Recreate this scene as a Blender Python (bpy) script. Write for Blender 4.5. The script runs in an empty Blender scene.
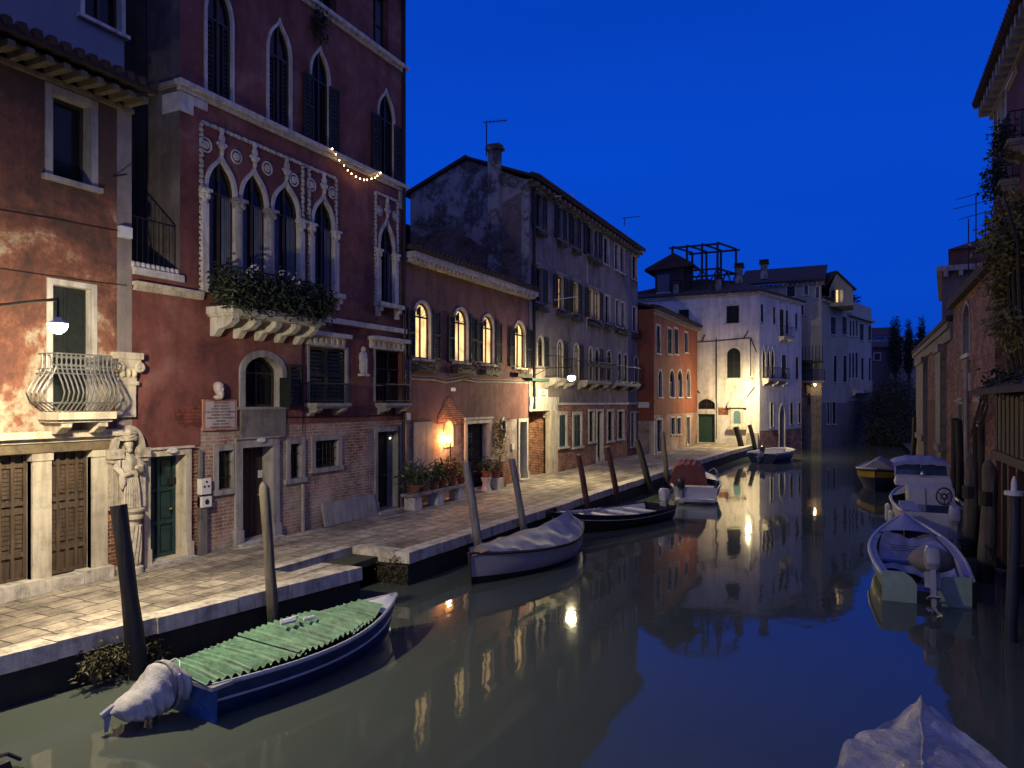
import bpy, bmesh, math, random
from mathutils import Vector, Matrix, noise as mnoise
rnd = random.Random(7)
S = bpy.context.scene
COL = S.collection
R = math.radians

# ------------------------------------------------------------------ camera, sky, dusk glow, exposure
FOC, CX, HY, CAMZ, YAW = 730.0, 512.0, 402.0, 4.02, R(25.6)
cam_d = bpy.data.cameras.new('camera'); cam = bpy.data.objects.new('camera', cam_d); COL.objects.link(cam)
cam.location = (0, 0, CAMZ); cam.rotation_euler = (R(90), 0, YAW)
cam_d.lens = 36 * FOC / 1024; cam_d.shift_y = 18 / 1024; cam_d.clip_start = .1; cam_d.clip_end = 3000
S.camera = cam
SUN_EL, SUN_AZ = R(24), R(140)
w = bpy.data.worlds.new('World'); S.world = w; w.use_nodes = True
nt = w.node_tree; nt.nodes.clear()
sky = nt.nodes.new('ShaderNodeTexSky'); sky.sky_type = 'NISHITA'; sky.sun_disc = False
sky.sun_elevation = R(3); sky.sun_rotation = SUN_AZ; sky.air_density = 1; sky.dust_density = .3; sky.ozone_density = 3
hsv = nt.nodes.new('ShaderNodeMix'); hsv.data_type = 'RGBA'; hsv.blend_type = 'MULTIPLY'; hsv.inputs[0].default_value = 1
hsv.inputs[7].default_value = (.02, .16, 1.0, 1)
bg = nt.nodes.new('ShaderNodeBackground'); bg.inputs[1].default_value = .15
wo = nt.nodes.new('ShaderNodeOutputWorld')
evn = nt.nodes.new('ShaderNodeMix'); evn.data_type = 'RGBA'; evn.inputs[0].default_value = .8
wtc = nt.nodes.new('ShaderNodeTexCoord'); wsp = nt.nodes.new('ShaderNodeSeparateXYZ'); nt.links.new(wtc.outputs['Generated'], wsp.inputs[0])
wrm = nt.nodes.new('ShaderNodeValToRGB'); we = wrm.color_ramp.elements
for k_, (q_, c_) in enumerate(((0.0, (.011, .35, 3.5)), (.13, (.010, .43, 4.1)), (.30, (.010, .48, 4.45)), (.55, (.011, .36, 3.6)), (.9, (.012, .22, 2.2)))):
    e_ = we[k_] if k_ < 2 else we.new(q_)
    e_.position = q_; e_.color = (*c_, 1)
wnz = nt.nodes.new('ShaderNodeTexNoise'); wnz.inputs['Scale'].default_value = 2.2; wnz.inputs['Detail'].default_value = 5
wmp = nt.nodes.new('ShaderNodeMapping'); wmp.inputs['Scale'].default_value = (1, 1, 6); nt.links.new(wtc.outputs['Generated'], wmp.inputs[0]); nt.links.new(wmp.outputs[0], wnz.inputs['Vector'])
wcr = nt.nodes.new('ShaderNodeValToRGB'); wcr.color_ramp.elements[0].position = .38; wcr.color_ramp.elements[0].color = (.97, .97, .97, 1); wcr.color_ramp.elements[1].position = .62; wcr.color_ramp.elements[1].color = (1.01, 1.01, 1.01, 1)
wml = nt.nodes.new('ShaderNodeMix'); wml.data_type = 'RGBA'; wml.blend_type = 'MULTIPLY'; wml.inputs[0].default_value = 1
nt.links.new(wnz.outputs['Fac'], wcr.inputs[0]); nt.links.new(wsp.outputs[2], wrm.inputs[0]); nt.links.new(wrm.outputs[0], wml.inputs[6]); nt.links.new(wcr.outputs[0], wml.inputs[7])
nt.links.new(sky.outputs[0], hsv.inputs[6]); nt.links.new(hsv.outputs[2], evn.inputs[6]); nt.links.new(wml.outputs[2], evn.inputs[7]); nt.links.new(evn.outputs[2], bg.inputs[0]); nt.links.new(bg.outputs[0], wo.inputs[0])
sd = bpy.data.lights.new('dusk_glow', 'SUN'); sd.energy = .40; sd.angle = R(150); sd.color = (1, .90, .88)
so = bpy.data.objects.new('dusk_glow', sd); COL.objects.link(so)
so.rotation_euler = Vector((-.62, .52, -.55)).to_track_quat('-Z', 'Y').to_euler()
S.view_settings.view_transform = 'Standard'; S.view_settings.look = 'None'; S.view_settings.exposure = 0; S.view_settings.gamma = 1
S.render.engine = 'CYCLES'
S.cycles.use_denoising = True
S.cycles.max_bounces = 6; S.cycles.diffuse_bounces = 3; S.cycles.glossy_bounces = 4; S.cycles.transparent_max_bounces = 6
S.cycles.caustics_reflective = False; S.cycles.caustics_refractive = False; S.cycles.sample_clamp_indirect = 3
# ------------------------------------------------------------------ measuring helpers
cs, sn = math.cos(YAW), math.sin(YAW)
def ray(px, py):
    k = (px - CX) / FOC
    return Vector((-sn + cs * k, cs + sn * k, (HY - py) / FOC))
def at_z(px, py, z=0.0):
    d = ray(px, py); t = (z - CAMZ) / d.z
    return Vector((d.x * t, d.y * t, z))
def at_t(px, py, t):
    d = ray(px, py); return Vector((d.x * t, d.y * t, CAMZ + d.z * t))
class Face:
    """a vertical wall plane: u runs along it, z is up, d is the distance out of it"""
    def __init__(s, o, t):
        s.o = Vector((o[0], o[1], 0)); s.t = Vector((t[0], t[1], 0)).normalized(); s.n = s.t.cross(Vector((0, 0, 1))); s.holes = []
    def P(s, u, z, d=0.0):
        return s.o + s.t * u + s.n * d + Vector((0, 0, z))
    def pix(s, px, py, d=0.0):
        r = ray(px, py); o = s.o + s.n * d
        t = o.dot(s.n) / r.dot(s.n); p = r * t
        return (p - o).dot(s.t), CAMZ + p.z
    def rect(s, xl, yt, yb, xr, d=0.0):
        u0, z1 = s.pix(xl, yt, d); _, z0 = s.pix(xl, yb, d); u1, _ = s.pix(xr, yt, d)
        return u0, u1, z0, z1
# ------------------------------------------------------------------ mesh builder
ORG = {}
class MB:
    def __init__(s): s.v = []; s.f = []
    def poly(s, pts):
        i = len(s.v); s.v += [Vector(p) for p in pts]; s.f.append(tuple(range(i, i + len(pts))))
    def box8(s, p):
        i = len(s.v); s.v += [Vector(q) for q in p]
        for f in ((0, 1, 2, 3), (7, 6, 5, 4), (0, 4, 5, 1), (1, 5, 6, 2), (2, 6, 7, 3), (3, 7, 4, 0)): s.f.append(tuple(i + k for k in f))
    def box(s, F, u0, u1, z0, z1, d0, d1):
        s.box8([F.P(u0, z0, d1), F.P(u1, z0, d1), F.P(u1, z1, d1), F.P(u0, z1, d1), F.P(u0, z0, d0), F.P(u1, z0, d0), F.P(u1, z1, d0), F.P(u0, z1, d0)])
    def wbox(s, x0, x1, y0, y1, z0, z1):
        s.box8([(x0, y0, z0), (x1, y0, z0), (x1, y1, z0), (x0, y1, z0), (x0, y0, z1), (x1, y0, z1), (x1, y1, z1), (x0, y1, z1)])
    def bar(s, a, b, wd, ht=None):
        a = Vector(a); b = Vector(b); ht = ht or wd; d = (b - a).normalized()
        up = Vector((0, 0, 1)) if abs(d.z) < .95 else Vector((0, 1, 0))
        x = d.cross(up).normalized() * wd / 2; y = x.cross(d).normalized() * ht / 2
        s.box8([a - x - y, a + x - y, a + x + y, a - x + y, b - x - y, b + x - y, b + x + y, b - x + y])
    def prism(s, F, pts, d0, d1):
        n = len(pts); i = len(s.v)
        s.v += [F.P(u, z, d1) for u, z in pts] + [F.P(u, z, d0) for u, z in pts]
        s.f.append(tuple(range(i, i + n))); s.f.append(tuple(range(i + 2 * n - 1, i + n - 1, -1)))
        for k in range(n): q = (k + 1) % n; s.f.append((i + k, i + n + k, i + n + q, i + q))
    def tube(s, pts, r, n=8, caps=True, flat=1.0):
        pts = [Vector(p) for p in pts]; m = len(pts); rs = r if isinstance(r, (list, tuple)) else [r] * m
        i = len(s.v); px = None
        for k, p in enumerate(pts):
            d = (pts[min(k + 1, m - 1)] - pts[max(k - 1, 0)]).normalized()
            if px is None:
                up = Vector((0, 0, 1)) if abs(d.z) < .9 else Vector((1, 0, 0)); px = d.cross(up).normalized()
            else:
                px = (px - d * px.dot(d)).normalized()
            y = px.cross(d)
            for q in range(n):
                a = 2 * math.pi * q / n; s.v.append(p + (px * math.cos(a) + y * math.sin(a) * flat) * rs[k])
        for k in range(m - 1):
            for q in range(n):
                b = (q + 1) % n; s.f.append((i + k * n + q, i + k * n + b, i + (k + 1) * n + b, i + (k + 1) * n + q))
        if caps:
            s.f.append(tuple(i + q for q in range(n - 1, -1, -1))); s.f.append(tuple(i + (m - 1) * n + q for q in range(n)))
    def lathe(s, c, prof, n=14, sx=1.0, sy=1.0, a0=0.0, a1=2 * math.pi):
        c = Vector(c); i = len(s.v); m = len(prof); full = abs(a1 - a0 - 2 * math.pi) < 1e-3; cnt = n if full else n + 1
        for r, z in prof:
            for q in range(cnt):
                a = a0 + (a1 - a0) * q / n; s.v.append(c + Vector((math.cos(a) * r * sx, math.sin(a) * r * sy, z)))
        for k in range(m - 1):
            for q in range(n):
                b = (q + 1) % cnt; s.f.append((i + k * cnt + q, i + k * cnt + b, i + (k + 1) * cnt + b, i + (k + 1) * cnt + q))
        s.f.append(tuple(i + q for q in range(cnt - 1, -1, -1))); s.f.append(tuple(i + (m - 1) * cnt + q for q in range(cnt)))
    def ball(s, c, rx, ry=None, rz=None, n=10, m=7):
        ry = ry or rx; rz = rz or rx; c = Vector(c); i = len(s.v)
        for k in range(m + 1):
            t = math.pi * k / m
            for q in range(n):
                a = 2 * math.pi * q / n
                s.v.append(c + Vector((rx * math.sin(t) * math.cos(a), ry * math.sin(t) * math.sin(a), -rz * math.cos(t))))
        for k in range(m):
            for q in range(n):
                b = (q + 1) % n; s.f.append((i + k * n + q, i + k * n + b, i + (k + 1) * n + b, i + (k + 1) * n + q))
    def ring(s, F, u, z, d, r, t, n=16, m=6):
        pts = [F.P(u + r * math.cos(2 * math.pi * k / n), z + r * math.sin(2 * math.pi * k / n), d) for k in range(n + 1)]
        s.tube(pts, t, m, False)
    def grid(s, rows):
        i = len(s.v); m = len(rows[0])
        for r in rows: s.v += [Vector(p) for p in r]
        for a in range(len(rows) - 1):
            for b in range(m - 1): s.f.append((i + a * m + b, i + a * m + b + 1, i + (a + 1) * m + b + 1, i + (a + 1) * m + b))
    def leaves(s, blobs, n, size, rg, droop=0.0, asp=.45):
        """leaf-sized faces spread through a set of ellipsoids (cx,cy,cz,rx,ry,rz)"""
        wts = [b[3] * b[4] * b[5] for b in blobs]
        for _ in range(n):
            b = rg.choices(blobs, wts)[0]
            while True:
                q = Vector((rg.uniform(-1, 1), rg.uniform(-1, 1), rg.uniform(-1, 1)))
                l = q.length
                if .0 < l < 1 and rg.random() < .25 + l * .75: break
            p = Vector((b[0] + q.x * b[3], b[1] + q.y * b[4], b[2] + q.z * b[5]))
            p += Vector((rg.gauss(0, 1), rg.gauss(0, 1), rg.gauss(0, 1))) * size * .6
            ax = Vector((rg.gauss(0, 1), rg.gauss(0, 1), rg.gauss(0, .6) - droop)).normalized()
            sd_ = ax.cross(Vector((rg.gauss(0, 1), rg.gauss(0, 1), rg.gauss(0, 1)))).normalized()
            L = size * rg.uniform(.6, 1.3); W = L * asp; nn = ax.cross(sd_) * L * .12
            s.poly([p, p + ax * L * .45 + sd_ * W * .5 + nn, p + ax * L, p + ax * L * .45 - sd_ * W * .5 + nn])
    def build(s, name, mat, parent=None, smooth=False, local=False, loc=None, recalc=True):
        me = bpy.data.meshes.new(name)
        if parent is not None: off = Vector((0, 0, 0)) if local else ORG.get(parent.name, Vector((0, 0, 0)))
        else: off = Vector(loc) if loc is not None else Vector((0, 0, 0))
        me.from_pydata([tuple(p - off) for p in s.v], [], s.f)
        if recalc:
            bm = bmesh.new(); bm.from_mesh(me)
            bmesh.ops.recalc_face_normals(bm, faces=bm.faces); bm.to_mesh(me); bm.free()
        if smooth:
            me.polygons.foreach_set('use_smooth', [True] * len(me.polygons))
            try: me.set_sharp_from_angle(angle=R(40))
            except Exception: pass
        me.materials.append(mat); me.update()
        o = bpy.data.objects.new(name, me); COL.objects.link(o)
        if parent is not None:
            o.parent = parent; ORG[o.name] = ORG.get(parent.name, Vector((0, 0, 0)))
        else:
            o.location = off; ORG[o.name] = off
        return o
    def base(s):
        xs = [p.x for p in s.v]; ys = [p.y for p in s.v]
        return Vector(((min(xs) + max(xs)) / 2, (min(ys) + max(ys)) / 2, min(p.z for p in s.v)))
    def solo(s, name, mat, label, cat, group=None, smooth=False, kind=None):
        o = s.build(name, mat, None, smooth, loc=s.base()); tag(o, label, cat, group, kind); return o
def tag(o, label=None, cat=None, group=None, kind=None):
    if label: o['label'] = label
    if cat: o['category'] = cat
    if group: o['group'] = group
    if kind: o['kind'] = kind
def thing(name, label, cat, loc, rz=0.0, group=None):
    o = bpy.data.objects.new(name, None); o.empty_display_size = .2; COL.objects.link(o)
    o.location = loc; o.rotation_euler = (0, 0, rz); ORG[o.name] = Vector(loc); tag(o, label, cat, group); return o
def struct(mb, name, mat, smooth=False):
    o = mb.build(name, mat, None, smooth); o['kind'] = 'structure'; return o
def copy_thing(o, loc, label=None, rz=None, scale=None):
    c = o.copy(); COL.objects.link(c); c.location = loc
    if label: c['label'] = label
    if rz is not None: c.rotation_euler = (0, 0, rz)
    if scale: c.scale = scale
    for ch in list(o.children):
        d = ch.copy(); COL.objects.link(d); d.parent = c
        for g in list(ch.children):
            e = g.copy(); COL.objects.link(e); e.parent = d
    return c
# ------------------------------------------------------------------ materials
class NT:
    def __init__(s, name):
        s.m = bpy.data.materials.new(name); s.m.use_nodes = True; s.t = s.m.node_tree; s.b = s.t.nodes['Principled BSDF']
        s.tc = s.t.nodes.new('ShaderNodeTexCoord')
    def n(s, ty, **kw):
        o = s.t.nodes.new('ShaderNode' + ty)
        for k, v in kw.items(): setattr(o, k, v)
        return o
    def l(s, a, b): s.t.links.new(a, b)
    def noise(s, scale, detail=6, rough=.6, vec=None, dist=0.0):
        o = s.n('TexNoise'); o.inputs['Scale'].default_value = scale; o.inputs['Detail'].default_value = detail
        o.inputs['Roughness'].default_value = rough; o.inputs['Distortion'].default_value = dist
        s.l(vec or s.tc.outputs['Object'], o.inputs['Vector']); return o.outputs['Fac']
    def map(s, sc, rot=(0, 0, 0), vec=None):
        o = s.n('Mapping'); o.inputs['Scale'].default_value = sc; o.inputs['Rotation'].default_value = rot
        s.l(vec or s.tc.outputs['Object'], o.inputs['Vector']); return o.outputs['Vector']
    def ramp(s, fac, stops):
        o = s.n('ValToRGB'); e = o.color_ramp.elements
        while len(e) < len(stops): e.new(.5)
        for i, (p, c) in enumerate(stops): e[i].position = p; e[i].color = (*c, 1) if len(c) == 3 else c
        s.l(fac, o.inputs[0]); return o.outputs[0]
    def mix(s, fac, a, b, bt='MIX'):
        o = s.n('Mix', data_type='RGBA', blend_type=bt)
        if hasattr(fac, 'links'): s.l(fac, o.inputs[0])
        else: o.inputs[0].default_value = fac
        for i, q in ((6, a), (7, b)):
            if hasattr(q, 'links'): s.l(q, o.inputs[i])
            else: o.inputs[i].default_value = (*q, 1)
        return o.outputs[2]
    def math(s, op, a, b=0.0):
        o = s.n('Math', operation=op)
        for i, q in ((0, a), (1, b)):
            if hasattr(q, 'links'): s.l(q, o.inputs[i])
            else: o.inputs[i].default_value = q
        return o.outputs[0]
    def bump(s, h, st=.3, dist=.02):
        o = s.n('Bump'); o.inputs['Strength'].default_value = st; o.inputs['Distance'].default_value = dist
        s.l(h, o.inputs['Height']); s.l(o.outputs[0], s.b.inputs['Normal'])
    def col(s, c):
        if hasattr(c, 'links'): s.l(c, s.b.inputs['Base Color'])
        else: s.b.inputs['Base Color'].default_value = (*c, 1)
    def wallvec(s):
        sp = s.n('SeparateXYZ'); s.l(s.tc.outputs['Object'], sp.inputs[0]); cb = s.n('CombineXYZ')
        s.l(s.math('ADD', sp.outputs[0], sp.outputs[1]), cb.inputs[0]); s.l(sp.outputs[2], cb.inputs[1]); return cb.outputs[0]
def scl(c, k): return tuple(x * k for x in c)
def plaster(name, cols, scale=1.0, streak=.35, bump=.35, rough=.9, stops=None, low=None):
    T = NT(name); T.b.inputs['Roughness'].default_value = rough
    a = T.noise(.55 * scale, 9, .68, dist=.6); b = T.noise(4 * scale, 6, .65)
    f = T.math('ADD', T.math('MULTIPLY', a, .78), T.math('MULTIPLY', b, .26))
    if low:  # more of the paler ramp colours towards the ground
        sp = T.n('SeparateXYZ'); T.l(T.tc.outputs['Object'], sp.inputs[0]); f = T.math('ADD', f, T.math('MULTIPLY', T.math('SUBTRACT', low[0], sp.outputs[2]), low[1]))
    k = len(cols); st = stops or [.36 + .34 * i / (k - 1) for i in range(k)]
    c = T.ramp(f, list(zip(st, cols)))
    sv = T.noise(1.0, 5, .6, T.map((3.2, 3.2, .22)))
    c = T.mix(streak, c, T.ramp(sv, [(.35, (.55, .52, .5)), (.6, (1.1, 1.08, 1.05))]), 'MULTIPLY')
    T.col(c); T.bump(T.math('ADD', T.noise(16, 8, .7), T.math('MULTIPLY', b, 1.5)), bump, .03); return T.m
def brick(name, c1, c2, mort, white=0.0, bw=.26, rh=.075):
    T = NT(name); T.b.inputs['Roughness'].default_value = .92; v = T.wallvec()
    nz = T.noise(2.2, 5, .6)
    vv = T.n('VectorMath', operation='ADD'); T.l(v, vv.inputs[0])
    cb = T.n('CombineXYZ'); T.l(T.math('MULTIPLY', T.math('SUBTRACT', T.noise(1.3, 3), .5), .05), cb.inputs[1]); T.l(cb.outputs[0], vv.inputs[1])
    o = T.n('TexBrick'); T.l(vv.outputs[0], o.inputs['Vector'])
    for k, q in (('Color1', c1), ('Color2', c2), ('Mortar', mort)): o.inputs[k].default_value = (*q, 1)
    o.inputs['Scale'].default_value = 1; o.inputs['Brick Width'].default_value = bw; o.inputs['Row Height'].default_value = rh
    o.inputs['Mortar Size'].default_value = .009; o.inputs['Mortar Smooth'].default_value = .4; o.inputs['Bias'].default_value = -.1
    c = T.mix(.7, o.outputs['Color'], T.ramp(T.noise(5, 6, .7), [(.32, (.28, .26, .25)), (.5, (.95, .93, .9)), (.66, (1.6, 1.5, 1.4))]), 'MULTIPLY')
    c = T.mix(.75, c, T.ramp(T.noise(1.1, 8, .72), [(.38, (.42, .40, .40)), (.6, (1.25, 1.2, 1.15))]), 'MULTIPLY')
    if white: c = T.mix(T.ramp(T.noise(.9, 8, .7), [(.5 - white * .3, (0, 0, 0)), (.72, (.85, .85, .85))]), c, mort)
    T.col(c)
    T.bump(T.math('ADD', T.math('MULTIPLY', o.outputs['Fac'], -1.0), T.math('MULTIPLY', T.noise(14, 8, .75), 1.6)), .9, .03); return T.m
def stone(name, c, var=.35, rough=.75, bump=.3, scale=1.0):
    T = NT(name); T.b.inputs['Roughness'].default_value = rough
    f = T.noise(3.5 * scale, 9, .7); g = T.noise(1.0, 5, .6, T.map((6, 6, .6)))
    cc = T.ramp(f, [(.3, scl(c, 1 - var)), (.5, c), (.7, scl(c, 1 + var * .4))])
    cc = T.mix(.6, cc, T.ramp(g, [(.36, (.45, .43, .4)), (.56, (1.05, 1.04, 1.02))]), 'MULTIPLY')
    T.col(cc); T.bump(T.noise(18 * scale, 9, .75), bump, .02); return T.m
def wood(name, c, grain=(12, 12, 1.2), rough=.75, var=.5, bump=.4, tide=False):
    T = NT(name); T.b.inputs['Roughness'].default_value = rough
    f = T.noise(1.6, 8, .65, T.map(grain), .5); g = T.noise(2.2, 5, .6)
    cc = T.ramp(f, [(.3, scl(c, 1 - var)), (.52, c), (.72, scl(c, 1 + var * .7))])
    cc = T.mix(.5, cc, T.ramp(g, [(.35, (.5, .48, .46)), (.65, (1.15, 1.1, 1.05))]), 'MULTIPLY')
    if tide:  # wet and weed-dark up to the high-water mark, bleached above
        sp = T.n('SeparateXYZ'); T.l(T.tc.outputs['Object'], sp.inputs[0]); hz = T.math('ADD', sp.outputs[2], T.math('MULTIPLY', T.math('SUBTRACT', T.noise(6, 5), .5), .9)); cc = T.mix(T.ramp(hz, [(.30, (0, 0, 0)), (.62, (1, 1, 1))]), (.018, .02, .010), cc)
    T.col(cc); T.bump(f, bump, .02); return T.m
def paint(name, c, rough=.45, var=.25, metal=0.0, bump=.08, scale=1.0):
    T = NT(name); T.b.inputs['Roughness'].default_value = rough; T.b.inputs['Metallic'].default_value = metal
    f = T.noise(4 * scale, 8, .7)
    T.col(T.ramp(f, [(.3, scl(c, 1 - var)), (.62, scl(c, 1 + var * .4))]))
    T.l(T.ramp(T.noise(9 * scale, 5), [(.3, (rough * .8,) * 3), (.7, (min(1, rough * 1.3),) * 3)]), T.b.inputs['Roughness'])
    T.bump(T.noise(30, 6, .7), bump, .01); return T.m
def emit(name, c, st):
    m = bpy.data.materials.new(name); m.use_nodes = True; t = m.node_tree; t.nodes.clear()
    e = t.nodes.new('ShaderNodeEmission'); e.inputs[0].default_value = (*c, 1); e.inputs[1].default_value = st
    o = t.nodes.new('ShaderNodeOutputMaterial'); t.links.new(e.outputs[0], o.inputs[0]); return m
def lit_room(name, c, st):
    """a lit curtain behind glass: brighter and dimmer folds"""
    T = NT(name); v = T.wallvec(); wv = T.n('TexWave', wave_type='BANDS', bands_direction='X')
    wv.inputs['Scale'].default_value = 3.2; wv.inputs['Distortion'].default_value = 1.5; wv.inputs['Detail'].default_value = 2
    T.l(v, wv.inputs['Vector'])
    cc = T.ramp(wv.outputs['Fac'], [(0, scl(c, .55)), (1, c)]); cc = T.mix(.85, cc, T.ramp(T.noise(1.5, 3), [(.36, (.40, .30, .22)), (.55, (1, 1, 1)), (.7, (1.35, 1.3, 1.3))]), 'MULTIPLY')
    T.b.inputs['Base Color'].default_value = (.3, .25, .15, 1); T.b.inputs['Roughness'].default_value = .6
    T.l(cc, T.b.inputs['Emission Color']); T.b.inputs['Emission Strength'].default_value = st; return T.m
def foliage(name, c, light=1.6):
    T = NT(name); T.b.inputs['Roughness'].default_value = .6
    T.col(T.ramp(T.noise(5, 4, .7), [(.3, scl(c, .45)), (.5, c), (.7, scl(c, light))])); return T.m
def glass(name, c=(.006, .007, .010), rough=.1):
    T = NT(name); T.b.inputs['Roughness'].default_value = rough; T.col(c); T.b.inputs['Specular IOR Level'].default_value = .22; T.bump(T.noise(2.5, 3), .05, .05); return T.m
def cloth(name, c, rough=.7, var=.25, bump=.25, spec=None):
    T = NT(name); T.b.inputs['Roughness'].default_value = rough
    T.col(T.ramp(T.noise(3.5, 8, .65), [(.3, scl(c, 1 - var)), (.65, scl(c, 1 + var * .3))]))
    T.bump(T.math('ADD', T.noise(6, 6, .6), T.math('MULTIPLY', T.noise(60, 3), .25)), bump, .05); return T.m

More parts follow.
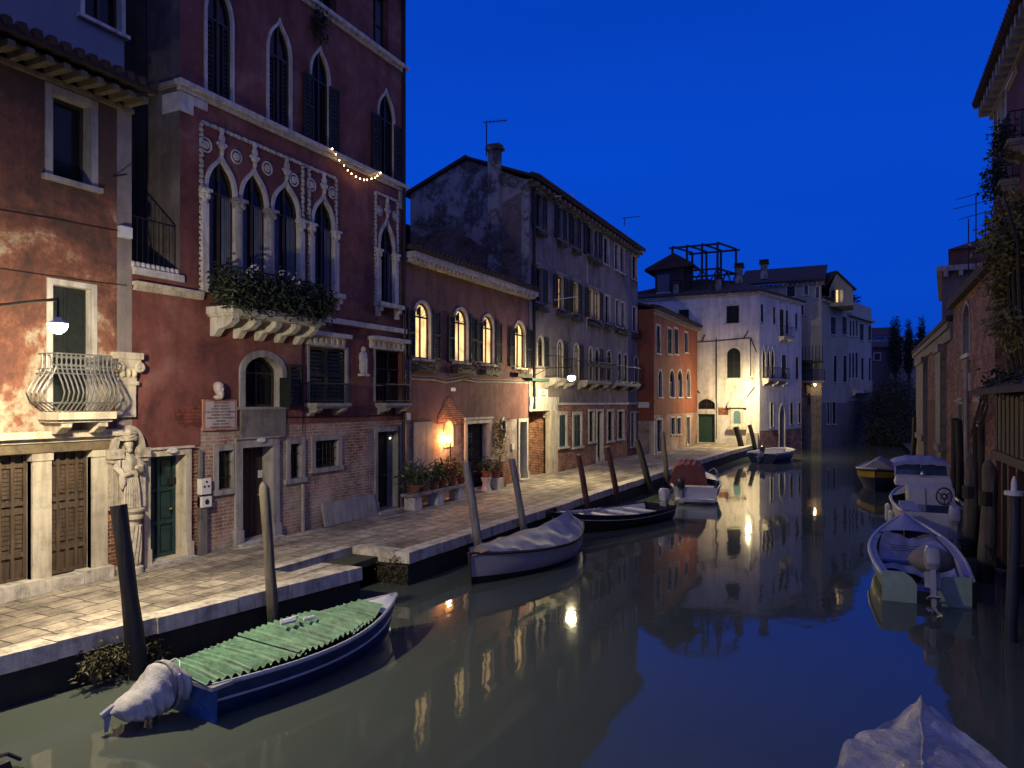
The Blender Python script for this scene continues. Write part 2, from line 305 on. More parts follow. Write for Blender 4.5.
M = dict(
 palace=plaster('palace_plaster', [(.085, .027, .022), (.165, .052, .040), (.21, .072, .056), (.29, .135, .11)], .9, .5, stops=[.38, .47, .55, .66]),
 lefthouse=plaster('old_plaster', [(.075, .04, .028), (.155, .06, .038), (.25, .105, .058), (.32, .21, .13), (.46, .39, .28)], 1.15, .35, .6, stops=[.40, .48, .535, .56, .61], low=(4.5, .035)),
 leftgrey=plaster('grey_corner_plaster', [(.16, .13, .12), (.24, .20, .18), (.30, .26, .22)], 1.5),
 bluewall=plaster('blue_grey_plaster', [(.17, .18, .22), (.22, .23, .27)], .6, .15, .1),
 sidewall=plaster('stained_side_plaster', [(.07, .06, .055), (.14, .12, .11), (.22, .20, .18)], 1.2, .7),
 pink=plaster('pink_plaster', [(.12, .05, .045), (.19, .082, .072), (.24, .115, .10)], 1.0, .5, stops=[.40, .5, .62]),
 pinklow=plaster('pale_damp_plaster', [(.20, .11, .085), (.30, .22, .18), (.42, .36, .32)], 1.4, .5, stops=[.42, .5, .58]),
 grey=plaster('grey_plaster', [(.12, .10, .095), (.20, .165, .155), (.26, .225, .21)], .9, .6, stops=[.40, .5, .62]),
 gable=plaster('gable_plaster', [(.06, .052, .05), (.14, .125, .12), (.34, .32, .31)], 1.6, .4, stops=[.42, .5, .57]),
 red=plaster('brick_red_plaster', [(.15, .042, .024), (.25, .072, .036), (.29, .10, .055)], 1.0, .3),
 white=plaster('white_plaster', [(.42, .39, .36), (.64, .60, .55), (.70, .66, .61)], .9, .5, .3),
 beige=plaster('beige_plaster', [(.26, .25, .19), (.33, .31, .235), (.36, .34, .27)], .6, .3),
 pale=plaster('pale_plaster', [(.30, .30, .26), (.38, .38, .33)], .6, .3),
 rightwall=plaster('dark_red_plaster', [(.06, .025, .02), (.12, .045, .035), (.15, .06, .05)], .8, .4),
 purple=plaster('mauve_plaster', [(.13, .09, .09), (.17, .12, .12)], .6, .3),
 brick=brick('brick', (.38, .13, .055), (.15, .05, .03), (.50, .43, .33)),
 brickold=brick('washed_brick', (.36, .14, .08), (.15, .06, .04), (.58, .50, .41), .4, .27, .082),
 brickdark=brick('weathered_brick', (.38, .19, .13), (.17, .08, .06), (.30, .22, .17), .0, .34, .11),
 stone=stone('istrian_stone', (.56, .52, .45)), stonewarm=stone('yellowed_stone', (.55, .48, .36)),
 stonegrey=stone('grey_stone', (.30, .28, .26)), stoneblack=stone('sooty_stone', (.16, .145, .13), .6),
 kerb=stone('kerb_stone', (.54, .49, .40), .6, .85, .9), statue=stone('statue_stone', (.46, .40, .31), .55, .85, .6, 2),
 marble=stone('plaque_marble', (.42, .36, .34), .12, .6, .1), plaquepink=stone('plaque_border', (.40, .21, .15), .15, .7, .15),
 doorwood=wood('weathered_door_wood', (.085, .055, .032), var=.7), doorgreen=paint('dark_green_door_paint', (.011, .036, .036), .5, .5),
 doordark=wood('dark_door_wood', (.035, .020, .016)), doorgreen2=paint('bottle_green_paint', (.010, .040, .026), .5, .3),
 shutter=paint('dark_green_shutter_paint', (.007, .011, .010), .7, .4), shutterblue=paint('shutter_paint', (.016, .018, .020), .7, .3), quaywall=stone('tide_black_wall', (.016, .014, .011), .6, .7, .8), boxdark=stone('dark_planter', (.04, .032, .026), .4),
 pane=glass('dark_pane'), sash=paint('dark_sash_paint', (.035, .022, .016), .5), redsash=paint('red_sash_paint', (.14, .022, .012), .45), whitesash=paint('white_sash_paint', (.5, .48, .44), .5),
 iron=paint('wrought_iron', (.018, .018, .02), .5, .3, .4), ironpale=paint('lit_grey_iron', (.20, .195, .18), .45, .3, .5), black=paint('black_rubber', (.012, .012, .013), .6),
 tile=wood('roof_tile', (.055, .032, .026), (5, 5, 5), .9), eavewood=wood('eave_wood', (.16, .12, .07), (3, 3, 3)), corbel=stone('corbel_stone', (.17, .145, .10)),
 curtain=cloth('window_curtain', (.09, .10, .13)), lit=lit_room('lit_curtain', (1, .67, .27), 1.9), lit2=lit_room('dim_lit_curtain', (1, .62, .25), .8), lit3=lit_room('faint_lit_room', (1, .75, .4), .25),
 lamp=emit('street_lamp_bulb', (1, .86, .58), 3300), lamp2=emit('lane_lamp_bulb', (1, .84, .46), 1250), orange=emit('orange_bulb', (1, .42, .12), 340), lamp4=emit('corner_lamp_bulb', (1, .80, .42), 3200),
 spot=emit('small_wall_lamp_bulb', (1, .62, .3), 120), fairy=emit('fairy_bulb', (1, .66, .28), 22),
 pole=wood('mooring_wood', (.115, .098, .072), (9, 9, .8), bump=.9, tide=True), poledark=wood('tarred_wood', (.022, .02, .019), (9, 9, .8), bump=.9, tide=True), polegrey=wood('grey_pole_wood', (.22, .21, .20), (9, 9, .8), bump=.9, tide=True), polebrown=wood('brown_pole_wood', (.10, .045, .03), (9, 9, .8), bump=.9, tide=True),
 polepaint=paint('dark_blue_pole_paint', (.022, .028, .045), .5), whitepaint=paint('white_paint', (.62, .62, .60), .4, .2), gloss=paint('white_gelcoat', (.60, .60, .58), .28, .12),
 plank=wood('plank_wood', (.055, .034, .022), (9, 9, 1)), shedred=wood('red_brown_board', (.12, .045, .03), (9, 9, 1)),
 leafd=foliage('dark_leaf', (.018, .026, .011)), leafo=foliage('olive_leaf', (.17, .15, .045), 1.9), leafg=foliage('green_leaf', (.045, .075, .025), 1.8), leafy=foliage('dry_leaf', (.17, .12, .03), 1.6), leafblack=foliage('tree_leaf', (.018, .026, .012)),
 flower=foliage('pale_flower', (.5, .46, .40), 1.2), terracotta=stone('terracotta', (.28, .10, .055), .3, .85), stem=wood('stem_bark', (.05, .038, .026)),
 algae=foliage('wall_weed', (.07, .06, .02), 1.7),
 hullblue=wood('blue_hull_paint', (.012, .032, .095), (1.5, 9, 9), .45, .6, .15), hullbluel=paint('light_blue_paint', (.025, .10, .27), .5, .6, 0, .2, 2), hullblack=paint('black_hull_paint', (.010, .011, .014), .3), hullgrey=paint('grey_hull_paint', (.30, .28, .27), .4, .12),
 hullgreen=paint('pale_green_hull_paint', (.30, .40, .30), .4, .2), hullwhite=paint('off_white_hull_paint', (.55, .54, .53), .4, .15), hullyellow=paint('yellow_band_paint', (.45, .30, .02), .45), hullnavy=paint('navy_band_paint', (.022, .036, .10), .4),
 rim=wood('varnished_gunwale', (.05, .03, .02)), rimpale=paint('pale_gunwale', (.36, .37, .38), .5),
 corr=wood('green_corrugated_plastic', (.105, .235, .145), (3, 3, 3), .55, .6, .2), tarp=cloth('grey_boat_cover', (.24, .235, .26), .6), tarpsilver=cloth('silver_tarpaulin', (.40, .385, .37), .25, .4, .9), shroud=cloth('white_motor_cover', (.46, .44, .42), .85, .55, .6), maroon=cloth('maroon_canvas', (.13, .038, .042), .8), bluecanvas=cloth('pale_blue_canvas', (.30, .33, .50), .7), inner=paint('grey_boat_interior', (.32, .33, .42), .6, .3),
 motorgrey=paint('grey_motor_cowling', (.33, .33, .36), .35, .15), tan=cloth('tan_motor_cover', (.24, .21, .18), .8), motorblk=paint('black_motor_cowling', (.015, .015, .017), .35), steel=paint('brushed_steel', (.45, .45, .46), .3, .2, .8),
 slime=stone('algae_stone', (.06, .065, .03), .6, .7, .6), bark=wood('tree_bark', (.04, .03, .022)), terrazzo=stone('threshold_stone', (.42, .40, .36), .5, .8, .6),
 letter=paint('carved_lettering', (.14, .085, .07), .8, .1), letterblk=paint('sign_lettering', (.02, .02, .02), .7, .1), signwhite=paint('sign_white', (.62, .60, .55), .8, .15), brass=paint('brass', (.30, .22, .08), .35, .3, .8),
 shrineglass=paint('shrine_picture', (.10, .20, .22), .3, .6, 0, .1, 3), greenbox=paint('green_awning', (.02, .07, .05), .6))
M['gloss2'] = M['whitepaint']
# paving: worn trachyte slabs in running bond
T = NT('paving_slabs'); T.b.inputs['Roughness'].default_value = .78
v = T.map((1, 1, 1), (0, 0, R(90)))
vv = T.n('VectorMath', operation='ADD'); T.l(v, vv.inputs[0]); nz = T.n('TexNoise'); nz.inputs['Scale'].default_value = 1.1; nz.inputs['Detail'].default_value = 3; T.l(T.tc.outputs['Object'], nz.inputs['Vector'])
sc_ = T.n('VectorMath', operation='SCALE'); T.l(nz.outputs['Color'], sc_.inputs[0]); sc_.inputs['Scale'].default_value = .10; T.l(sc_.outputs[0], vv.inputs[1])
o = T.n('TexBrick'); T.l(vv.outputs[0], o.inputs['Vector']); o.inputs['Scale'].default_value = 1; o.offset = .37; o.squash = .7; o.squash_frequency = 3
o.inputs['Brick Width'].default_value = .78; o.inputs['Row Height'].default_value = .40; o.inputs['Mortar Size'].default_value = .016; o.inputs['Mortar Smooth'].default_value = .5
o.inputs['Color1'].default_value = (.46, .40, .31, 1); o.inputs['Color2'].default_value = (.27, .235, .19, 1); o.inputs['Mortar'].default_value = (.045, .04, .03, 1)
c = T.mix(.9, o.outputs['Color'], T.ramp(T.noise(3.2, 10, .75), [(.36, (.30, .29, .28)), (.5, (.9, .88, .85)), (.64, (1.35, 1.3, 1.2))]), 'MULTIPLY')
c = T.mix(.8, c, T.ramp(T.noise(.8, 6, .65, T.map((1, .35, 1))), [(.40, (.38, .37, .36)), (.56, (1.1, 1.1, 1.08))]), 'MULTIPLY')
T.col(c); T.bump(T.math('ADD', T.math('MULTIPLY', o.outputs['Fac'], -1.2), T.math('MULTIPLY', T.noise(7, 8, .65), 1.1)), .75, .018); M['paving'] = T.m
# canal water: turbid green body under a barely rippled surface
T = NT('canal_water'); T.b.inputs['Roughness'].default_value = .04; T.b.inputs['IOR'].default_value = 1.333
T.col(T.ramp(T.noise(.12, 4, .5), [(.35, (.062, .076, .060)), (.65, (.078, .092, .074))]))
h = T.math('ADD', T.noise(1.1, 2, .5, T.map((1.0, .55, 1), (0, 0, R(25))), .4), T.math('MULTIPLY', T.noise(4.5, 2, .5), .13))
T.bump(h, .09, .06); M['water'] = T.m
# ------------------------------------------------------------------ facade helpers
GZ = .72
def half(kind):
    if kind == 'round': return [(math.cos(a), math.sin(a)) for a in [math.pi / 2 * i / 9 for i in range(10)]]
    if kind == 'seg': return [(1, 0), (.86, .36), (.68, .62), (.45, .84), (.2, .97), (0, 1)]
    if kind == 'ogee': return [(1, 0), (.99, .16), (.93, .32), (.83, .46), (.69, .58), (.52, .68), (.36, .755), (.22, .82), (.11, .89), (.04, .95), (0, 1)]
    return [(1, 0), (.97, .2), (.9, .4), (.78, .58), (.6, .75), (.38, .88), (.17, .96), (0, 1)]
def outline(u0, u1, z0, z1, kind=None, zs=None, fw=0.0):
    if not kind: return [(u0 - fw, z0), (u0 - fw, z1 + fw), (u1 + fw, z1 + fw), (u1 + fw, z0)]
    uc = (u0 + u1) / 2; a = (u1 - u0) / 2 + fw; h = (z1 - zs) + fw * (1.5 if kind == 'ogee' else 1.0); hp = half(kind)
    L = [(uc - x * a, zs + y * h) for x, y in hp]; Rr = [(uc + x * a, zs + y * h) for x, y in hp[::-1]][1:]
    return [(u0 - fw, z0)] + L + Rr + [(u1 + fw, z0)]
def ring_strip(mb, F, inner, outer, d0, d1, dback):
    n = len(inner)
    for i in range(n - 1):
        a, b, c, e = inner[i], inner[i + 1], outer[i + 1], outer[i]
        mb.poly([F.P(*a, d1), F.P(*b, d1), F.P(*c, d1), F.P(*e, d1)])
        mb.poly([F.P(*a, d1), F.P(*b, d1), F.P(*b, dback), F.P(*a, dback)])
        mb.poly([F.P(*e, d1), F.P(*c, d1), F.P(*c, d0), F.P(*e, d0)])
    for k in (0, -1): mb.poly([F.P(*inner[k], d1), F.P(*outer[k], d1), F.P(*outer[k], d0), F.P(*inner[k], d0)])
def wall(F, name, mat, parent, u0, u1, z0, z1, d=0.0, extra=None):
    mb = MB(); us = {u0, u1}; zz = {z0, z1}; hs = []
    for h in F.holes:
        if h[1] <= u0 or h[0] >= u1 or h[3] <= z0 or h[2] >= z1: continue
        hs.append(h); us |= {min(max(h[0], u0), u1), min(max(h[1], u0), u1)}; zz |= {min(max(h[2], z0), z1), min(max(h[3], z0), z1)}
    us = sorted(us); zz = sorted(zz)
    for a, b in zip(us, us[1:]):
        run = None
        for c, e in zip(zz, zz[1:]):
            m = ((a + b) / 2, (c + e) / 2)
            if b - a < 1e-5 or e - c < 1e-5: continue
            if any(h[0] < m[0] < h[1] and h[2] < m[1] < h[3] for h in hs): continue
            mb.poly([F.P(a, c, d), F.P(b, c, d), F.P(b, e, d), F.P(a, e, d)])
    for h in hs:
        if h[4]:
            o = outline(*h[:4], h[4], h[5])[1:-1]
            for p, q in zip(o, o[1:]):
                if max(p[1], q[1]) < h[3] - 1e-4 or True: mb.poly([F.P(*p, d), F.P(*q, d), F.P(q[0], h[3], d), F.P(p[0], h[3], d)])
    if extra: extra(mb)
    return mb.build(name, mat, parent, recalc=False)
def shutter_mesh(F, ua, ub, z0, z1, d0=.02, d1=.06, slats=True):
    mb = MB(); w_ = min(.05, (ub - ua) * .2)
    mb.box(F, ua, ua + w_, z0, z1, d0, d1); mb.box(F, ub - w_, ub, z0, z1, d0, d1)
    for zz in (z0, (z0 + z1) / 2 - .03, z1 - .07): mb.box(F, ua + w_, ub - w_, zz, zz + .07, d0, d1)
    if slats:
        n = max(4, int((z1 - z0) / .11))
        for i in range(n):
            za = z0 + .08 + (z1 - z0 - .17) * i / n; zb = za + (z1 - z0 - .17) / n * .82
            mb.box8([F.P(ua + w_, za, d0 + .028), F.P(ub - w_, za, d0 + .028), F.P(ub - w_, zb, d0 + .008), F.P(ua + w_, zb, d0 + .008), F.P(ua + w_, za, d0 + .018), F.P(ub - w_, za, d0 + .018), F.P(ub - w_, zb, d0 - .002), F.P(ua + w_, zb, d0 - .002)])
    else: mb.box(F, ua + w_, ub - w_, z0, z1, d0 + .003, d1 - .012)
    return mb
def window(par, F, rect, kind=None, zs=None, depth=.2, fw=.09, proud=.03, pane='pane', sash='sash', mull=1, trans=1, sill=.07, sout=.10, stone_='stone', shut='', shw=None, shm='shutter', hood=0.0, bars=0, curtain=None, name='window'):
    u0, u1, z0, z1 = rect; F.holes.append((u0, u1, z0, z1, kind, zs))
    mb = MB(); ring_strip(mb, F, outline(u0, u1, z0, z1, kind, zs), outline(u0, u1, z0, z1, kind, zs, fw), -.01, proud, -depth)
    mb.poly([F.P(u0, z0, proud), F.P(u1, z0, proud), F.P(u1, z0, -depth), F.P(u0, z0, -depth)])
    if hood: mb.box(F, u0 - fw - .1, u1 + fw + .1, z1 + fw, z1 + fw + .07, -.01, hood); mb.box(F, u0 - fw - .04, u1 + fw + .04, z1 + fw + .07, z1 + fw + .13, -.01, hood * .6)
    wn = mb.build(name, M[stone_], par, recalc=False)
    if sill: s = MB(); s.box(F, u0 - fw - .06, u1 + fw + .06, z0 - sill, z0, -.02, sout); s.build('sill', M[stone_], wn)
    pb = MB(); o = outline(u0, u1, z0, z1, kind, zs); pb.poly([F.P(u, z, -depth + .02) for u, z in o]); pb.build('pane', M[pane], wn, recalc=False)
    sb = MB(); t = min(.055, (u1 - u0) * .1); dd0, dd1 = -depth + .025, -depth + .07
    if kind:
        inn = outline(u0 + t, u1 - t, z0, z1 - t, kind, zs); ring_strip(sb, F, inn, o, dd0, dd1, dd0)
    else:
        sb.box(F, u0, u0 + t, z0, z1, dd0, dd1); sb.box(F, u1 - t, u1, z0, z1, dd0, dd1); sb.box(F, u0 + t, u1 - t, z1 - t, z1, dd0, dd1)
    sb.box(F, u0 + t, u1 - t, z0, z0 + t, dd0, dd1)
    ztop = zs if kind else z1 - t
    for k in range(1, mull + 1): uc = u0 + (u1 - u0) * k / (mull + 1); sb.box(F, uc - t * .5, uc + t * .5, z0 + t, (z1 - t * 2 if kind and mull == 1 else ztop), dd0 + .003, dd1 + .004)
    for k in range(1, trans + 1): zc = z0 + (ztop - z0) * k / (trans + (0 if kind else 1)); sb.box(F, u0 + t, u1 - t, zc - t * .4, zc + t * .4, dd0 + .006, dd1 - .004)
    sb.build('sash', M[sash], wn)
    if bars:
        bb = MB()
        for k in range(bars): uc = u0 + (u1 - u0) * (k + .5) / bars; bb.tube([F.P(uc, z0, -.07), F.P(uc, z1, -.07)], .010, 6)
        for q in (.3, .7): bb.box(F, u0, u1, z0 + (z1 - z0) * q - .012, z0 + (z1 - z0) * q + .012, -.075, -.065)
        bb.build('window_bars', M['iron'], wn)
    if curtain:
        cb = MB(); n = 14; cu = u0 + (u1 - u0) * curtain
        for a, b in ((u0 + t, cu), (u1 - t - (cu - u0), u1 - t)):
            rows = [[F.P(a + (b - a) * i / n, z, -depth + .04 + .018 * math.sin(i * 1.9)) for i in range(n + 1)] for z in (z0 + t, (z0 + z1) / 2, (zs or z1) - .02)]
            cb.grid(rows)
        cb.build('curtain', M['curtain'], wn)
    sw = shw or (u1 - u0) / 2
    zt = zs if kind and kind != 'round' else z1
    if 'l' in shut: shutter_mesh(F, u0 - fw - sw, u0 - fw * .6, z0, zt, proud + .01, proud + .06).build('shutter', M[shm], wn)
    if 'r' in shut: shutter_mesh(F, u1 + fw * .6, u1 + fw + sw, z0, zt, proud + .01, proud + .06).build('shutter', M[shm], wn)
    if 'c' in shut: # closed pair
        um = (u0 + u1) / 2
        shutter_mesh(F, u0 + .01, um - .006, z0 + .01, zt - .01, -min(.10, depth * .45), -min(.05, depth * .2)).build('shutter', M[shm], wn); shutter_mesh(F, um + .006, u1 - .01, z0 + .01, zt - .01, -min(.10, depth * .45), -min(.05, depth * .2)).build('shutter', M[shm], wn)
    if 'o' in shut: # swung half open, standing out from the wall
        for ua, sg in ((u0 - fw * .4, -1), (u1 + fw * .4, 1)):
            b2 = MB(); ux = ua + sg * sw * .55
            b2.box8([F.P(ua, z0, proud), F.P(ux, z0, proud + sw * .8), F.P(ux, zt, proud + sw * .8), F.P(ua, zt, proud), F.P(ua + .035 * sg, z0, proud), F.P(ux + .035 * sg, z0, proud + sw * .8), F.P(ux + .035 * sg, zt, proud + sw * .8), F.P(ua + .035 * sg, zt, proud)])
            b2.build('shutter', M[shm], wn)
    return wn
def door(par, F, rect, leaf='doordark', depth=.3, fw=.15, proud=.05, stone_='stone', lintel=.18, panels=(2, 4), foot=.35, step=True, kind=None, zs=None, knob=True, planks=False):
    u0, u1, z0, z1 = rect; F.holes.append((u0, u1, z0, z1, kind, zs)); mb = MB()
    o = outline(u0, u1, z0, z1, kind, zs); ring_strip(mb, F, o, outline(u0, u1, z0, z1, kind, zs, fw), -.01, proud, -depth)
    if lintel and not kind: mb.box(F, u0 - fw - .04, u1 + fw + .04, z1 + fw, z1 + fw + lintel * .35, -.01, proud + .05)
    if foot:
        mb.box(F, u0 - fw - .03, u0 + .003, z0, z0 + foot, -.01, proud + .04); mb.box(F, u1 - .003, u1 + fw + .03, z0, z0 + foot, -.01, proud + .04)
    mb.box(F, u0, u1, z0 - .02, z0 + .07, -depth, .02)
    df = mb.build('door_frame', M[stone_], par, recalc=False)
    if step: s = MB(); s.box(F, u0 - fw, u1 + fw, z0 - .02, z0 + .055, .022, .24); s.build('threshold', M['terrazzo'], df)
    lb = MB(); zz0 = z0 + .07
    lb.poly([F.P(u, max(z, zz0), -depth + .01) for u, z in o])
    if planks:
        n = max(4, int((u1 - u0) / .14))
        for i in range(n): lb.box(F, u0 + (u1 - u0) * i / n + .004, u0 + (u1 - u0) * (i + 1) / n - .004, zz0, (zs or z1), -depth + .012, -depth + .04 + .004 * (i % 3))
    else:
        c, r = panels; t = .07; W_ = (u1 - u0); ztp = (zs or z1)
        for i in range(c + 1): uu = u0 + (W_ - t) * i / c; lb.box(F, uu, uu + t, zz0, ztp, -depth + .012, -depth + .055)
        for j in range(r + 1): q = zz0 + (ztp - zz0 - t) * j / r; lb.box(F, u0, u1, q, q + t, -depth + .012, -depth + .05)
        for i in range(c):
            for j in range(r):
                ua = u0 + (W_ - t) * i / c + t + .05; ub = u0 + (W_ - t) * (i + 1) / c - .05; za = zz0 + (ztp - zz0 - t) * j / r + t + .05; zb = zz0 + (ztp - zz0 - t) * (j + 1) / r - .05
                if ub > ua and zb > za: lb.box(F, ua, ub, za, zb, -depth + .012, -depth + .032)
    lf = lb.build('door', M[leaf], par, recalc=False)
    if knob:
        k = MB(); k.ball(F.P(u0 + (u1 - u0) * .82, z0 + 1.05, -depth + .09), .035); k.build('handle', M['brass'], lf)
    return lf
def railing(par, F, u0, u1, zb, zt, dout, n, mat='iron', d0=.02, name='balcony_railing', r=.009):
    mb = MB()
    for zz, hh in ((zt, .03), (zb + .08, .02)):
        mb.box(F, u0, u1, zz - hh, zz, dout - .025, dout); mb.box(F, u0, u0 + .025, zz - hh, zz, d0, dout - .025); mb.box(F, u1 - .025, u1, zz - hh, zz, d0, dout - .025)
    for i in range(n): uu = u0 + .012 + (u1 - u0 - .024) * i / (n - 1); mb.tube([F.P(uu, zb, dout - .012), F.P(uu, zt - .02, dout - .012)], r, 5)
    m = max(2, int(dout / .13))
    for i in range(1, m):
        for uu in (u0 + .012, u1 - .012): mb.tube([F.P(uu, zb, d0 + (dout - d0) * i / m), F.P(uu, zt - .02, d0 + (dout - d0) * i / m)], r, 5)
    return mb.build(name, M[mat], par)
def slab(par, F, u0, u1, zt, th, dout, mat='stone', corb=2, ch=.28, name='balcony'):
    mb = MB(); mb.box(F, u0, u1, zt - th, zt, -.02, dout); mb.box(F, u0 + .04, u1 - .04, zt - th - .05, zt - th, -.02, dout - .06)
    b = mb.build(name, M[mat], par)
    for i in range(corb):
        uc = u0 + .2 + (u1 - u0 - .4) * (i / (corb - 1) if corb > 1 else .5); c = MB(); zt2 = zt - th - .05
        prof = [(-.01, zt2), (dout * .85, zt2), (dout * .85, zt2 - ch * .25), (dout * .6, zt2 - ch * .55), (dout * .32, zt2 - ch * .62), (dout * .14, zt2 - ch), (-.01, zt2 - ch)]
        k = len(prof); i0 = len(c.v)
        c.v += [F.P(uc - .09, z, d) for d, z in prof] + [F.P(uc + .09, z, d) for d, z in prof]
        c.f.append(tuple(range(k))); c.f.append(tuple(range(2 * k - 1, k - 1, -1)))
        for q in range(k): e = (q + 1) % k; c.f.append((q, k + q, k + e, e))
        c.build('corbel', M[mat], b)
    return b
def eave(par, F, u0, u1, z, dout, th=.12, dent=.5, mat='tile', dmat='stonegrey', dn=None, roofback=6.0, rise=1.2, name='roof', dh=.22):
    mb = MB()
    a, b, c, d = F.P(u0, z, dout), F.P(u1, z, dout), F.P(u1, z + rise, -roofback), F.P(u0, z + rise, -roofback)
    dn_ = Vector((0, 0, th)); mb.box8([a, b, c, d, a + dn_, b + dn_, c + dn_, d + dn_])
    n = int((u1 - u0) / .24)
    for i in range(n): uu = u0 + (u1 - u0) * (i + .5) / n; mb.tube([F.P(uu, z + th, dout + .05), F.P(uu, z + th + rise * .12, dout + .05 - (roofback + dout) * .12)], .085, 6)
    rf = mb.build(name, M[mat], par)
    e = MB(); e.box(F, u0, u1, z - .06, z - .004, -.02, dout * .55)
    k = int((u1 - u0) / dent)
    for i in range(k): uu = u0 + (u1 - u0) * (i + .5) / k; e.box(F, uu - dent * .2, uu + dent * .2, z - dh, z - .062, -.02, dout * .8)
    e.box(F, u0, u1, z - dh - .08, z - dh - .002, -.02, .08)
    e.build('cornice', M[dmat], par); return rf
def shell(mb, F, u0, u1, z0, z1, dep):
    """the unseen sides and back of a block"""
    for u in (u0, u1): mb.poly([F.P(u, z0, 0), F.P(u, z1, 0), F.P(u, z1, -dep), F.P(u, z0, -dep)])
    mb.poly([F.P(u0, z0, -dep), F.P(u1, z0, -dep), F.P(u1, z1, -dep), F.P(u0, z1, -dep)])
    mb.poly([F.P(u0, z1, 0), F.P(u1, z1, 0), F.P(u1, z1, -dep), F.P(u0, z1, -dep)])
def flowerbox(par, F, u0, u1, z, rg, leaf='leafd', n=130, h=.22, box='boxdark', d0=.06, d1=.26):
    mb = MB(); mb.box(F, u0, u1, z, z + .17, d0, d1); b = mb.build('flower_box', M[box], par)
    l = MB(); c = F.P((u0 + u1) / 2, z + .17 + h * .3, (d0 + d1) / 2); t = F.t * (u1 - u0) / 2
    bl = []
    for k in range(4): p = c + t * (-.75 + .5 * k) ; bl.append((p.x, p.y, p.z + rg.uniform(-.06, .05), .20, .20, h * rg.uniform(.7, 1.2)))
    l.leaves(bl, n, .10, rg, .3); l.build('foliage', M[leaf], b); return b
def text(par, body, F, u, z, d, size, mat, spacing=1.25):
    cu = bpy.data.curves.new('lettering', 'FONT'); cu.body = body; cu.size = size; cu.align_x = 'CENTER'; cu.align_y = 'CENTER'; cu.space_line = spacing; cu.extrude = .002
    t = bpy.data.objects.new('tmp', cu); COL.objects.link(t); bpy.context.view_layer.update()
    me = bpy.data.meshes.new_from_object(t.evaluated_get(bpy.context.evaluated_depsgraph_get())); bpy.data.objects.remove(t); bpy.data.curves.remove(cu)
    X, Y, Z = F.t, Vector((0, 0, 1)), F.n; p = F.P(u, z, d) - ORG.get(par.name, Vector((0, 0, 0)))
    me.transform(Matrix(((X.x, Y.x, Z.x, p.x), (X.y, Y.y, Z.y, p.y), (X.z, Y.z, Z.z, p.z), (0, 0, 0, 1))))
    me.materials.clear(); me.materials.append(M[mat]); o = bpy.data.objects.new('lettering', me); COL.objects.link(o); o.parent = par; ORG[o.name] = ORG.get(par.name); return o

# ------------------------------------------------------------------ canal, quay
mb = MB(); mb.poly([(-700, -300, 0), (700, -300, 0), (700, 1500, 0), (-700, 1500, 0)]); struct(mb, 'water', M['water'])
EDGE = [(-6, -12.1), (5.69, -10.1), (11.83, -9.0), (13.4, -8.91), (42.9, -8.29), (51.9, -7.9), (59.0, -7.35)]
def edge_x(y):
    for (a, xa), (b, xb) in zip(EDGE, EDGE[1:]):
        if y <= b: return xa + (xb - xa) * (y - a) / (b - a)
    return EDGE[-1][1]
mb = MB()
def strip(y0, y1, xf0, xf1, n=6):
    for i in range(n):
        a = y0 + (y1 - y0) * i / n; b = y0 + (y1 - y0) * (i + 1) / n
        mb.poly([(xf0(a), a, GZ), (xf1(a), a, GZ), (xf1(b), b, GZ), (xf0(b), b, GZ)])
wx = lambda y: -14.2
strip(-6, 10.9, wx, lambda y: edge_x(y) - .34)
strip(10.9, 13.4, wx, lambda y: -10.45)
strip(13.4, 59.0, wx, lambda y: edge_x(y) - .40, 14)
strip(10.9, 11.83, lambda y: -9.72, lambda y: edge_x(y) - .34, 1)
struct(mb, 'paving', M['paving'])
def kerb(mbk, y0, y1, wdt, n, dz=.004, x=edge_x):
    n *= 4
    for i in range(n):
        if i % 4 == 0: j = rnd.uniform(-.02, .02); h = rnd.uniform(-.008, .010)
        a = y0 + (y1 - y0) * i / n + (.008 if i % 4 == 0 else 0); b = y0 + (y1 - y0) * (i + 1) / n - (.008 if i % 4 == 3 else 0); j = j + rnd.uniform(-.008, .008)
        mbk.box8([(x(a) - wdt, a, GZ - .24), (x(a) + .03 + j, a, GZ - .24), (x(b) + .03 + j, b, GZ - .24), (x(b) - wdt, b, GZ - .24),
                  (x(a) - wdt, a, GZ + dz + h), (x(a) + .02 + j, a, GZ + dz + h), (x(b) + .02 + j, b, GZ + dz + h), (x(b) - wdt, b, GZ + dz + h)])
mb = MB(); kerb(mb, -6, 11.83, .34, 13); kerb(mb, 13.4, 59.0, .40, 34)
mb.wbox(-10.72, -10.46, 10.9, 13.4, GZ - .24, GZ + .006); mb.wbox(-9.98, -9.722, 10.9, 11.83, GZ - .24, GZ + .005)
mb.wbox(-10.45, -9.32, 13.41, 13.72, GZ - .26, GZ + .014)
struct(mb, 'quay_kerb', M['kerb'])
mb = MB()
for (a, xa), (b, xb) in zip(EDGE, EDGE[1:]):
    if a == 11.83: continue
    mb.poly([(xa - .03, a, -1.2), (xb - .03, b, -1.2), (xb - .03, b, GZ - .2), (xa - .03, a, GZ - .2)])
mb.poly([(-10.5, 13.45, -1), (-8.94, 13.45, -1), (-8.94, 13.45, GZ - .2), (-10.5, 13.45, GZ - .2)])
mb.poly([(-10.48, 10.8, -1), (-10.48, 13.45, -1), (-10.48, 13.45, GZ - .2), (-10.48, 10.8, GZ - .2)])
mb.poly([(-9.74, 10.8, -1), (-9.74, 11.8, -1), (-9.74, 11.8, GZ - .2), (-9.74, 10.8, GZ - .2)])
mb.poly([(-9.74, 11.8, -1), (-9.03, 11.8, -1), (-9.03, 11.8, GZ - .2), (-9.74, 11.8, GZ - .2)])
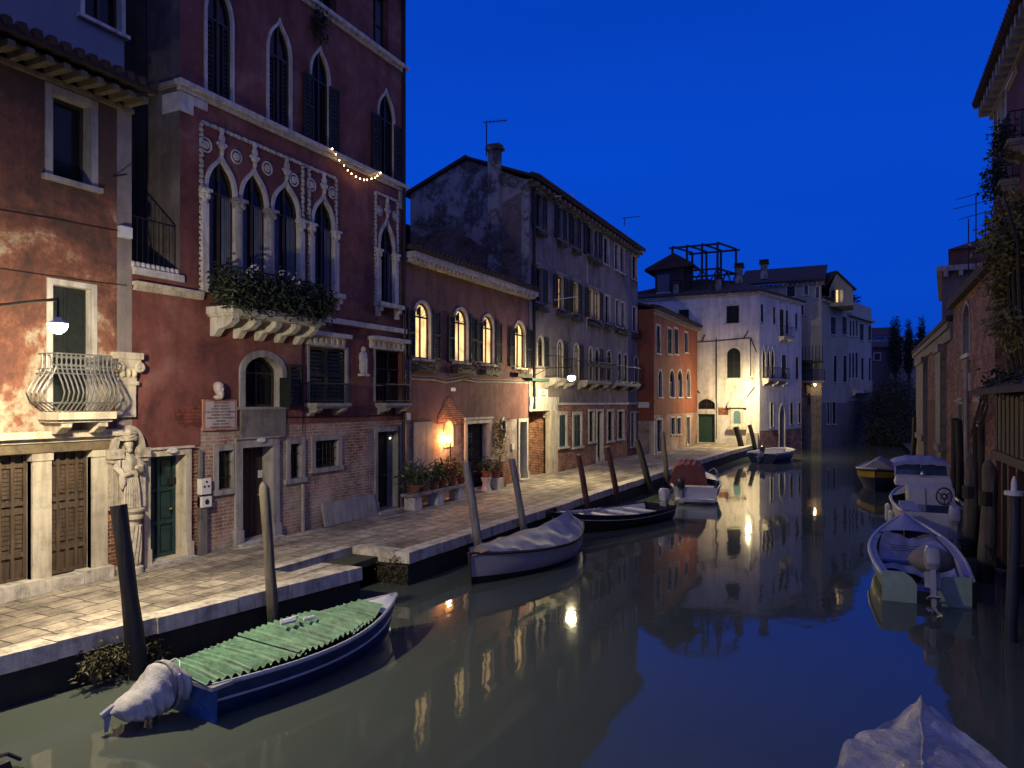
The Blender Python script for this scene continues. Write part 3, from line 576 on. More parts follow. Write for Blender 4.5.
struct(mb, 'quay_wall', M['quaywall'])
mb = MB()
for i in range(5): mb.wbox(-10.45, -9.745, 10.95 + .42 * i, 13.40, -.8, GZ - .15 - .145 * i)
struct(mb, 'water_steps', M['slime'])
mb = MB(); mb.poly([(-60, -8, GZ - .02), (-14.1, -8, GZ - .02), (-14.1, 61, GZ - .02), (-60, 61, GZ - .02)]); mb.poly([(-60, 59.0, GZ - .024), (-7.6, 59.0, GZ - .024), (-4, 72, GZ - .024), (-60, 140, GZ - .024)]); struct(mb, 'ground', M['slime'])

PL = Face((-12.9, 0), (0, 1))
U = lambda px, py=500, d=0: PL.pix(px, py, d)[0]
Z = lambda px, py, d=0: PL.pix(px, py, d)[1]
# ================================================================== LEFT HOUSE
lh = thing('old_house', 'old house with peeling orange plaster, iron balcony and wooden doors at street level', 'house', (-14, 5, GZ))
LEND = 9.68
FL = Face((-12.9, 0), (0, 1))
window(lh, FL, FL.rect(52, 92, 176, 90.5), fw=.13, stone_='stonegrey', depth=.28, mull=0, trans=0, sill=.09)
bd = FL.rect(52, 284, 411, 91)
FL.holes.append((*bd, None, None))
mb = MB(); ring_strip(mb, FL, outline(*bd), outline(*bd, fw=.10), -.01, .03, -.22); df = mb.build('balcony_door_frame', M['stone'], lh, recalc=False)
um = (bd[0] + bd[1]) / 2
for a, b in ((bd[0], um - .005), (um + .005, bd[1])): shutter_mesh(FL, a, b, bd[2], bd[3], -.2, -.15, False).build('balcony_door', M['shutter'], df)
zl1, zl0 = Z(50, 431), Z(50, 452)
# street-level doors between stone piers
ds = []
for a, b in ((-70, 31), (51, 91)):
    u0, u1 = U(a), U(b); zt = zl0 - .02; FL.holes.append((u0, u1, GZ, zt, None, None))
    mb = MB(); dp = -.16
    mb.poly([FL.P(u0, GZ + .2, dp), FL.P(u1, GZ + .2, dp), FL.P(u1, zt, dp), FL.P(u0, zt, dp)])
    nn = 4 if a > 0 else 7
    for i in range(nn + 1): uu = u0 + (u1 - u0 - .06) * i / nn; mb.box(FL, uu, uu + .06, GZ + .28, zt, dp + .002, dp + .045)
    for q in (0, .20, .55, .62, .93): zz = GZ + .22 + (zt - GZ - .3) * q; mb.box(FL, u0, u1, zz, zz + .07 + (.03 if q in (.55,) else 0), dp + .003, dp + .04)
    for i in range(nn):
        for (q0, q1) in ((.25, .54), (.66, .92)):
            ua = u0 + (u1 - u0 - .06) * i / nn + .075; ub = u0 + (u1 - u0 - .06) * (i + 1) / nn - .012
            k = 7
            for j in range(k): za = GZ + .22 + (zt - GZ - .3) * (q0 + .02 + (q1 - q0 - .02) * j / k); mb.box(FL, ua, ub, za + .01, za + (zt - GZ) * (q1 - q0) / k * .8, dp + .004, dp + .022 + .012 * rnd.random())
    mb.build('wooden_door', M['doorwood'], lh, recalc=False)
    rv = MB()
    for uu in (u0, u1): rv.poly([FL.P(uu, GZ, 0), FL.P(uu, zt, 0), FL.P(uu, zt, -.3), FL.P(uu, GZ, -.3)])
    rv.build('door_reveal', M['stonewarm'], lh, recalc=False)
for a, b in ((31, 50), (91, 106)):
    mb = MB(); mb.box(FL, U(a), U(b), GZ, zl0, -.1, .05); mb.box(FL, U(a) - .02, U(b) + .02, zl0 - .14, zl0 - .003, -.1, .07); mb.build('stone_pier', M['stonewarm'], lh)
mb = MB(); mb.box(FL, 3, U(111), zl0, zl0 + .16, -.05, .09); mb.box(FL, 3, U(111), zl0 + .16, zl1 - .12, -.05, .03)
mb.build('door_lintel', M['eavewood'], lh)
mb = MB(); mb.box(FL, 3, U(116), zl1 - .12, zl1, -.03, .22); mb.box(FL, 3, U(116), zl1 - .2, zl1 - .121, -.03, .12); mb.build('ledge', M['stonewarm'], lh)
mb = MB()
for i, (a, b, h) in enumerate(((2, 6.6, .16), (6.62, 7.9, .24), (7.92, 8.6, .19), (8.61, 9.18, .22))): mb.box(FL, a, b, GZ - .02, GZ + h, -.3, .16 + .02 * (i % 2))
mb.build('door_step', M['kerb'], lh)
zt_ = 9.88
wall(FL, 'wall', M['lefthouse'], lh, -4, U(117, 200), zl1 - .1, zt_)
wall(FL, 'corner_render', M['leftgrey'], lh, U(117, 200), LEND, 3.4, zt_)
wall(FL, 'brick_pier', M['brick'], lh, -4, LEND, GZ, zl1 - .1, extra=lambda m: shell(m, FL, -4, LEND, GZ, zt_, 8))
eave(lh, FL, -4, LEND, zt_ + .02, .75, dent=.30, dmat='corbel', dh=.17, roofback=.30, rise=.28)
FU = Face((-13.2, 0), (0, 1))
window(lh, FU, FU.rect(84, -60, 16, 121), fw=.08, stone_='stone', mull=1)
wall(FU, 'upper_storey', M['bluewall'], lh, -4, 9.74, zt_ + .3, 16.5, extra=lambda m: shell(m, FU, -4, 9.74, zt_ + .3, 16.5, 7))
# balcony with bulging iron bars
u0, u1 = U(57, 411, .55), U(115, 411, .55); zb = Z(80, 412, .55)
b = slab(lh, FL, u0, u1, zb, .13, .60, 'stonewarm', 2, .34)
mb = MB(); zt2 = Z(80, 354, .6); h = zt2 - zb
def bulge(q): # q 0 bottom .. 1 top -> extra distance out
    return [(0, .44), (.08, .52), (.2, .66), (.34, .71), (.5, .64), (.66, .54), (.78, .50), (1, .50)]
nb = 13
for i in range(nb):
    uu = u0 + .03 + (u1 - u0 - .06) * i / (nb - 1); mb.tube([FL.P(uu, zb + h * q, d) for q, d in bulge(0)], .014, 6)
    mb.ring(FL, uu, zt2 - h * .13, .50, h * .085, .010, 12, 5)
for k in range(4):
    d = .1 + .13 * k
    for uu, sg in ((u0 + .03, -1), (u1 - .03, 1)): mb.tube([FL.P(uu + sg * (dd - .50) * 1.2, zb + h * q, d) for q, dd in bulge(0)], .013, 6)
for q, d in ((1, .50), (.74, .51), (.66, .54), (.16, .61)):
    e = (d - .50) * 1.2; mb.tube([FL.P(u0 + .03 - e, zb + h * q, .0), FL.P(u0 + .03 - e, zb + h * q, d), FL.P(u1 - .03 + e, zb + h * q, d), FL.P(u1 - .03 + e, zb + h * q, .0)], .014, 6)
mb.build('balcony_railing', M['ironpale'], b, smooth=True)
# corner pilaster with scrolled capital
mb = MB(); a, c = U(119, 400, .1), LEND + .02; z0, z1 = Z(126, 417), Z(126, 353)
mb.box(FL, a, c, z0, z0 + (z1 - z0) * .5, -.1, .10); mb.box(FL, a - .05, c + .04, z0 + (z1 - z0) * .5, z0 + (z1 - z0) * .56, -.1, .14)
mb.box(FL, a, c, z0 + (z1 - z0) * .56, z0 + (z1 - z0) * .78, -.1, .12); mb.box(FL, a - .10, c + .08, z0 + (z1 - z0) * .9, z1, -.1, .22); mb.box(FL, a - .06, c + .06, z0 + (z1 - z0) * .78, z0 + (z1 - z0) * .9, -.1, .17)
for uu in (a - .03, c + .03):
    mb.lathe((0, 0, 0), [(0, 0)], 3) if False else None
    mb.ring(FL, uu, z0 + (z1 - z0) * .78, .17, .075, .035, 14, 6); mb.ball(FL.P(uu, z0 + (z1 - z0) * .78, .17), .035)
for k in range(3): mb.ball(FL.P(a + (c - a) * (k + .5) / 3, z0 + (z1 - z0) * .68, .13), .055, .05, .09)
mb.build('corner_pilaster', M['stonewarm'], lh, smooth=True)
mb = MB(); q = FL.rect(117.5, 226, 237, 128.5); mb.box(FL, *q, 0, .12); mb.build('junction_box', M['whitepaint'], lh)
mb = MB(); mb.tube([FL.P(*FL.pix(px, py), .02) for px, py in ((-40, 262), (0, 268.5), (30, 273), (60, 277), (95, 282), (126, 285.5))], .010, 5); mb.tube([FL.P(*FL.pix(px, py), .02) for px, py in ((-30, 205), (0, 210), (55, 219), (90, 226), (118, 231))], .009, 5)
mb.build('cable', M['iron'], lh)
mb = MB(); p = FL.P(*FL.pix(112, 176.5)); mb.tube([p - Vector((.1, 0, 0)), FL.P(*FL.pix(127, 174, .25), .25)], .018, 6); mb.build('iron_hook', M['iron'], lh)
# ================================================================== GOTHIC PALACE
pa = thing('gothic_palace', 'tall dark red gothic palace with traceried windows and a planted stone balcony', 'palace', (-15, 15, GZ))
FP = Face((-12.9, 0), (0, 1)); PS, PE = 10.8, 19.12; PT = 16.9
gd = door(pa, FP, (*FP.rect(149, 457, 500, 184.5)[:2], GZ, Z(149, 457)), 'doorgreen', .32, .14, .05, 'stonewarm', .12, (2, 3))
mb = MB(); a = FP.rect(168, 481, 485, 176, -.27); mb.box(FP, a[0], a[1], a[2] , a[3] + .06, -.3, -.245); mb.build('letter_slot', M['iron'], gd)
dd = door(pa, FP, (*FP.rect(241, 448, 500, 272)[:2], GZ, Z(241, 448)), 'doordark', .35, .20, .06, 'stonegrey', .1, planks=True)
mb = MB(); a = FP.rect(258, 470.5, 478, 262.5, -.3); mb.box(FP, *a, -.31, -.295); mb.build('paper_notice', M['signwhite'], dd)
window(pa, FP, FP.rect(218, 451, 490, 233), fw=.13, stone_='stonegrey', bars=4, mull=0, trans=0, sill=.12, sout=.05)
window(pa, FP, FP.rect(290, 444, 479, 301), fw=.13, stone_='stonegrey', bars=3, mull=0, trans=0, sill=.12, sout=.05)
window(pa, FP, FP.rect(315, 441, 468.5, 338), fw=.14, stone_='stonegrey', bars=6, mull=0, trans=0, sill=.12, sout=.05)
d3 = door(pa, FP, (*FP.rect(377, 432, 500, 399)[:2], GZ, Z(377, 432)), 'doordark', .5, .13, .04, 'stonegrey', .0, (1, 3))
# arched first-floor window with stone panel below
a = FP.rect(244, 372, 407, 281); za = Z(262, 357)
wn = window(pa, FP, (a[0], a[1], a[2], za), 'round', a[3], depth=.3, fw=.16, proud=.05, stone_='stonegrey', sill=.06, sout=.06, mull=1)
shutter_mesh(FP, a[1] + .18, a[1] + .62, a[2], a[3] + .25, .07, .12).build('shutter', M['shutter'], wn)
mb = MB(); q = a[1] - .03; mb.box8([FP.P(q, a[2], -.02), FP.P(q - .12, a[2], .42), FP.P(q - .12, a[3] - .1, .42), FP.P(q, a[3] - .1, -.02), FP.P(q + .04, a[2], -.02), FP.P(q - .08, a[2], .42), FP.P(q - .08, a[3] - .1, .42), FP.P(q + .04, a[3] - .1, -.02)]); mb.build('shutter', M['shutter'], wn)
mb = MB(); mb.box(FP, a[0] - .12, a[1] + .12, Z(262, 437), a[2] - .06, -.02, .045); mb.build('stone_panel', M['stoneblack'], pa)
# house number ovals
for px, py, s in ((173, 450.5, 'NUM'), (262, 440, 'NUM')):
    u_, z_ = FP.pix(px, py, .11); mb = MB(); mb.prism(FP, [(u_ + .11 * math.cos(k * math.pi / 8), z_ + .055 * math.sin(k * math.pi / 8)) for k in range(16)], .05, .118); mb.build('number_plate', M['signwhite'], pa)
# first-floor casements with iron balconies
for xl, xr, yt, yb, bxl, bxr, byt, byb, hx in ((309, 346, 346, 403, 303, 351, 382, 403, (308, 349, 336)), (375, 409, 349, 402, 374, 411.5, 383, 403, (373, 408, 341))):
    r_ = FP.rect(xl, yt, yb, xr); wn = window(pa, FP, r_, fw=.08, stone_='stonegrey', depth=.25, hood=0, sill=.0, mull=1, trans=2, shut='c' if xl < 350 else '', curtain=None)
    b = slab(pa, FP, U(bxl + 1, 400, 0), min(U(bxr, 400, .4), PE), Z(xl, byb, .4), .09, .42, 'stonegrey', 2, .2)
    railing(b, FP, U(bxl + 1, 400, 0), min(U(bxr, 400, .4), PE), Z(xl, byb, .4), Z(xl, byt, .4), .40, 15)
    mb = MB(); ua, ub = U(hx[0], 340, .2), U(hx[1], 340, .2); zh = Z((hx[0] + hx[1]) / 2, hx[2], .2); mb.box(FP, ua, ub, zh - .02, zh + .09, -.01, .32); mb.box(FP, ua + .08, ub - .08, zh - .26, zh - .021, -.01, .12)
    for k in range(7): uu = ua + .14 + (ub - ua - .28) * k / 6; mb.box(FP, uu - .05, uu + .05, zh - .2, zh - .06, .12, .15)
    mb.build('window_hood', M['stone'], wn)
# traceried windows of the main floor
zsp, zap, zfl = Z(237, 200), Z(219, 158), Z(237, 298)
def capital(mb, u, z, d=.02, r=.11):
    c = FP.P(u, z, d); mb.lathe(c, [(r * .8, -.30), (r * 1.0, -.27), (r * .8, -.24), (r * .95, -.15), (r * 1.35, -.04), (r * 1.6, 0)], 10)
    for k in range(8): t = k * math.pi / 4; mb.ball(c + Vector((math.cos(t) * r * 1.2, math.sin(t) * r * 1.2, -.09)), .04, .04, .07, 6, 4)
    mb.wbox(c.x - r * 1.5, c.x + r * 1.5, c.y - r * 1.5, c.y + r * 1.5, c.z, c.z + .06)
def rope(mb, a, b, d, wdt=.075, seg=.11):
    a = Vector((*a, 0)); b = Vector((*b, 0)); L = (b - a).length; n = int(L / seg); di = (b - a) / n; nr = Vector((-di.y, di.x, 0)).normalized() * wdt / 2
    for i in range(n):
        p = a + di * i; q = a + di * (i + .8); sk = di * .25
        if i % 2: sk = -sk
        mb.prism(FP, [(p - nr - sk).xy[:], (q - nr - sk).xy[:], (q + nr + sk).xy[:], (p + nr + sk).xy[:]], -.01, d)
def finial(mb, u, z, s=1.0):
    for (dz, r, hh) in ((.0, .05, .10), (.16, .13, .12), (.34, .10, .14), (.52, .05, .12)): mb.ball(FP.P(u, z + dz * s, .05), .06, r * s, hh * s, 8, 5)
    mb.ball(FP.P(u - .11 * s, z + .2 * s, .05), .05, .07 * s, .06 * s, 6, 4); mb.ball(FP.P(u + .11 * s, z + .2 * s, .05), .05, .07 * s, .06 * s, 6, 4)
def roundel(mb, u, z, r=.15): mb.ring(FP, u, z, .02, r, .022, 18, 6); mb.ring(FP, u, z, .02, r * .45, .03, 10, 6); mb.ball(FP.P(u, z, .02), .03, r * .3, r * .3)
def gothic(ul, ur, zs, zp, zf, curtain=.3, fw=.075):
    wn = window(pa, FP, (ul, ur, zf, zp), 'ogee', zs, depth=.11, fw=fw, proud=.06, stone_='stone', sill=0, mull=1, trans=1, curtain=curtain, name='gothic_window')
    t = MB()
    mb = MB(); uc = (ul + ur) / 2; finial(mb, uc, zp + fw * 1.5 + .02, .85); mb.build('finial', M['stone'], wn, smooth=True)
    o = outline(ul + .06, ur - .06, zs - .02, zp - .12, 'ogee', zs); c = MB() # cusped trefoil inside the arch
    for sg in (-1, 1):
        uu = uc + sg * (ur - ul) * .30; c.ring(FP, uu, zs + (zp - zs) * .30, -.05, (ur - ul) * .17, .03, 12, 5)
    return wn
ux = [U(206.5, 200), U(233.5, 200), U(241, 200), U(265, 200), U(272.5, 200), U(297.5, 200)]
for k in range(3): gothic(ux[2 * k], ux[2 * k + 1], zsp, zap, zfl)
u4 = (U(312.5, 230), U(332.5, 230)); gothic(*u4, zsp, zap, Z(322, 292), .25)
u5 = (U(379, 260), U(393, 260)); z5s, z5p, z5f = Z(386, 252), Z(387, 221), Z(386, 304)
gothic(*u5, z5s, z5p, z5f, .2)
mb = MB()
for k in (1, 3):
    mb = MB(); uc = (ux[k] + ux[k + 1]) / 2; mb.lathe(FP.P(uc, zfl, .02), [(.13, 0), (.14, .12), (.105, .16), (.098, zsp - zfl - .3)], 14); capital(mb, uc, zsp - .06); mb.build('column', M['stonegrey'], pa, smooth=True)
mb = MB()
for uu, sg in ((ux[0], -1), (ux[5], 1), (u4[0], -1), (u4[1], 1)):
    mb = MB(); c = uu + sg * .09; mb.box(FP, c - .085, c + .085, zfl if abs(uu - u4[0]) > 1.4 else Z(322, 292), zsp - .3, .02, .09); capital(mb, c, zsp - .06, .03, .085); mb.build('pilaster', M['stone'], pa, smooth=True)
for uu, sg in ((u5[0], -1), (u5[1], 1)): mb = MB(); c = uu + sg * .09; mb.box(FP, c - .085, c + .085, z5f, z5s - .3, .02, .09); capital(mb, c, z5s - .06, .03, .085); mb.build('pilaster', M['stone'], pa, smooth=True)
mb = MB(); zft = Z(199, 121); fl, fm, fm2, fr = U(200.5, 200), U(302, 200), U(308.5, 200), U(335.5, 200)
for a_, b_ in (((fl, zft), (fr, zft)), ((fl, zfl - .1), (fl, zft)), ((fm, zfl - .1), (fm, zft)), ((fm2, Z(322, 292)), (fm2, zft)), ((fr, Z(322, 292)), (fr, zft))): mb = MB(); rope(mb, a_, b_, .05); mb.build('rope_moulding', M['stone'], pa)
f5l, f5r, f5t = U(375, 240), U(397, 240), Z(386, 197)
for a_, b_ in (((f5l, f5t), (f5r, f5t)), ((f5l, z5f), (f5l, f5t)), ((f5r, z5f), (f5r, f5t))): mb = MB(); rope(mb, a_, b_, .05); mb.build('rope_moulding', M['stone'], pa)
for px, py in ((205.2, 145), (235.8, 157), (266.7, 168.5), (293.3, 180), (311, 185), (332, 193)): mb = MB(); roundel(mb, *FP.pix(px, py)); mb.build('roundel_relief', M['stone'], pa, smooth=True)
for px, py in ((379, 211), (394.5, 216)): mb = MB(); roundel(mb, *FP.pix(px, py), .13); mb.build('roundel_relief', M['stone'], pa, smooth=True)
for uu in (u4, u5):
    mb = MB(); zz = Z(322, 292) if uu is u4 else z5f
    mb.box(FP, uu[0] - .25, uu[1] + .25, zz - .12, zz, -.01, .26)
    for e in (uu[0] - .12, uu[1] + .12): mb.box(FP, e - .07, e + .07, zz - .26, zz - .121, -.01, .2); mb.box(FP, e - .06, e + .06, zz - .42, zz - .261, -.01, .11)
    mb.build('window_sill', M['stone'], pa)
# planted balcony
u0, u1 = U(206, 303, 0), U(324, 319, .75); zb = Z(225, 303.5, .8)
b = slab(pa, FP, u0, u1, zb, .16, .8, 'stone', 5, .42)
railing(b, FP, u0 + .06, u1 - .06, zb, zb + .85, .74, 30)
mb = MB(); rg = random.Random(3); bl = []
for k in range(26): uu = u0 + .05 + (u1 - u0 - .1) * k / 25; p = FP.P(uu, zb + rg.uniform(.15, .62), .76); bl.append((p.x, p.y, p.z, .22, .3, rg.uniform(.16, .34)))
for k in range(14): uu = u0 + .05 + (u1 - u0 - .1) * k / 13; p = FP.P(uu, zb + .35, .86); bl.append((p.x, p.y, p.z, .16, .28, .5))
for k in range(8): p = FP.P(rg.choice((u0, u1)), zb + .5, rg.uniform(.1, .75)); bl.append((p.x, p.y, p.z, .2, .16, .42))
mb.leaves(bl, 5200, .13, rg, .5); mb.build('foliage', M['leafd'], b, recalc=False)
mb = MB(); bl = []
for px, py in ((250, 272), (254, 268), (285, 276), (291, 282), (281, 273)): u_, z_ = FP.pix(px, py, .9); p = FP.P(u_, z_, .98); bl.append((p.x, p.y, p.z, .06, .14, .09))
mb.leaves(bl, 50, .07, rg, 0, .9); mb.build('white_flowers', M['flower'], b, recalc=False)
# third floor
z1s = Z(300, 133)
mb = MB()
zc = (Z(185, 77, .15) + Z(400, 183.5, .15)) / 2; zc2 = Z(399, 60, .15)
for zz in (zc, zc2): mb = MB(); mb.box(FP, PS - .12, PE + .05, zz - .10, zz, -.02, .16); mb.box(FP, PS - .06, PE, zz - .2, zz - .1, -.02, .07); mb.build('string_course', M['stone'], pa)
zs1 = Z(325, 317); mb = MB(); mb.box(FP, U(322), PE, zs1 - .14, zs1, -.02, .12); mb.build('string_course', M['stone'], pa)
zw = Z(278, 21), Z(267, 50)
for xl, xr, sh in ((206, 231, 'c'), (268, 289.5, 'c'), (310.5, 328, 'lr'), (378, 393, 'lr')):
    ul, ur = U(xl, 60), U(xr, 60)
    wn = window(pa, FP, (ul, ur, zc + .06, zw[0]), 'ogee', zw[1], depth=.10, fw=.06, proud=.05, stone_='stone', sill=0, mull=1, trans=1, shut='' if sh == 'lr' else '', name='gothic_window')
    zt = zw[1] - .02
    if sh == 'c': shutter_mesh(FP, ul + .02, ul + (ur - ul) * .36, zc + .07, zt, -.08, -.04).build('shutter', M['shutter'], wn); shutter_mesh(FP, ur - (ur - ul) * .30, ur - .02, zc + .07, zt, -.08, -.04).build('shutter', M['shutter'], wn)
    else:
        hw = (ur - ul) / 2
        shutter_mesh(FP, ul - .06 - hw * .8, ul + .03, zc + .06, zt, .055, .10).build('shutter', M['shutter'], wn); shutter_mesh(FP, ur - .03, min(ur + .06 + hw * .9, PE), zc + .06, zt, .055, .10).build('shutter', M['shutter'], wn)
window(pa, FP, (U(373, 30), U(388, 30), zc2 + .03, zc2 + 1.7), fw=.0, proud=.005, stone_='palace', sill=0, depth=.25, pane='curtain')
window(pa, FP, (U(318, 30), U(336, 30), zc2 + .03, zc2 + 1.7), fw=.0, proud=.005, stone_='palace', sill=0, depth=.25)
# quoins, rope ledge, relief, plaque details
mb = MB(); mb.box(FP, PS - .03, PS + .32, zc - .62, zc - .22, -.5, .035); mb.box(FP, PS - .025, PS + .7, zc - .40, zc - .22, -.02, .034); mb.build('quoin', M['stone'], pa); mb = MB(); mb.box(FP, PE - .3, PE + .02, zc - .75, zc - .22, -.3, .03); mb.build('quoin', M['stone'], pa)
ztr = Z(150, 273)
# front wall of the low terrace, its coping and rope ledge
mb = MB(); mb.box(FP, LEND + .01, PS + .05, ztr - .08, ztr + .06, -.3, .08)
for k in range(10): uu = LEND + .03 + (PS - LEND - .1) * k / 9; mb.lathe(FP.P(uu, ztr + .06, -.02), [(.05, 0), (.06, .04), (.05, .1), (.03, .12)], 8)
mb.build('terrace_coping', M['stone'], pa)
zrl = Z(160, 292); mb = MB(); mb.box(FP, LEND + .01, U(200, 300), zrl + .06, zrl + .13, -.02, .14)
n = 26
for k in range(n): uu = LEND + .02 + (U(200, 300) - LEND) * k / n; mb.prism(FP, [(uu, zrl - .04), (uu + .045, zrl - .04), (uu + .075, zrl + .06), (uu + .03, zrl + .06)], -.01, .10)
mb.build('rope_ledge', M['stonewarm'], pa)
railing(pa, Face((-13.0, 0), (0, 1)), LEND + .05, PS - .05, ztr + .12, ztr + 1.1, .02, 9, d0=.0, name='terrace_railing')
mb = MB(); mb.poly([(-15.2, LEND - .4, ztr - .2), (-15.2, PS + .1, ztr - .2), (-15.2, PS + .1, 16.5), (-15.2, LEND - .4, 16.5)]); mb.poly([(-15.2, LEND, ztr - .1), (-15.2, PS, ztr - .1), (-12.9, PS, ztr - .1), (-12.9, LEND, ztr - .1)]); mb.build('terrace_back_wall', M['sidewall'], pa, recalc=False)
mb = MB(); mb.poly([(-12.9, PS, ztr - .3), (-20, PS, ztr - .3), (-20, PS, PT), (-12.9, PS, PT)]); mb.build('side_wall', M['sidewall'], pa, recalc=False)
mb = MB(); mb.wbox(-13.5, -12.92, PS - .1, PS + .0, zc - .1, zc); mb.wbox(-15.2, -13.55, PS - .14, PS, zc - .16, zc - .02); mb.build('side_string_course', M['stonegrey'], pa)
mb = MB(); mb.tube([(-13.9, PS - .03, zc + 2), (-13.85, PS - .03, 9.0), (-13.95, PS - .03, 8.2), (-13.7, PS - .03, 7.2), (-13.75, PS - .03, 6.8)], .012, 5); mb.build('hanging_cable', M['iron'], pa)
zbk = Z(205, 437)
zpl = Z(160, 447)
wall(FP, 'terrace_wall', M['palace'], pa, LEND, PS, zpl - .02, ztr)
wall(FP, 'plaster_wall', M['palace'], pa, PS, PE, Z(290, 424), PT, extra=lambda m: shell(m, FP, PS + .01, PE, 3, PT, 8))
wall(FP, 'plaster_wall_low', M['palace'], pa, PS, U(200, 440), zpl - .02, Z(290, 424), .0).name = 'low_plaster'
wall(FP, 'brick_wall', M['brickold'], pa, U(200, 440), PE, GZ, Z(290, 424), -.02)
wall(FP, 'brick_base', M['brick'], pa, LEND, U(200, 440), GZ, zpl - .02, -.02)
mb = MB(); mb.poly([FP.P(*p, .003) for p in [FP.pix(*q) for q in ((205.5, 437), (289, 424), (345, 421.5), (404, 420.5), (404, 423), (380, 424), (345, 424.5), (320, 427.5), (289, 428), (260, 434), (222, 438.5))]]) if False else None
eave(pa, FP, PS, PE, PT, .7, dent=.5, roofback=8)
# exposed-brick outline on the plaster
mb = MB(); pts = [(176, 422), (174, 415), (178, 408), (186, 406.5), (195, 407), (199, 403), (206, 396), (214, 388.5), (215, 391), (207, 398.5), (203, 404), (205, 412), (204, 425), (197, 427), (190, 425), (186, 429), (180, 426)]
mb.prism(FP, [FP.pix(*p) for p in pts], -.01, .012); mb.build('worn_brick_patch', brick('plastered_brick', (.20, .058, .034), (.16, .045, .028), (.12, .035, .022)), pa)
# pipe stubs
mb = MB(); mb.tube([FP.P(U(301), GZ, .06), FP.P(U(301), Z(301, 484), .06)], .05, 8); mb.build('drain_pipe', M['stonegrey'], pa, smooth=True)
mb = MB(); mb.box(FP, U(197.5), U(204), GZ, Z(200, 508), -.01, .10); mb.box(FP, U(198), U(200.5), Z(200, 508), Z(200, 450), -.01, .06); mb.build('meter_post', M['stoneblack'], pa)
for a_, tag_ in ((FP.rect(197.5, 479, 494.5, 207), 3), (FP.rect(198, 497, 507.5, 207.5), 1)):
    mb = MB(); mb.box(FP, *a_, -.01, .13); bx = mb.build('meter_box', M['signwhite'], pa); mb = MB()
    if tag_ == 3: cc = ((.5, .8), (.28, .5), (.72, .5))
    else: cc = ((.5, .5),)
    for x_, y_ in cc: mb.ball(FP.P(a_[0] + (a_[1] - a_[0]) * x_, a_[2] + (a_[3] - a_[2]) * y_, .13), .02, .03 if tag_ == 3 else .06, .025 if tag_ == 3 else .06)
    mb.build('button', M['black'], bx)
mb = MB(); mb.tube([FP.P(PE - .12, GZ, .08), FP.P(PE - .12, 16.8, .08)], .055, 8); mb.tube([FP.P(PE - .35, GZ + .0, .05), FP.P(PE - .35, Z(400, 425), .05)], .03, 6); mb.build('rain_pipe', M['iron'], pa, smooth=True)
mb = MB(); a_ = FP.rect(403.5, 413, 420, 407.5); mb.box(FP, *a_, 0, .12); mb.build('junction_box', M['whitepaint'], pa)
for yy in (312, 418): pass
mb = MB(); mb.tube([FP.P(*FP.pix(px, py), .03) for px, py in ((285, 417), (320, 417), (360, 416), (404, 414.5))], .012, 5); mb.tube([FP.P(*FP.pix(px, py), .03) for px, py in ((302, 436), (302, 400), (301.5, 345))], .012, 5); mb.build('cable', M['iron'], pa)
# dark tuft hanging under the upper string course
mb = MB(); p = FP.P(*FP.pix(316, 22), .1); mb.leaves([(p.x, p.y, p.z - .05, .1, .2, .4)], 260, .14, rg, .8); mb.build('hanging_foliage', M['leafblack'], pa, recalc=False)
# ================================================================== things fixed to the left-hand facades
# plaque, bust, relief
mb = MB(); q = FP.rect(201.5, 399.5, 431, 235.5); mb.box(FP, *q, -.01, .05); t = thing('stone_plaque', 'inscribed marble plaque on the red palace wall under a carved head', 'plaque', FP.P(q[0], q[2], 0)); mb.build('border', M['plaquepink'], t)
mb = MB(); mb.box(FP, q[0] + .07, q[1] - .07, q[2] + .06, q[3] - .05, .045, .058); mb.build('marble_panel', M['marble'], t)
W_ = q[1] - q[0]
text(t, "NON IGNORARE VIANDANTE\nL'ANTICA CASA DI\nJACOPO ROBUSTI\nDETTO IL TINTORETTO\nDI QUI PER OGNI DOVE SI DIFFUSERO\nINNUMEREVOLI DIPINTI\nPUBBLICAMENTE E PRIVATAMENTE\nAMMIRABILI\nDAL SUO INGEGNO\nMAGISTRALMENTE CREATI\nMDCCCXLII", FP, (q[0] + q[1]) / 2, (q[2] + q[3]) / 2, .062, W_ * .052, 'letter', 1.35)
t = thing('carved_head', 'small carved stone head of a bearded man set above the plaque', 'sculpture', FP.P((q[0] + q[1]) / 2 - .06, q[3], 0))
mb = MB(); c = FP.P((q[0] + q[1]) / 2 - .06, q[3] + .02, .05)
mb.ball(c + Vector((.02, 0, .22)), .11, .105, .15, 14, 10); mb.ball(c + Vector((.06, .01, .10)), .08, .075, .12, 12, 8); mb.ball(c + Vector((.13, .0, .2)), .028, .02, .045, 8, 6)
mb.ball(c + Vector((.105, -.045, .235)), .02, .024, .016, 8, 5); mb.ball(c + Vector((.105, .045, .235)), .02, .024, .016, 8, 5); mb.ball(c + Vector((.105, 0, .275)), .025, .075, .02, 8, 5)
for s_ in (-1, 1): mb.ball(c + Vector((0, .105 * s_, .21)), .025, .02, .04, 8, 5)
mb.ball(c + Vector((.0, 0, .28)), .12, .115, .10, 12, 8); mb.ball(c + Vector((.0, .0, .03)), .09, .12, .06, 12, 6)
mb.build('bust', M['marble'], t, smooth=True)
t = thing('figure_relief', 'pale carved standing figure between the two casement windows', 'relief', FP.P(*FP.pix(360, 376), 0))
a = FP.rect(356, 346, 376, 366); mb = MB(); uc = (a[0] + a[1]) / 2; h = a[3] - a[2]
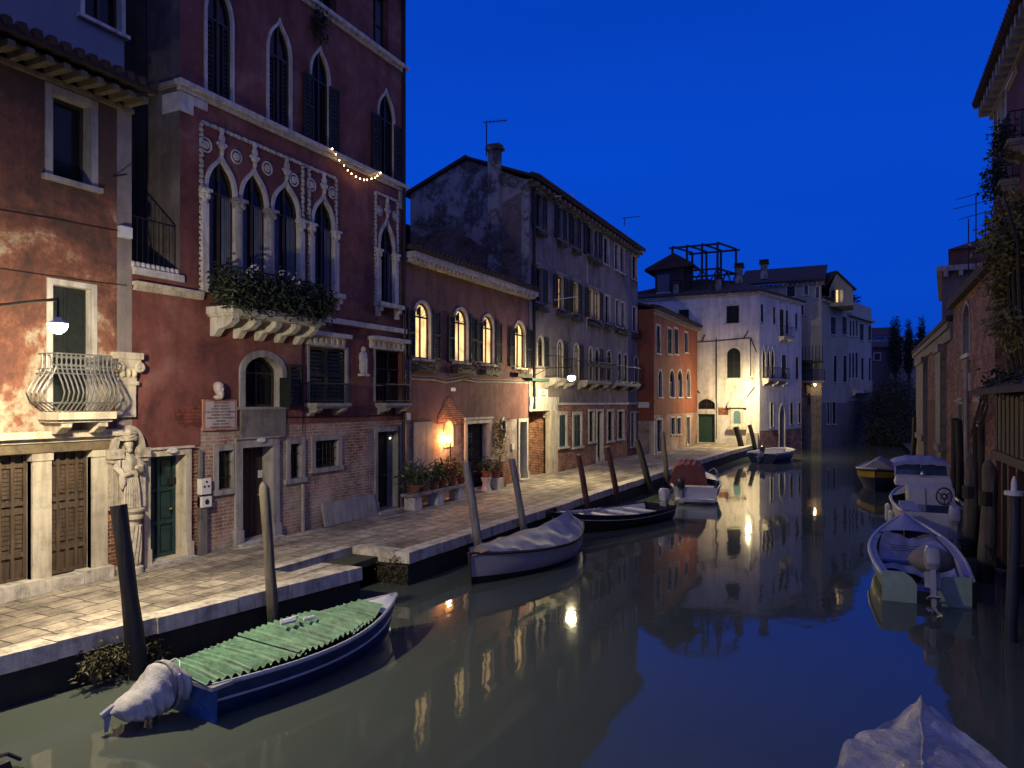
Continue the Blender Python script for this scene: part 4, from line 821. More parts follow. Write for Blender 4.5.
mb.ball(FP.P(uc, a[3] - h * .1, .08), .07, .07, .09); mb.ball(FP.P(uc, a[3] - h * .36, .07), .08, .15, h * .2); mb.ball(FP.P(uc - .02, a[3] - h * .66, .06), .08, .13, h * .28); mb.ball(FP.P(uc + .11, a[3] - h * .33, .07), .05, .05, h * .16); mb.ball(FP.P(uc - .12, a[3] - h * .38, .07), .05, .05, h * .18)
for k in range(4): mb.tube([FP.P(uc - .1 + .06 * k, a[3] - h * .4, .14), FP.P(uc - .12 + .07 * k, a[2] + .08, .12)], .02, 5)
mb.box(FP, a[0] + .08, a[1] - .02, a[2], a[2] + .07, 0, .16); mb.build('figure', M['stone'], t, smooth=True)
mb = MB(); mb.box(FP, a[0] + .02, a[1] - .02, a[2] + .05, a[3] + .05, .0, .02); mb.build('niche', M['palace'], t)
# niche statue
t = thing('niche_statue', 'pale stone figure in a turban standing on a column in an arched niche', 'statue', PL.P(9.64, GZ, .2))
u0, u1 = U(111.5, 470, .15), U(145, 470, .15); uc = (u0 + u1) / 2; zsp_, ztp = Z(128, 449), Z(128, 425)
mb = MB(); ring_strip(mb, PL, outline(u0 + .13, u1 - .13, GZ + 1.25, ztp - .13, 'round', zsp_), outline(u0 + .13, u1 - .13, GZ + 1.25, ztp - .13, 'round', zsp_, .13), -.02, .17, -.02)
for uu in (u0 + .07, u1 - .07): mb.box(PL, uu - .13, uu + .13, zsp_ - .16, zsp_ + .02, -.02, .25); mb.box(PL, uu - .10, uu + .10, zsp_ - .24, zsp_ - .161, -.02, .21)
mb.build('niche_arch', M['statue'], t, recalc=False)
mb = MB(); mb.poly([PL.P(u, z, .022) for u, z in outline(u0 + .1, u1 - .1, GZ + 1.2, ztp - .1, 'round', zsp_)]); mb.build('niche_back', M['stonewarm'], t, recalc=False)
zf = Z(126, 508); zh = Z(126, 431)
mb = MB(); uc = U(129, 540, .15); c = PL.P(uc, GZ, .16); mb.lathe(c, [(.25, 0), (.25, .12), (.2, .15), (.19, zf - GZ - .22), (.25, zf - GZ - .18), (.25, zf - GZ - .12), (.21, zf - GZ - .10), (.27, zf - GZ - .03), (.27, zf - GZ)], 18)
for k in range(9): a_ = -math.pi * .5 + math.pi * k / 8; mb.tube([c + Vector((math.cos(a_ + .5 * q) * .2, math.sin(a_ + .5 * q) * .2, .2 + (zf - GZ - .5) * q)) for q in (0, .25, .5, .75, 1)], .025, 5)
mb.build('column_pedestal', M['statue'], t, smooth=True)
H_ = zh - zf; uc = U(126, 470, .1); c = PL.P(uc, zf, .12); mb = MB()
rows = []
for j in range(13):
    q = j / 12; r = [.21, .205, .195, .19, .185, .18, .18, .185, .19, .20, .205, .15, .07][j]; rw = []
    for k in range(33):
        a_ = 2 * math.pi * k / 32; f = 1 + .10 * math.sin(a_ * 7 + q * 2.0) * (1 - q * .6); rw.append(c + Vector((math.cos(a_) * r * .62 * f, math.sin(a_) * r * .92 * f, q * H_ * .76)))
    rows.append(rw)
mb.grid(rows)
mb.ball(c + Vector((.05, 0, H_ * .83)), .085, .085, .115, 14, 10)          # face
mb.ball(c + Vector((.12, 0, H_ * .825)), .025, .02, .03, 8, 6); mb.ball(c + Vector((.08, 0, H_ * .755)), .06, .06, .06)
for s_ in (-1, 1): mb.ball(c + Vector((.115, .035 * s_, H_ * .845)), .014, .018, .012, 7, 5)
mb.ball(c + Vector((.0, 0, H_ * .935)), .15, .185, .11, 16, 10); mb.ball(c + Vector((.03, .02, H_ * .985)), .10, .12, .075, 12, 8)  # turban
for k in range(6): a_ = k * 1.05; mb.tube([c + Vector((.0 + math.cos(b_) * .15, math.sin(b_) * .185, H_ * .935 + .07 * math.sin(b_ * 1.0 + a_))) for b_ in [2 * math.pi * i / 16 for i in range(17)]], .018, 5, False)
mb.tube([c + Vector((.02, .19, H_ * .68)), c + Vector((.06, .24, H_ * .56)), c + Vector((.16, .17, H_ * .50)), c + Vector((.2, .06, H_ * .54))], [.07, .075, .06, .04], 8)
mb.tube([c + Vector((.02, -.19, H_ * .68)), c + Vector((.06, -.25, H_ * .54)), c + Vector((.15, -.17, H_ * .44)), c + Vector((.19, -.03, H_ * .47))], [.07, .08, .065, .04], 8)
mb.tube([c + Vector((.14, -.2, H_ * .45)), c + Vector((.15, -.2, H_ * .35)), c + Vector((.13, -.19, H_ * .27))], [.06, .07, .02], 8)
for k in range(7): y_ = -.14 + .047 * k; mb.tube([c + Vector((.135, y_ * .7, H_ * .5)), c + Vector((.15, y_, H_ * .25)), c + Vector((.15, y_ * 1.15, .03))], [.02, .024, .026], 6)
mb.wbox(c.x - .12, c.x + .2, c.y - .2, c.y + .2, c.z - .05, c.z + .02)
mb.build('figure', M['statue'], t, smooth=True)
# board leaning on the brick
a = [FP.pix(320.5, 508), FP.pix(373, 497), FP.pix(374, 514), FP.pix(321, 527)]
mb = MB(); ub, ue = a[0][0], a[1][0]; mb.box8([FP.P(ub, GZ + .01, .17), FP.P(ue, GZ + .01, .17), FP.P(ue, GZ + .62, .05), FP.P(ub, GZ + .62, .05), FP.P(ub, GZ + .01, .13), FP.P(ue, GZ + .01, .13), FP.P(ue, GZ + .62, .01), FP.P(ub, GZ + .62, .01)])
mb.solo('stone_slab', M['stonegrey'], 'long flat grey slab leaning against the brick wall at ground level', 'slab')
# fairy lights
pts = [(332.3, 148), (336, 153.5), (339.3, 159.5), (344, 165), (347.8, 169.5), (351.5, 173), (356, 176), (360, 178), (364, 179), (367, 179), (371.5, 178), (375, 177), (377.4, 175), (380.5, 172)]
t = thing('fairy_lights', 'string of small warm fairy lights hanging under the ledge', 'fairy lights', FP.P(*FP.pix(356, 176), .2))
P3 = [FP.P(*FP.pix(x, y, .2), .2) for x, y in pts]
mb = MB(); mb.tube([P3[0] + Vector((-.1, -.2, .2))] + P3 + [P3[-1] + Vector((-.1, .2, .15))], .006, 5); mb.build('wire', M['iron'], t)
for p in P3: mb = MB(); mb.ball(p - Vector((0, 0, .02)), .017, .017, .022, 6, 4); mb.build('bulb', M['fairy'], t)
# ================================================================== PINK HOUSE
pk = thing('pink_house', 'low pink house with four lit arched windows', 'house', (-16, 24, GZ))
FK = Face((-12.9, 0), (0, 1)); KS, KE, KT = 19.13, 28.55, 8.55
UK = lambda px, py=450, d=0: FK.pix(px, py, d)[0]; ZK = lambda px, py, d=0: FK.pix(px, py, d)[1]
rg = random.Random(11)
for xl, xr, ya, yb in ((414.5, 430, 303, 358), (454, 467.5, 309.5, 361.5), (482, 493.5, 316, 363.5), (514, 524.5, 322.5, 367)):
    ul, ur = UK(xl, 340), UK(xr, 340); zt = ZK((xl + xr) / 2, ya); zb = ZK(xl, yb); zs = zt - (ur - ul) / 2
    wn = window(pk, FK, (ul, ur, zb, zt), 'round', zs, depth=.15, fw=.09, proud=.04, pane='lit', sash='redsash', mull=1, trans=0, sill=.08, shm='shutter')
    shutter_mesh(FK, ur + .08, ur + .08 + (ur - ul) * .52, zb, zs + .3, .05, .10).build('shutter', M['shutter'], wn)
    shutter_mesh(FK, max(KS + .02, ul - .10 - (ur - ul) * .42), ul - .085, zb, zs + .2, .05, .10).build('shutter', M['shutter'], wn)
    mb = MB(); uc = (ul + ur) / 2; mb.box(FK, ul, ur, zs - .02, zs + .03, -.12, -.07); mb.lathe(FK.P(uc - .1, zs + .1, -.09), [(.01, .22), (.05, .16), (.09, .12), (.07, .0), (.02, -.03)], 8)
    for k in range(5): a_ = math.pi * (k + .5) / 5; mb.tube([FK.P(uc, zs, -.085), FK.P(uc + math.cos(a_) * (ur - ul) * .48, zs + math.sin(a_) * (ur - ul) * .46, -.085)], .009, 4)
    mb.build('arch_ironwork', M['iron'], wn)
    flowerbox(wn, FK, ul - .15, ur + .2, zb - .42, rg, 'leafo', 150, .2)
d1 = door(pk, FK, (*FK.rect(466.5, 424, 480, 489)[:2], GZ, ZK(466, 424)), 'black', .35, .16, .05, 'stone', .2, (2, 5), knob=False)
q = (UK(466.5), UK(489)); mb = MB()
for i in range(2):
    for j in range(6): mb.ball(FK.P(q[0] + .14 + i * .42, GZ + 1.0 + .2 * j, -.27), .02, .06 if i == 0 else .025, .02, 6, 4)
mb.build('studs', M['steel'], d1).name = 'gate_studs'
door(pk, FK, (*FK.rect(519, 422, 480, 526)[:2], GZ, ZK(519, 422)), 'doorgreen', .30, .14, .05, 'stone', 0, (1, 3))
u_, z_ = FK.pix(503, 428.5); mb = MB()
el = lambda a, b: [(u_ + a * math.cos(2 * math.pi * k / 24), z_ + b * math.sin(2 * math.pi * k / 24)) for k in range(25)]
ring_strip(mb, FK, el(.16, .36), el(.25, .46), 0, .05, -.0); wn = mb.build('oval_window', M['stone'], pk, recalc=False); mb = MB(); mb.poly([FK.P(a, b, .006) for a, b in el(.16, .36)[:-1]]); mb.build('pane', M['pane'], wn, recalc=False)
nu0, nu1, nz0, nz1 = UK(444.5), UK(452.5), ZK(448, 447), ZK(448, 421)
FK.holes.append((nu0, nu1, nz0, nz1, 'round', nz1 - (nu1 - nu0) / 2))
mb = MB(); o = outline(nu0, nu1, nz0, nz1, 'round', nz1 - (nu1 - nu0) / 2); ring_strip(mb, FK, o, outline(nu0, nu1, nz0, nz1, 'round', nz1 - (nu1 - nu0) / 2, .05), 0, .02, -.25); mb.poly([FK.P(a, b, -.25) for a, b in o]); mb.poly([FK.P(nu0, nz0, .02), FK.P(nu1, nz0, .02), FK.P(nu1, nz0, -.25), FK.P(nu0, nz0, -.25)]); mb.build('niche', M['stone'], pk, recalc=False)
zlow = ZK(412, 424)
wall(FK, 'upper_wall', M['pink'], pk, KS, KE, zlow, KT, extra=lambda m: shell(m, FK, KS, KE, GZ, KT, 7))
wall(FK, 'lower_wall', M['pinklow'], pk, KS, KE, GZ, zlow, -.015)
mb = MB(); mb.prism(FK, [FK.pix(*q) for q in ((437, 424), (438, 416), (441, 410), (444, 402), (449, 396), (452, 401), (456, 408), (462, 414), (464, 419), (463, 424), (453, 424), (451, 421), (448.5, 420), (446, 421), (444, 424))], -.01, .012); mb.build('bare_brick_patch', M['brick'], pk)
mb = MB(); mb.prism(FK, [FK.pix(*q) for q in ((500, 476), (501, 466), (506, 461), (511, 464), (514, 470), (514.5, 483), (508, 485))], -.03, .006); mb.build('bare_brick_patch', M['brick'], pk)
mb = MB(); mb.box(FK, UK(413.5), UK(432), GZ + .3, ZK(420, 422), -.01, .02); mb.build('blocked_opening', M['stonegrey'], pk)
mb = MB()
for dz, r in ((0, .035), (.11, .02)): mb.tube([FK.P(*FK.pix(px, py), .05) + Vector((0, 0, dz)) for px, py in ((410, 379), (432, 380), (445, 382.5), (462, 379.5), (475, 382), (500, 382.5), (528, 383))], r, 6)
mb.build('cable_run', M['stonegrey'], pk, smooth=True)
mb = MB(); u_, z_ = FK.pix(453, 389.5); mb.box(FK, u_ - .16, u_ + .16, z_ - .06, z_ + .06, 0, .02); mb.build('vent_cover', M['whitepaint'], pk)
mb = MB(); a = FK.rect(511, 444, 450, 513.5); mb.box(FK, *a, 0, .05); mb.build('door_bell', M['signwhite'], pk)
mb = MB(); mb.box(FK, UK(521) , KE, GZ, GZ + .9, -.01, .04) if False else None
mb = MB(); n = 18
mb.box(FK, KS, KE + .15, KT - .02, KT + .17, -.1, .42)
for i in range(n * 2): uu = KS + (KE - KS) * (i + .5) / (n * 2); mb.box(FK, uu - .07, uu + .07, KT - .14, KT - .021, -.02, .36)
mb.build('eave_cornice', M['stone'], pk)
mb = MB(); mb.box8([FK.P(KS, KT + .175, .5), FK.P(KE, KT + .175, .5), FK.P(KE, KT + 1.5, -6.2), FK.P(KS, KT + 1.5, -6.2), FK.P(KS, KT + .28, .5), FK.P(KE, KT + .28, .5), FK.P(KE, KT + 1.62, -6.2), FK.P(KS, KT + 1.62, -6.2)])
for i in range(36): uu = KS + (KE - KS) * (i + .5) / 36; mb.tube([FK.P(uu, KT + .27, .52), FK.P(uu, KT + 1.6, -6.2)], .09, 6)
mb.build('roof', M['tile'], pk)
# ================================================================== GREY HOUSE
gh = thing('grey_house', 'long three-storey grey house with three rows of shuttered windows', 'house', (-15, 37, GZ))
FG = Face((-12.9, 0), (0, 1)); GS, GE, GT = 28.6, 45.5, 13.55
UG = lambda px, py=450, d=0: FG.pix(px, py, d)[0]; ZG = lambda px, py, d=0: FG.pix(px, py, d)[1]
def gw(xl, xr, yt, yb, **k):
    return window(gh, FG, FG.rect(xl, yt, yb, xr), **{**dict(fw=.08, depth=.2, sill=.07, stone_='stonegrey'), **k})
z3t, z3b = ZG(538, 194), ZG(538, 228)
for xl, xr, sh in ((535.5, 541.5, 'lr'), (557.5, 562, 'lr'), (572, 576.5, 'lr'), (587, 592.5, 'l'), (594, 598, 'r'), (603.5, 608.5, ''), (614.5, 618.5, ''), (620, 624, ''), (632, 636.5, '')):
    ul, ur = UG(xl, 230), UG(xr, 230); wn = window(gh, FG, (ul, ur, z3b, z3t), fw=.09, depth=.2, stone_='stone' if not sh else 'stonegrey', shut=sh, shw=(ur - ul) * .55, shm='shutterblue', hood=.12 if sh else 0)
    if sh: flowerbox(wn, FG, ul - .1, ur + .15, z3b - .34, rg, 'leafo', 90, .18)
z2t, z2b = ZG(538, 267.5), ZG(538, 302)
for k, (xl, xr, sh, pn) in enumerate(((535.5, 542, 'lr', 'pane'), (557, 563, 'lr', 'lit2'), (572.5, 577.5, 'lr', 'lit'), (588, 592.5, 'l', 'lit'), (595, 599, 'r', 'lit'), (605, 609.5, '', 'pane'), (615.5, 619, '', 'pane'), (621, 624.5, '', 'pane'), (632.5, 636.5, '', 'pane'))):
    ul, ur = UG(xl, 290), UG(xr, 290); wn = window(gh, FG, (ul, ur, z2b, z2t), fw=.09, depth=.2, pane=pn, stone_='stone' if not sh else 'stonegrey', shut=sh, shw=(ur - ul) * .55, shm='shutterblue', hood=.1 if sh else 0)
    flowerbox(wn, FG, ul - .2, ur + .2, z2b - .42, rg, 'leafd', 110, .3)
z1t, z1b = ZG(560, 341), ZG(560, 379); z1s = ZG(560, 348)
for k, (xl, xr, sh, pn) in enumerate(((537.5, 543, 'r', 'pane'), (557.5, 562.5, 'r', 'lit3'), (574, 578.5, 'r', 'lit3'), (589, 592.5, '', 'pane'), (595, 599, 'r', 'pane'), (606.5, 611, '', 'pane'), (617.5, 621, '', 'pane'), (623.5, 627, '', 'pane'), (634.5, 638, '', 'pane'))):
    ul, ur = UG(xl, 350), UG(xr, 350); wn = window(gh, FG, (ul, ur, z1b if k else z1b + .5, z1t), 'round', z1s, fw=.08, depth=.12, pane=pn, sill=0, stone_='stone', shut=sh, shw=(ur - ul) * .7, shm='shutterblue', trans=2)
for xl, xr in ((556, 577.5), (588, 611.5), (616.5, 641)):
    zf_ = ZG((xl + xr) / 2, 397, .5) if xl > 600 else z1b - .05
    ua, ub = UG(xl, 390, .6), UG(xr, 390, .6); b = slab(gh, FG, ua, ub, z1b, .12, .6, 'stonegrey', 3, .3); railing(b, FG, ua + .03, ub - .03, z1b, z1b + 1.0, .57, 18)
    if xl > 580 and xl < 600: flowerbox(b, FG, ua + .1, ub - .1, z1b + .7, rg, 'leafd', 200, .3, d0=.58, d1=.75)
zst = ZG(560, 404)
zgt = ZG(560, 415); zgb = ZG(560, 447)
for xl, xr in ((559, 566), (573.5, 581)): gw(xl, xr, 415 - (xl - 559) * .01, 447, fw=.16, stone_='stone', shut='c', shm='doorgreen', sill=.1)
for xl, xr, yb in ((589, 594, 442), (607.5, 613, 441), (618, 623.5, 439)): gw(xl, xr, 411.5, yb, fw=.12, stone_='stone', bars=3, sill=.1)
door(gh, FG, (UG(597), UG(602.5), GZ, zgt + .1), 'doordark', .25, .12, .04, 'stone', 0, (1, 3), step=False)
for xl, xr in ((631, 634.5), (636, 640.5)): gw(xl, xr, 413, 447, fw=.12, stone_='stone', sill=.06)
cu = UG(557)
wall(FG, 'wall', M['grey'], gh, GS, GE, zst, GT, extra=lambda m: (m.poly([FG.P(GE, GZ, 0), FG.P(GE, GT, 0), FG.P(GE, GT, -6), FG.P(GE, GZ, -6)]), m.poly([FG.P(GS, GZ, -6), FG.P(GE, GZ, -6), FG.P(GE, GT, -6), FG.P(GS, GT, -6)])))
wall(FG, 'brick_base', M['brick'], gh, cu, GE, GZ, zst, -.015)
mb = MB(); mb.box(FG, GS, GE, zst - .06, zst + .06, -.02, .05); mb.build('string_course', M['stone'], gh)
mb = MB(); mb.box(FG, GS + .02, cu + .1, zst + .06, zst + .32, -.1, .06); mb.box(FG, GS + .02, cu, zst - .3, zst - .061, -.5, .03); mb.build('corner_lintel', M['stone'], gh)
mb = MB(); mb.box(FG, GS + .02, cu, zst - .32, zst - .301, -1.6, .02); mb.build('overhang_soffit', M['poledark'], gh)
# canted street corner below the overhang
mb = MB(); mb.poly([(-12.93, cu, GZ), (-14.3, GS + .1, GZ), (-14.3, GS + .1, zst - .3), (-12.93, cu, zst - .3)]); mb.build('canted_wall', M['brick'], gh, recalc=False)
mb = MB(); mb.box(FG, UG(549.5), cu + .02, GZ, zst - .5, -.2, .04); mb.box(FG, UG(549.5) - .1, cu + .06, zst - .5, zst - .3, -.3, .08); mb.box(FG, UG(549.5) - .04, cu + .04, zst - .62, zst - .501, -.3, .06)
mb.build('corner_pillar', M['stonewarm'], gh)
mb = MB(); mb.box(FG, GS + .02, UG(545), zst + .35, z1b + .5, -.01, .012); mb.build('pale_render', M['pinklow'], gh)
mb = MB(); a = FG.rect(532.5, 378, 380.5, 549, .4); mb.box(FG, a[0], a[1], a[2], a[3], 0, .4); mb.build('green_ledge', M['greenbox'], gh)
eave(gh, FG, GS - .1, GE + .15, GT + .02, .45, dent=.62, dmat='corbel', dh=.24, roofback=3.1, rise=1.35)
mb = MB(); gx = lambda t: None
mb.poly([(-12.9, GS, KT), (-12.9, GS, GT), (-16.0, GS, GT + 1.35), (-18.95, GS, GT + .15), (-18.95, GS, KT - 4), (-12.9, GS, KT - 4)])
mb.poly([(-18.95, GS, GZ), (-18.95, GE, GZ), (-18.95, GE, GT), (-18.95, GS, GT)]); mb.build('gable_wall', M['gable'], gh, recalc=False)
mb = MB(); mb.poly([(-13.25, GS - .012, KT + .3), (-13.25, GS - .012, 13.1), (-14.2, GS - .012, 12.7), (-14.35, GS - .012, 10.5), (-15.6, GS - .012, 11.2), (-16.9, GS - .012, 12.1), (-18.2, GS - .012, 11.6), (-18.93, GS - .012, 12.0), (-18.93, GS - .012, 9.4), (-17.2, GS - .012, 10.1), (-16.9, GS - .012, 9.0), (-14.6, GS - .012, 9.2)]); mb.build('bare_brick', brick('gable_brick', (.22, .12, .09), (.10, .055, .05), (.28, .25, .24), .3, .32, .10), gh, recalc=False)
mb = MB(); mb.box8([(-15.95, GS - .12, GT + 1.36), (-19.25, GS - .12, GT + .06), (-19.25, GE, GT + .06), (-15.95, GE, GT + 1.36), (-15.95, GS - .12, GT + 1.52), (-19.25, GS - .12, GT + .22), (-19.25, GE, GT + .22), (-15.95, GE, GT + 1.52)]); mb.build('rear_roof', M['tile'], gh)
mb = MB(); cx_ = at_t(494, 300, 1); r_ = ray(494, 300); t_ = (GS - .25) / r_.y; cx = r_.x * t_
mb.wbox(cx - .26, cx + .26, GS - .35, GS - .013, KT - .2, 15.0); mb.wbox(cx - .36, cx + .36, GS - .42, GS + .1, 15.0, 15.12); mb.wbox(cx - .30, cx + .30, GS - .38, GS + .06, 15.12, 15.25); mb.build('chimney', M['gable'], gh)
mb = MB(); mb.tube([FG.P(GS + .42, GZ + 3, .08), FG.P(GS + .42, GT - .2, .08)], .06, 8); mb.build('rain_pipe', M['iron'], gh, smooth=True)
mb = MB(); mb.tube([FG.P(*FG.pix(x, y), .03) for x, y in ((582, 254), (586.5, 258), (587, 290), (586, 330))], .012, 5); mb.tube([FG.P(*FG.pix(x, y), .45) for x, y in ((545, 300.5), (569, 297))], .015, 5); mb.tube([FG.P(*FG.pix(x, y), .35) for x, y in ((548, 197.5), (568, 195))], .02, 5); mb.build('cable', M['whitepaint'], gh)
# roof aerials
def aerial(px, py0, py1, t, label, s=1.0, arm=1.0):
    a = at_t(px, py1, t); b_ = at_t(px, py0, t); th = thing('roof_aerial', label, 'aerial', b_); mb = MB(); mb.tube([b_, a], .025, 6); mb.build('mast', M['iron'], th)
    mb = MB(); d = Vector((.75, .5, .12)).normalized() * arm; mb.tube([a - d * .15, a + d], .022, 5)
    for k in range(6): p = a + d * (k * .18); mb.tube([p - Vector((-.25, .35, 0)) * .6 * s, p + Vector((-.25, .35, 0)) * .6 * s], .009, 4)
    mb.build('antenna', M['iron'], th)
aerial(486.5, 156, 122, 31.5, 'tall thin television aerial on the grey gable beside its chimney', 1, .9)
aerial(624.5, 226, 218, 47, 'small television aerial standing on the grey house eaves', .9, 1.0)
# street name sign
a = FG.rect(537.5, 389, 398.5, 547.5, .02); mb = MB(); mb.box(FG, *a, .015, .04); t = thing('street_sign', 'white painted street name sign on the grey house corner', 'sign', FG.P(a[0], a[2], 0)); mb.build('panel', M['signwhite'], t); text(t, 'CALLE\nDEI MORI', FG, (a[0] + a[1]) / 2, (a[2] + a[3]) / 2, .044, (a[3] - a[2]) * .34, 'letterblk', 1.1)
# dark house behind the pink one
bh = thing('rear_house', 'dark narrow house glimpsed behind the pink house roof', 'house', (-20, 23, GZ)); FB = Face((-19.5, 0), (0, 1))
window(bh, FB, FB.rect(402, 224, 250, 412), fw=.08, stone_='stonegrey'); wall(FB, 'wall', M['gable'], bh, 15, 27.5, GZ, 13.2, extra=lambda m: shell(m, FB, 15, 27.5, GZ, 13.2, 5)); eave(bh, FB, 15, 27.5, 13.2, .5, roofback=5)
# ================================================================== RED HOUSE
rh = thing('red_house', 'small brick red house squeezed between the grey and white houses', 'house', (-13.5, 52, GZ)); RX = -11.9
FR = Face((RX, 0), (0, 1)); RS, RE = 45.7, 59.25; UR = lambda px, py=430, d=0: FR.pix(px, py, d)[0]; ZR = lambda px, py, d=0: FR.pix(px, py, d)[1]
RT = ZR(690, 325)
def rw(xl, xr, yt, yb, **k): return window(rh, FR, FR.rect(xl, yt, yb, xr), **{**dict(fw=.10, depth=.2, stone_='stone', sill=.08), **k})
rw(656, 660, 325, 353, shut='c', shm='shutter'); 
for xl, xr in ((667.5, 671.5), (674, 678)): rw(xl, xr, 328, 353.5, shut='c', shm='shutter')
rw(684.5, 687.5, 332, 352)
for xl, xr in ((658, 662), (669, 674.5), (677.5, 682), (686, 690)):
    ul, ur = UR(xl, 385), UR(xr, 385); zt, zb = ZR(xl, 370), ZR(xl, 397); window(rh, FR, (ul, ur, zb, zt), 'round', zt - (ur - ul) / 2, fw=.10, depth=.2, stone_='stone', sill=.08, curtain=.3)
door(rh, FR, (UR(656.5), UR(661.5), GZ, ZR(658, 420)), 'doorgreen', .2, .12, .04, 'stone', 0, (1, 3), step=False)
for xl, xr in ((671, 674.5), (677, 680.5)): rw(xl, xr, 418, 434.5, bars=2)
door(rh, FR, (UR(686.5), UR(689.5), GZ, ZR(688, 417)), 'doordark', .2, .12, .04, 'stone', 0, (1, 3), step=False)
zm = ZR(672, 414)
wall(FR, 'wall', M['red'], rh, RS, RE, zm, RT, extra=lambda m: shell(m, FR, RS, RE, GZ, RT, 7)); wall(FR, 'lower_wall', M['brickold'], rh, RS, RE, GZ, zm, -.015)
F2 = Face((-20, RS - .01), (1, 0)); mb = MB(); mb.box(F2, 20 + RX - 3.5 - 20 + 20 - 20 + 20 - 0, 20 + RX - .02, GZ, ZR(650, 424), 0, .02) if False else None
mb = MB(); mb.poly([(RX - 4, RS - .02, GZ), (RX - .01, RS - .02, GZ), (RX - .01, RS - .02, ZR(655, 421)), (RX - 4, RS - .02, ZR(655, 421))]); mb.build('side_base', M['brickold'], rh, recalc=False)
mb = MB(); mb.wbox(RX - .28, RX + .02, RS - .06, RS + .3, GZ, ZR(655, 421)); mb.build('corner_pillar', M['stonewarm'], rh)
eave(rh, FR, RS - .1, RE, RT, .4, dent=.4, roofback=5, rise=1.3)
a = FR.rect(645.5, 402, 408, 652); t = MB(); t.wbox(RX - 1.15, RX - .3, RS - .06, RS - .02, a[2], a[3]); t.build('name_panel', M['signwhite'], rh)
# ================================================================== WHITE HOUSE
wh = thing('white_house', 'whitewashed house closing the quay, lit by a lamp at its corner', 'house', (-11, 63, GZ))
FW = Face((0, 59.3), (1, 0)); UW = lambda px, py=400, d=0: FW.pix(px, py, d)[0]; ZW = lambda px, py, d=0: FW.pix(px, py, d)[1]
WC = -7.15; WT = ZW(752, 290.5)
window(wh, FW, FW.rect(679, 310, 323, 689), fw=.1, shut='c'); window(wh, FW, FW.rect(726.5, 306, 323.5, 739), fw=.1, shut='c', stone_='stone')
ul, ur = UW(727, 370), UW(740.5, 370); window(wh, FW, (ul, ur, ZW(733, 378), ZW(733, 348)), 'round', ZW(733, 348) - (ur - ul) / 2, fw=.16, proud=.05, depth=.2, shut='c', sill=.12)
ul, ur = UW(698, 430), UW(715, 430); door(wh, FW, (ul, ur, GZ, ZW(706, 414)), 'doorgreen2', .3, .26, .05, 'stone', 0, planks=True, step=True)
window(wh, FW, (ul, ur, ZW(706, 409), ZW(706, 399)), 'seg', ZW(706, 404), fw=.26, proud=.045, depth=.2, bars=7, sill=0)
FS = Face((WC, 59.3), (.286, .958)); US = lambda px, py=400, d=0: FS.pix(px, py, d)[0]; ZS = lambda px, py, d=0: FS.pix(px, py, d)[1]; SL = 8.6
def sw(xl, xr, yt, yb, **k): return window(wh, FS, FS.rect(xl, yt, yb, xr), **{**dict(fw=.06, depth=.07, stone_='stone', sill=.07), **k})
sw(760.5, 763, 304, 322); sw(772.8, 775, 307, 324); sw(785.5, 788, 310, 334); sw(795, 797, 313, 329)
wn = sw(779.5, 783.5, 309, 336); b = slab(wh, FS, US(778.5), US(789), ZS(783, 337), .1, .5, 'stone', 2, .25); railing(b, FS, US(778.5), US(789), ZS(783, 337), ZS(783, 327), .48, 8)
zgs, zgt_ = ZS(768, 358), ZS(768, 348); zgb_ = ZS(768, 378)
gl = [(762.3, 765.2), (766.7, 769.6), (771, 774)]
for a_, c_ in gl: window(wh, FS, (US(a_), US(c_), zgb_, zgt_), 'ogee', zgs, fw=.09, depth=.1, stone_='stone', sill=0, proud=.05, pane='pane', name='gothic_window')
b = slab(wh, FS, US(762), US(783.5), zgb_ - .05, .14, .55, 'stone', 3, .4); railing(b, FS, US(762), US(783.5), zgb_ - .05, zgb_ + .85, .53, 16, 'iron', r=.02)
sw(781.5, 786, 355, 378, shut='c'); sw(795.5, 798, 357, 379); 
for xl, xr, yb in ((770.3, 773, 427), (790, 792.8, 424), (798.2, 800.5, 423)): sw(xl, xr, 403, yb)
z_ = ZS(782, 405); door(wh, FS, (US(779.5), US(784.5), .05, z_), 'doordark', .3, .16, .05, 'stone', 0, planks=True, step=False, kind='point', zs=ZS(782, 417), foot=0)
wall(FW, 'front_wall', M['white'], wh, UW(630), WC, GZ - .8, WT); wall(FS, 'canal_wall', M['white'], wh, 0, SL, ZS(775, 430), WT, extra=lambda m: (m.poly([FS.P(SL, 0, 0), FS.P(SL, WT, 0), FS.P(SL, WT, -9), FS.P(SL, 0, -9)])))
wall(FS, 'canal_base', M['brickdark'], wh, 0, SL, -.6, ZS(775, 430), -.01)
mb = MB(); e = .35; A, B_, C_, D_ = FW.P(UW(630), WT, e), FW.P(WC + e * .8, WT, e), FS.P(SL + .2, WT, e), Vector((-20, 70, WT)); top = [Vector((-12.5, 63.5, WT + 1.9)), Vector((-9.5, 65, WT + 1.7))]
L_ = [Vector((-20, 59.3 - e, WT)), B_, C_, Vector((-20, 69, WT))]
mb.poly([L_[0], L_[1], top[1], top[0]]); mb.poly([L_[1], L_[2], top[1]]); mb.poly([L_[2], L_[3], top[0], top[1]]); mb.poly([L_[3], L_[0], top[0]])
dz = Vector((0, 0, -.1)); mb.poly([p + dz for p in L_])
for p, q in ((0, 1), (1, 2), (2, 3)): mb.poly([L_[p], L_[q], L_[q] + dz, L_[p] + dz])
mb.build('roof', M['tile'], wh, recalc=False)
mb = MB()
for i in range(46): uu = UW(640) + (WC - UW(640)) * i / 45; mb.box(FW, uu - .06, uu + .06, WT - .25, WT - .102, -.02, .25)
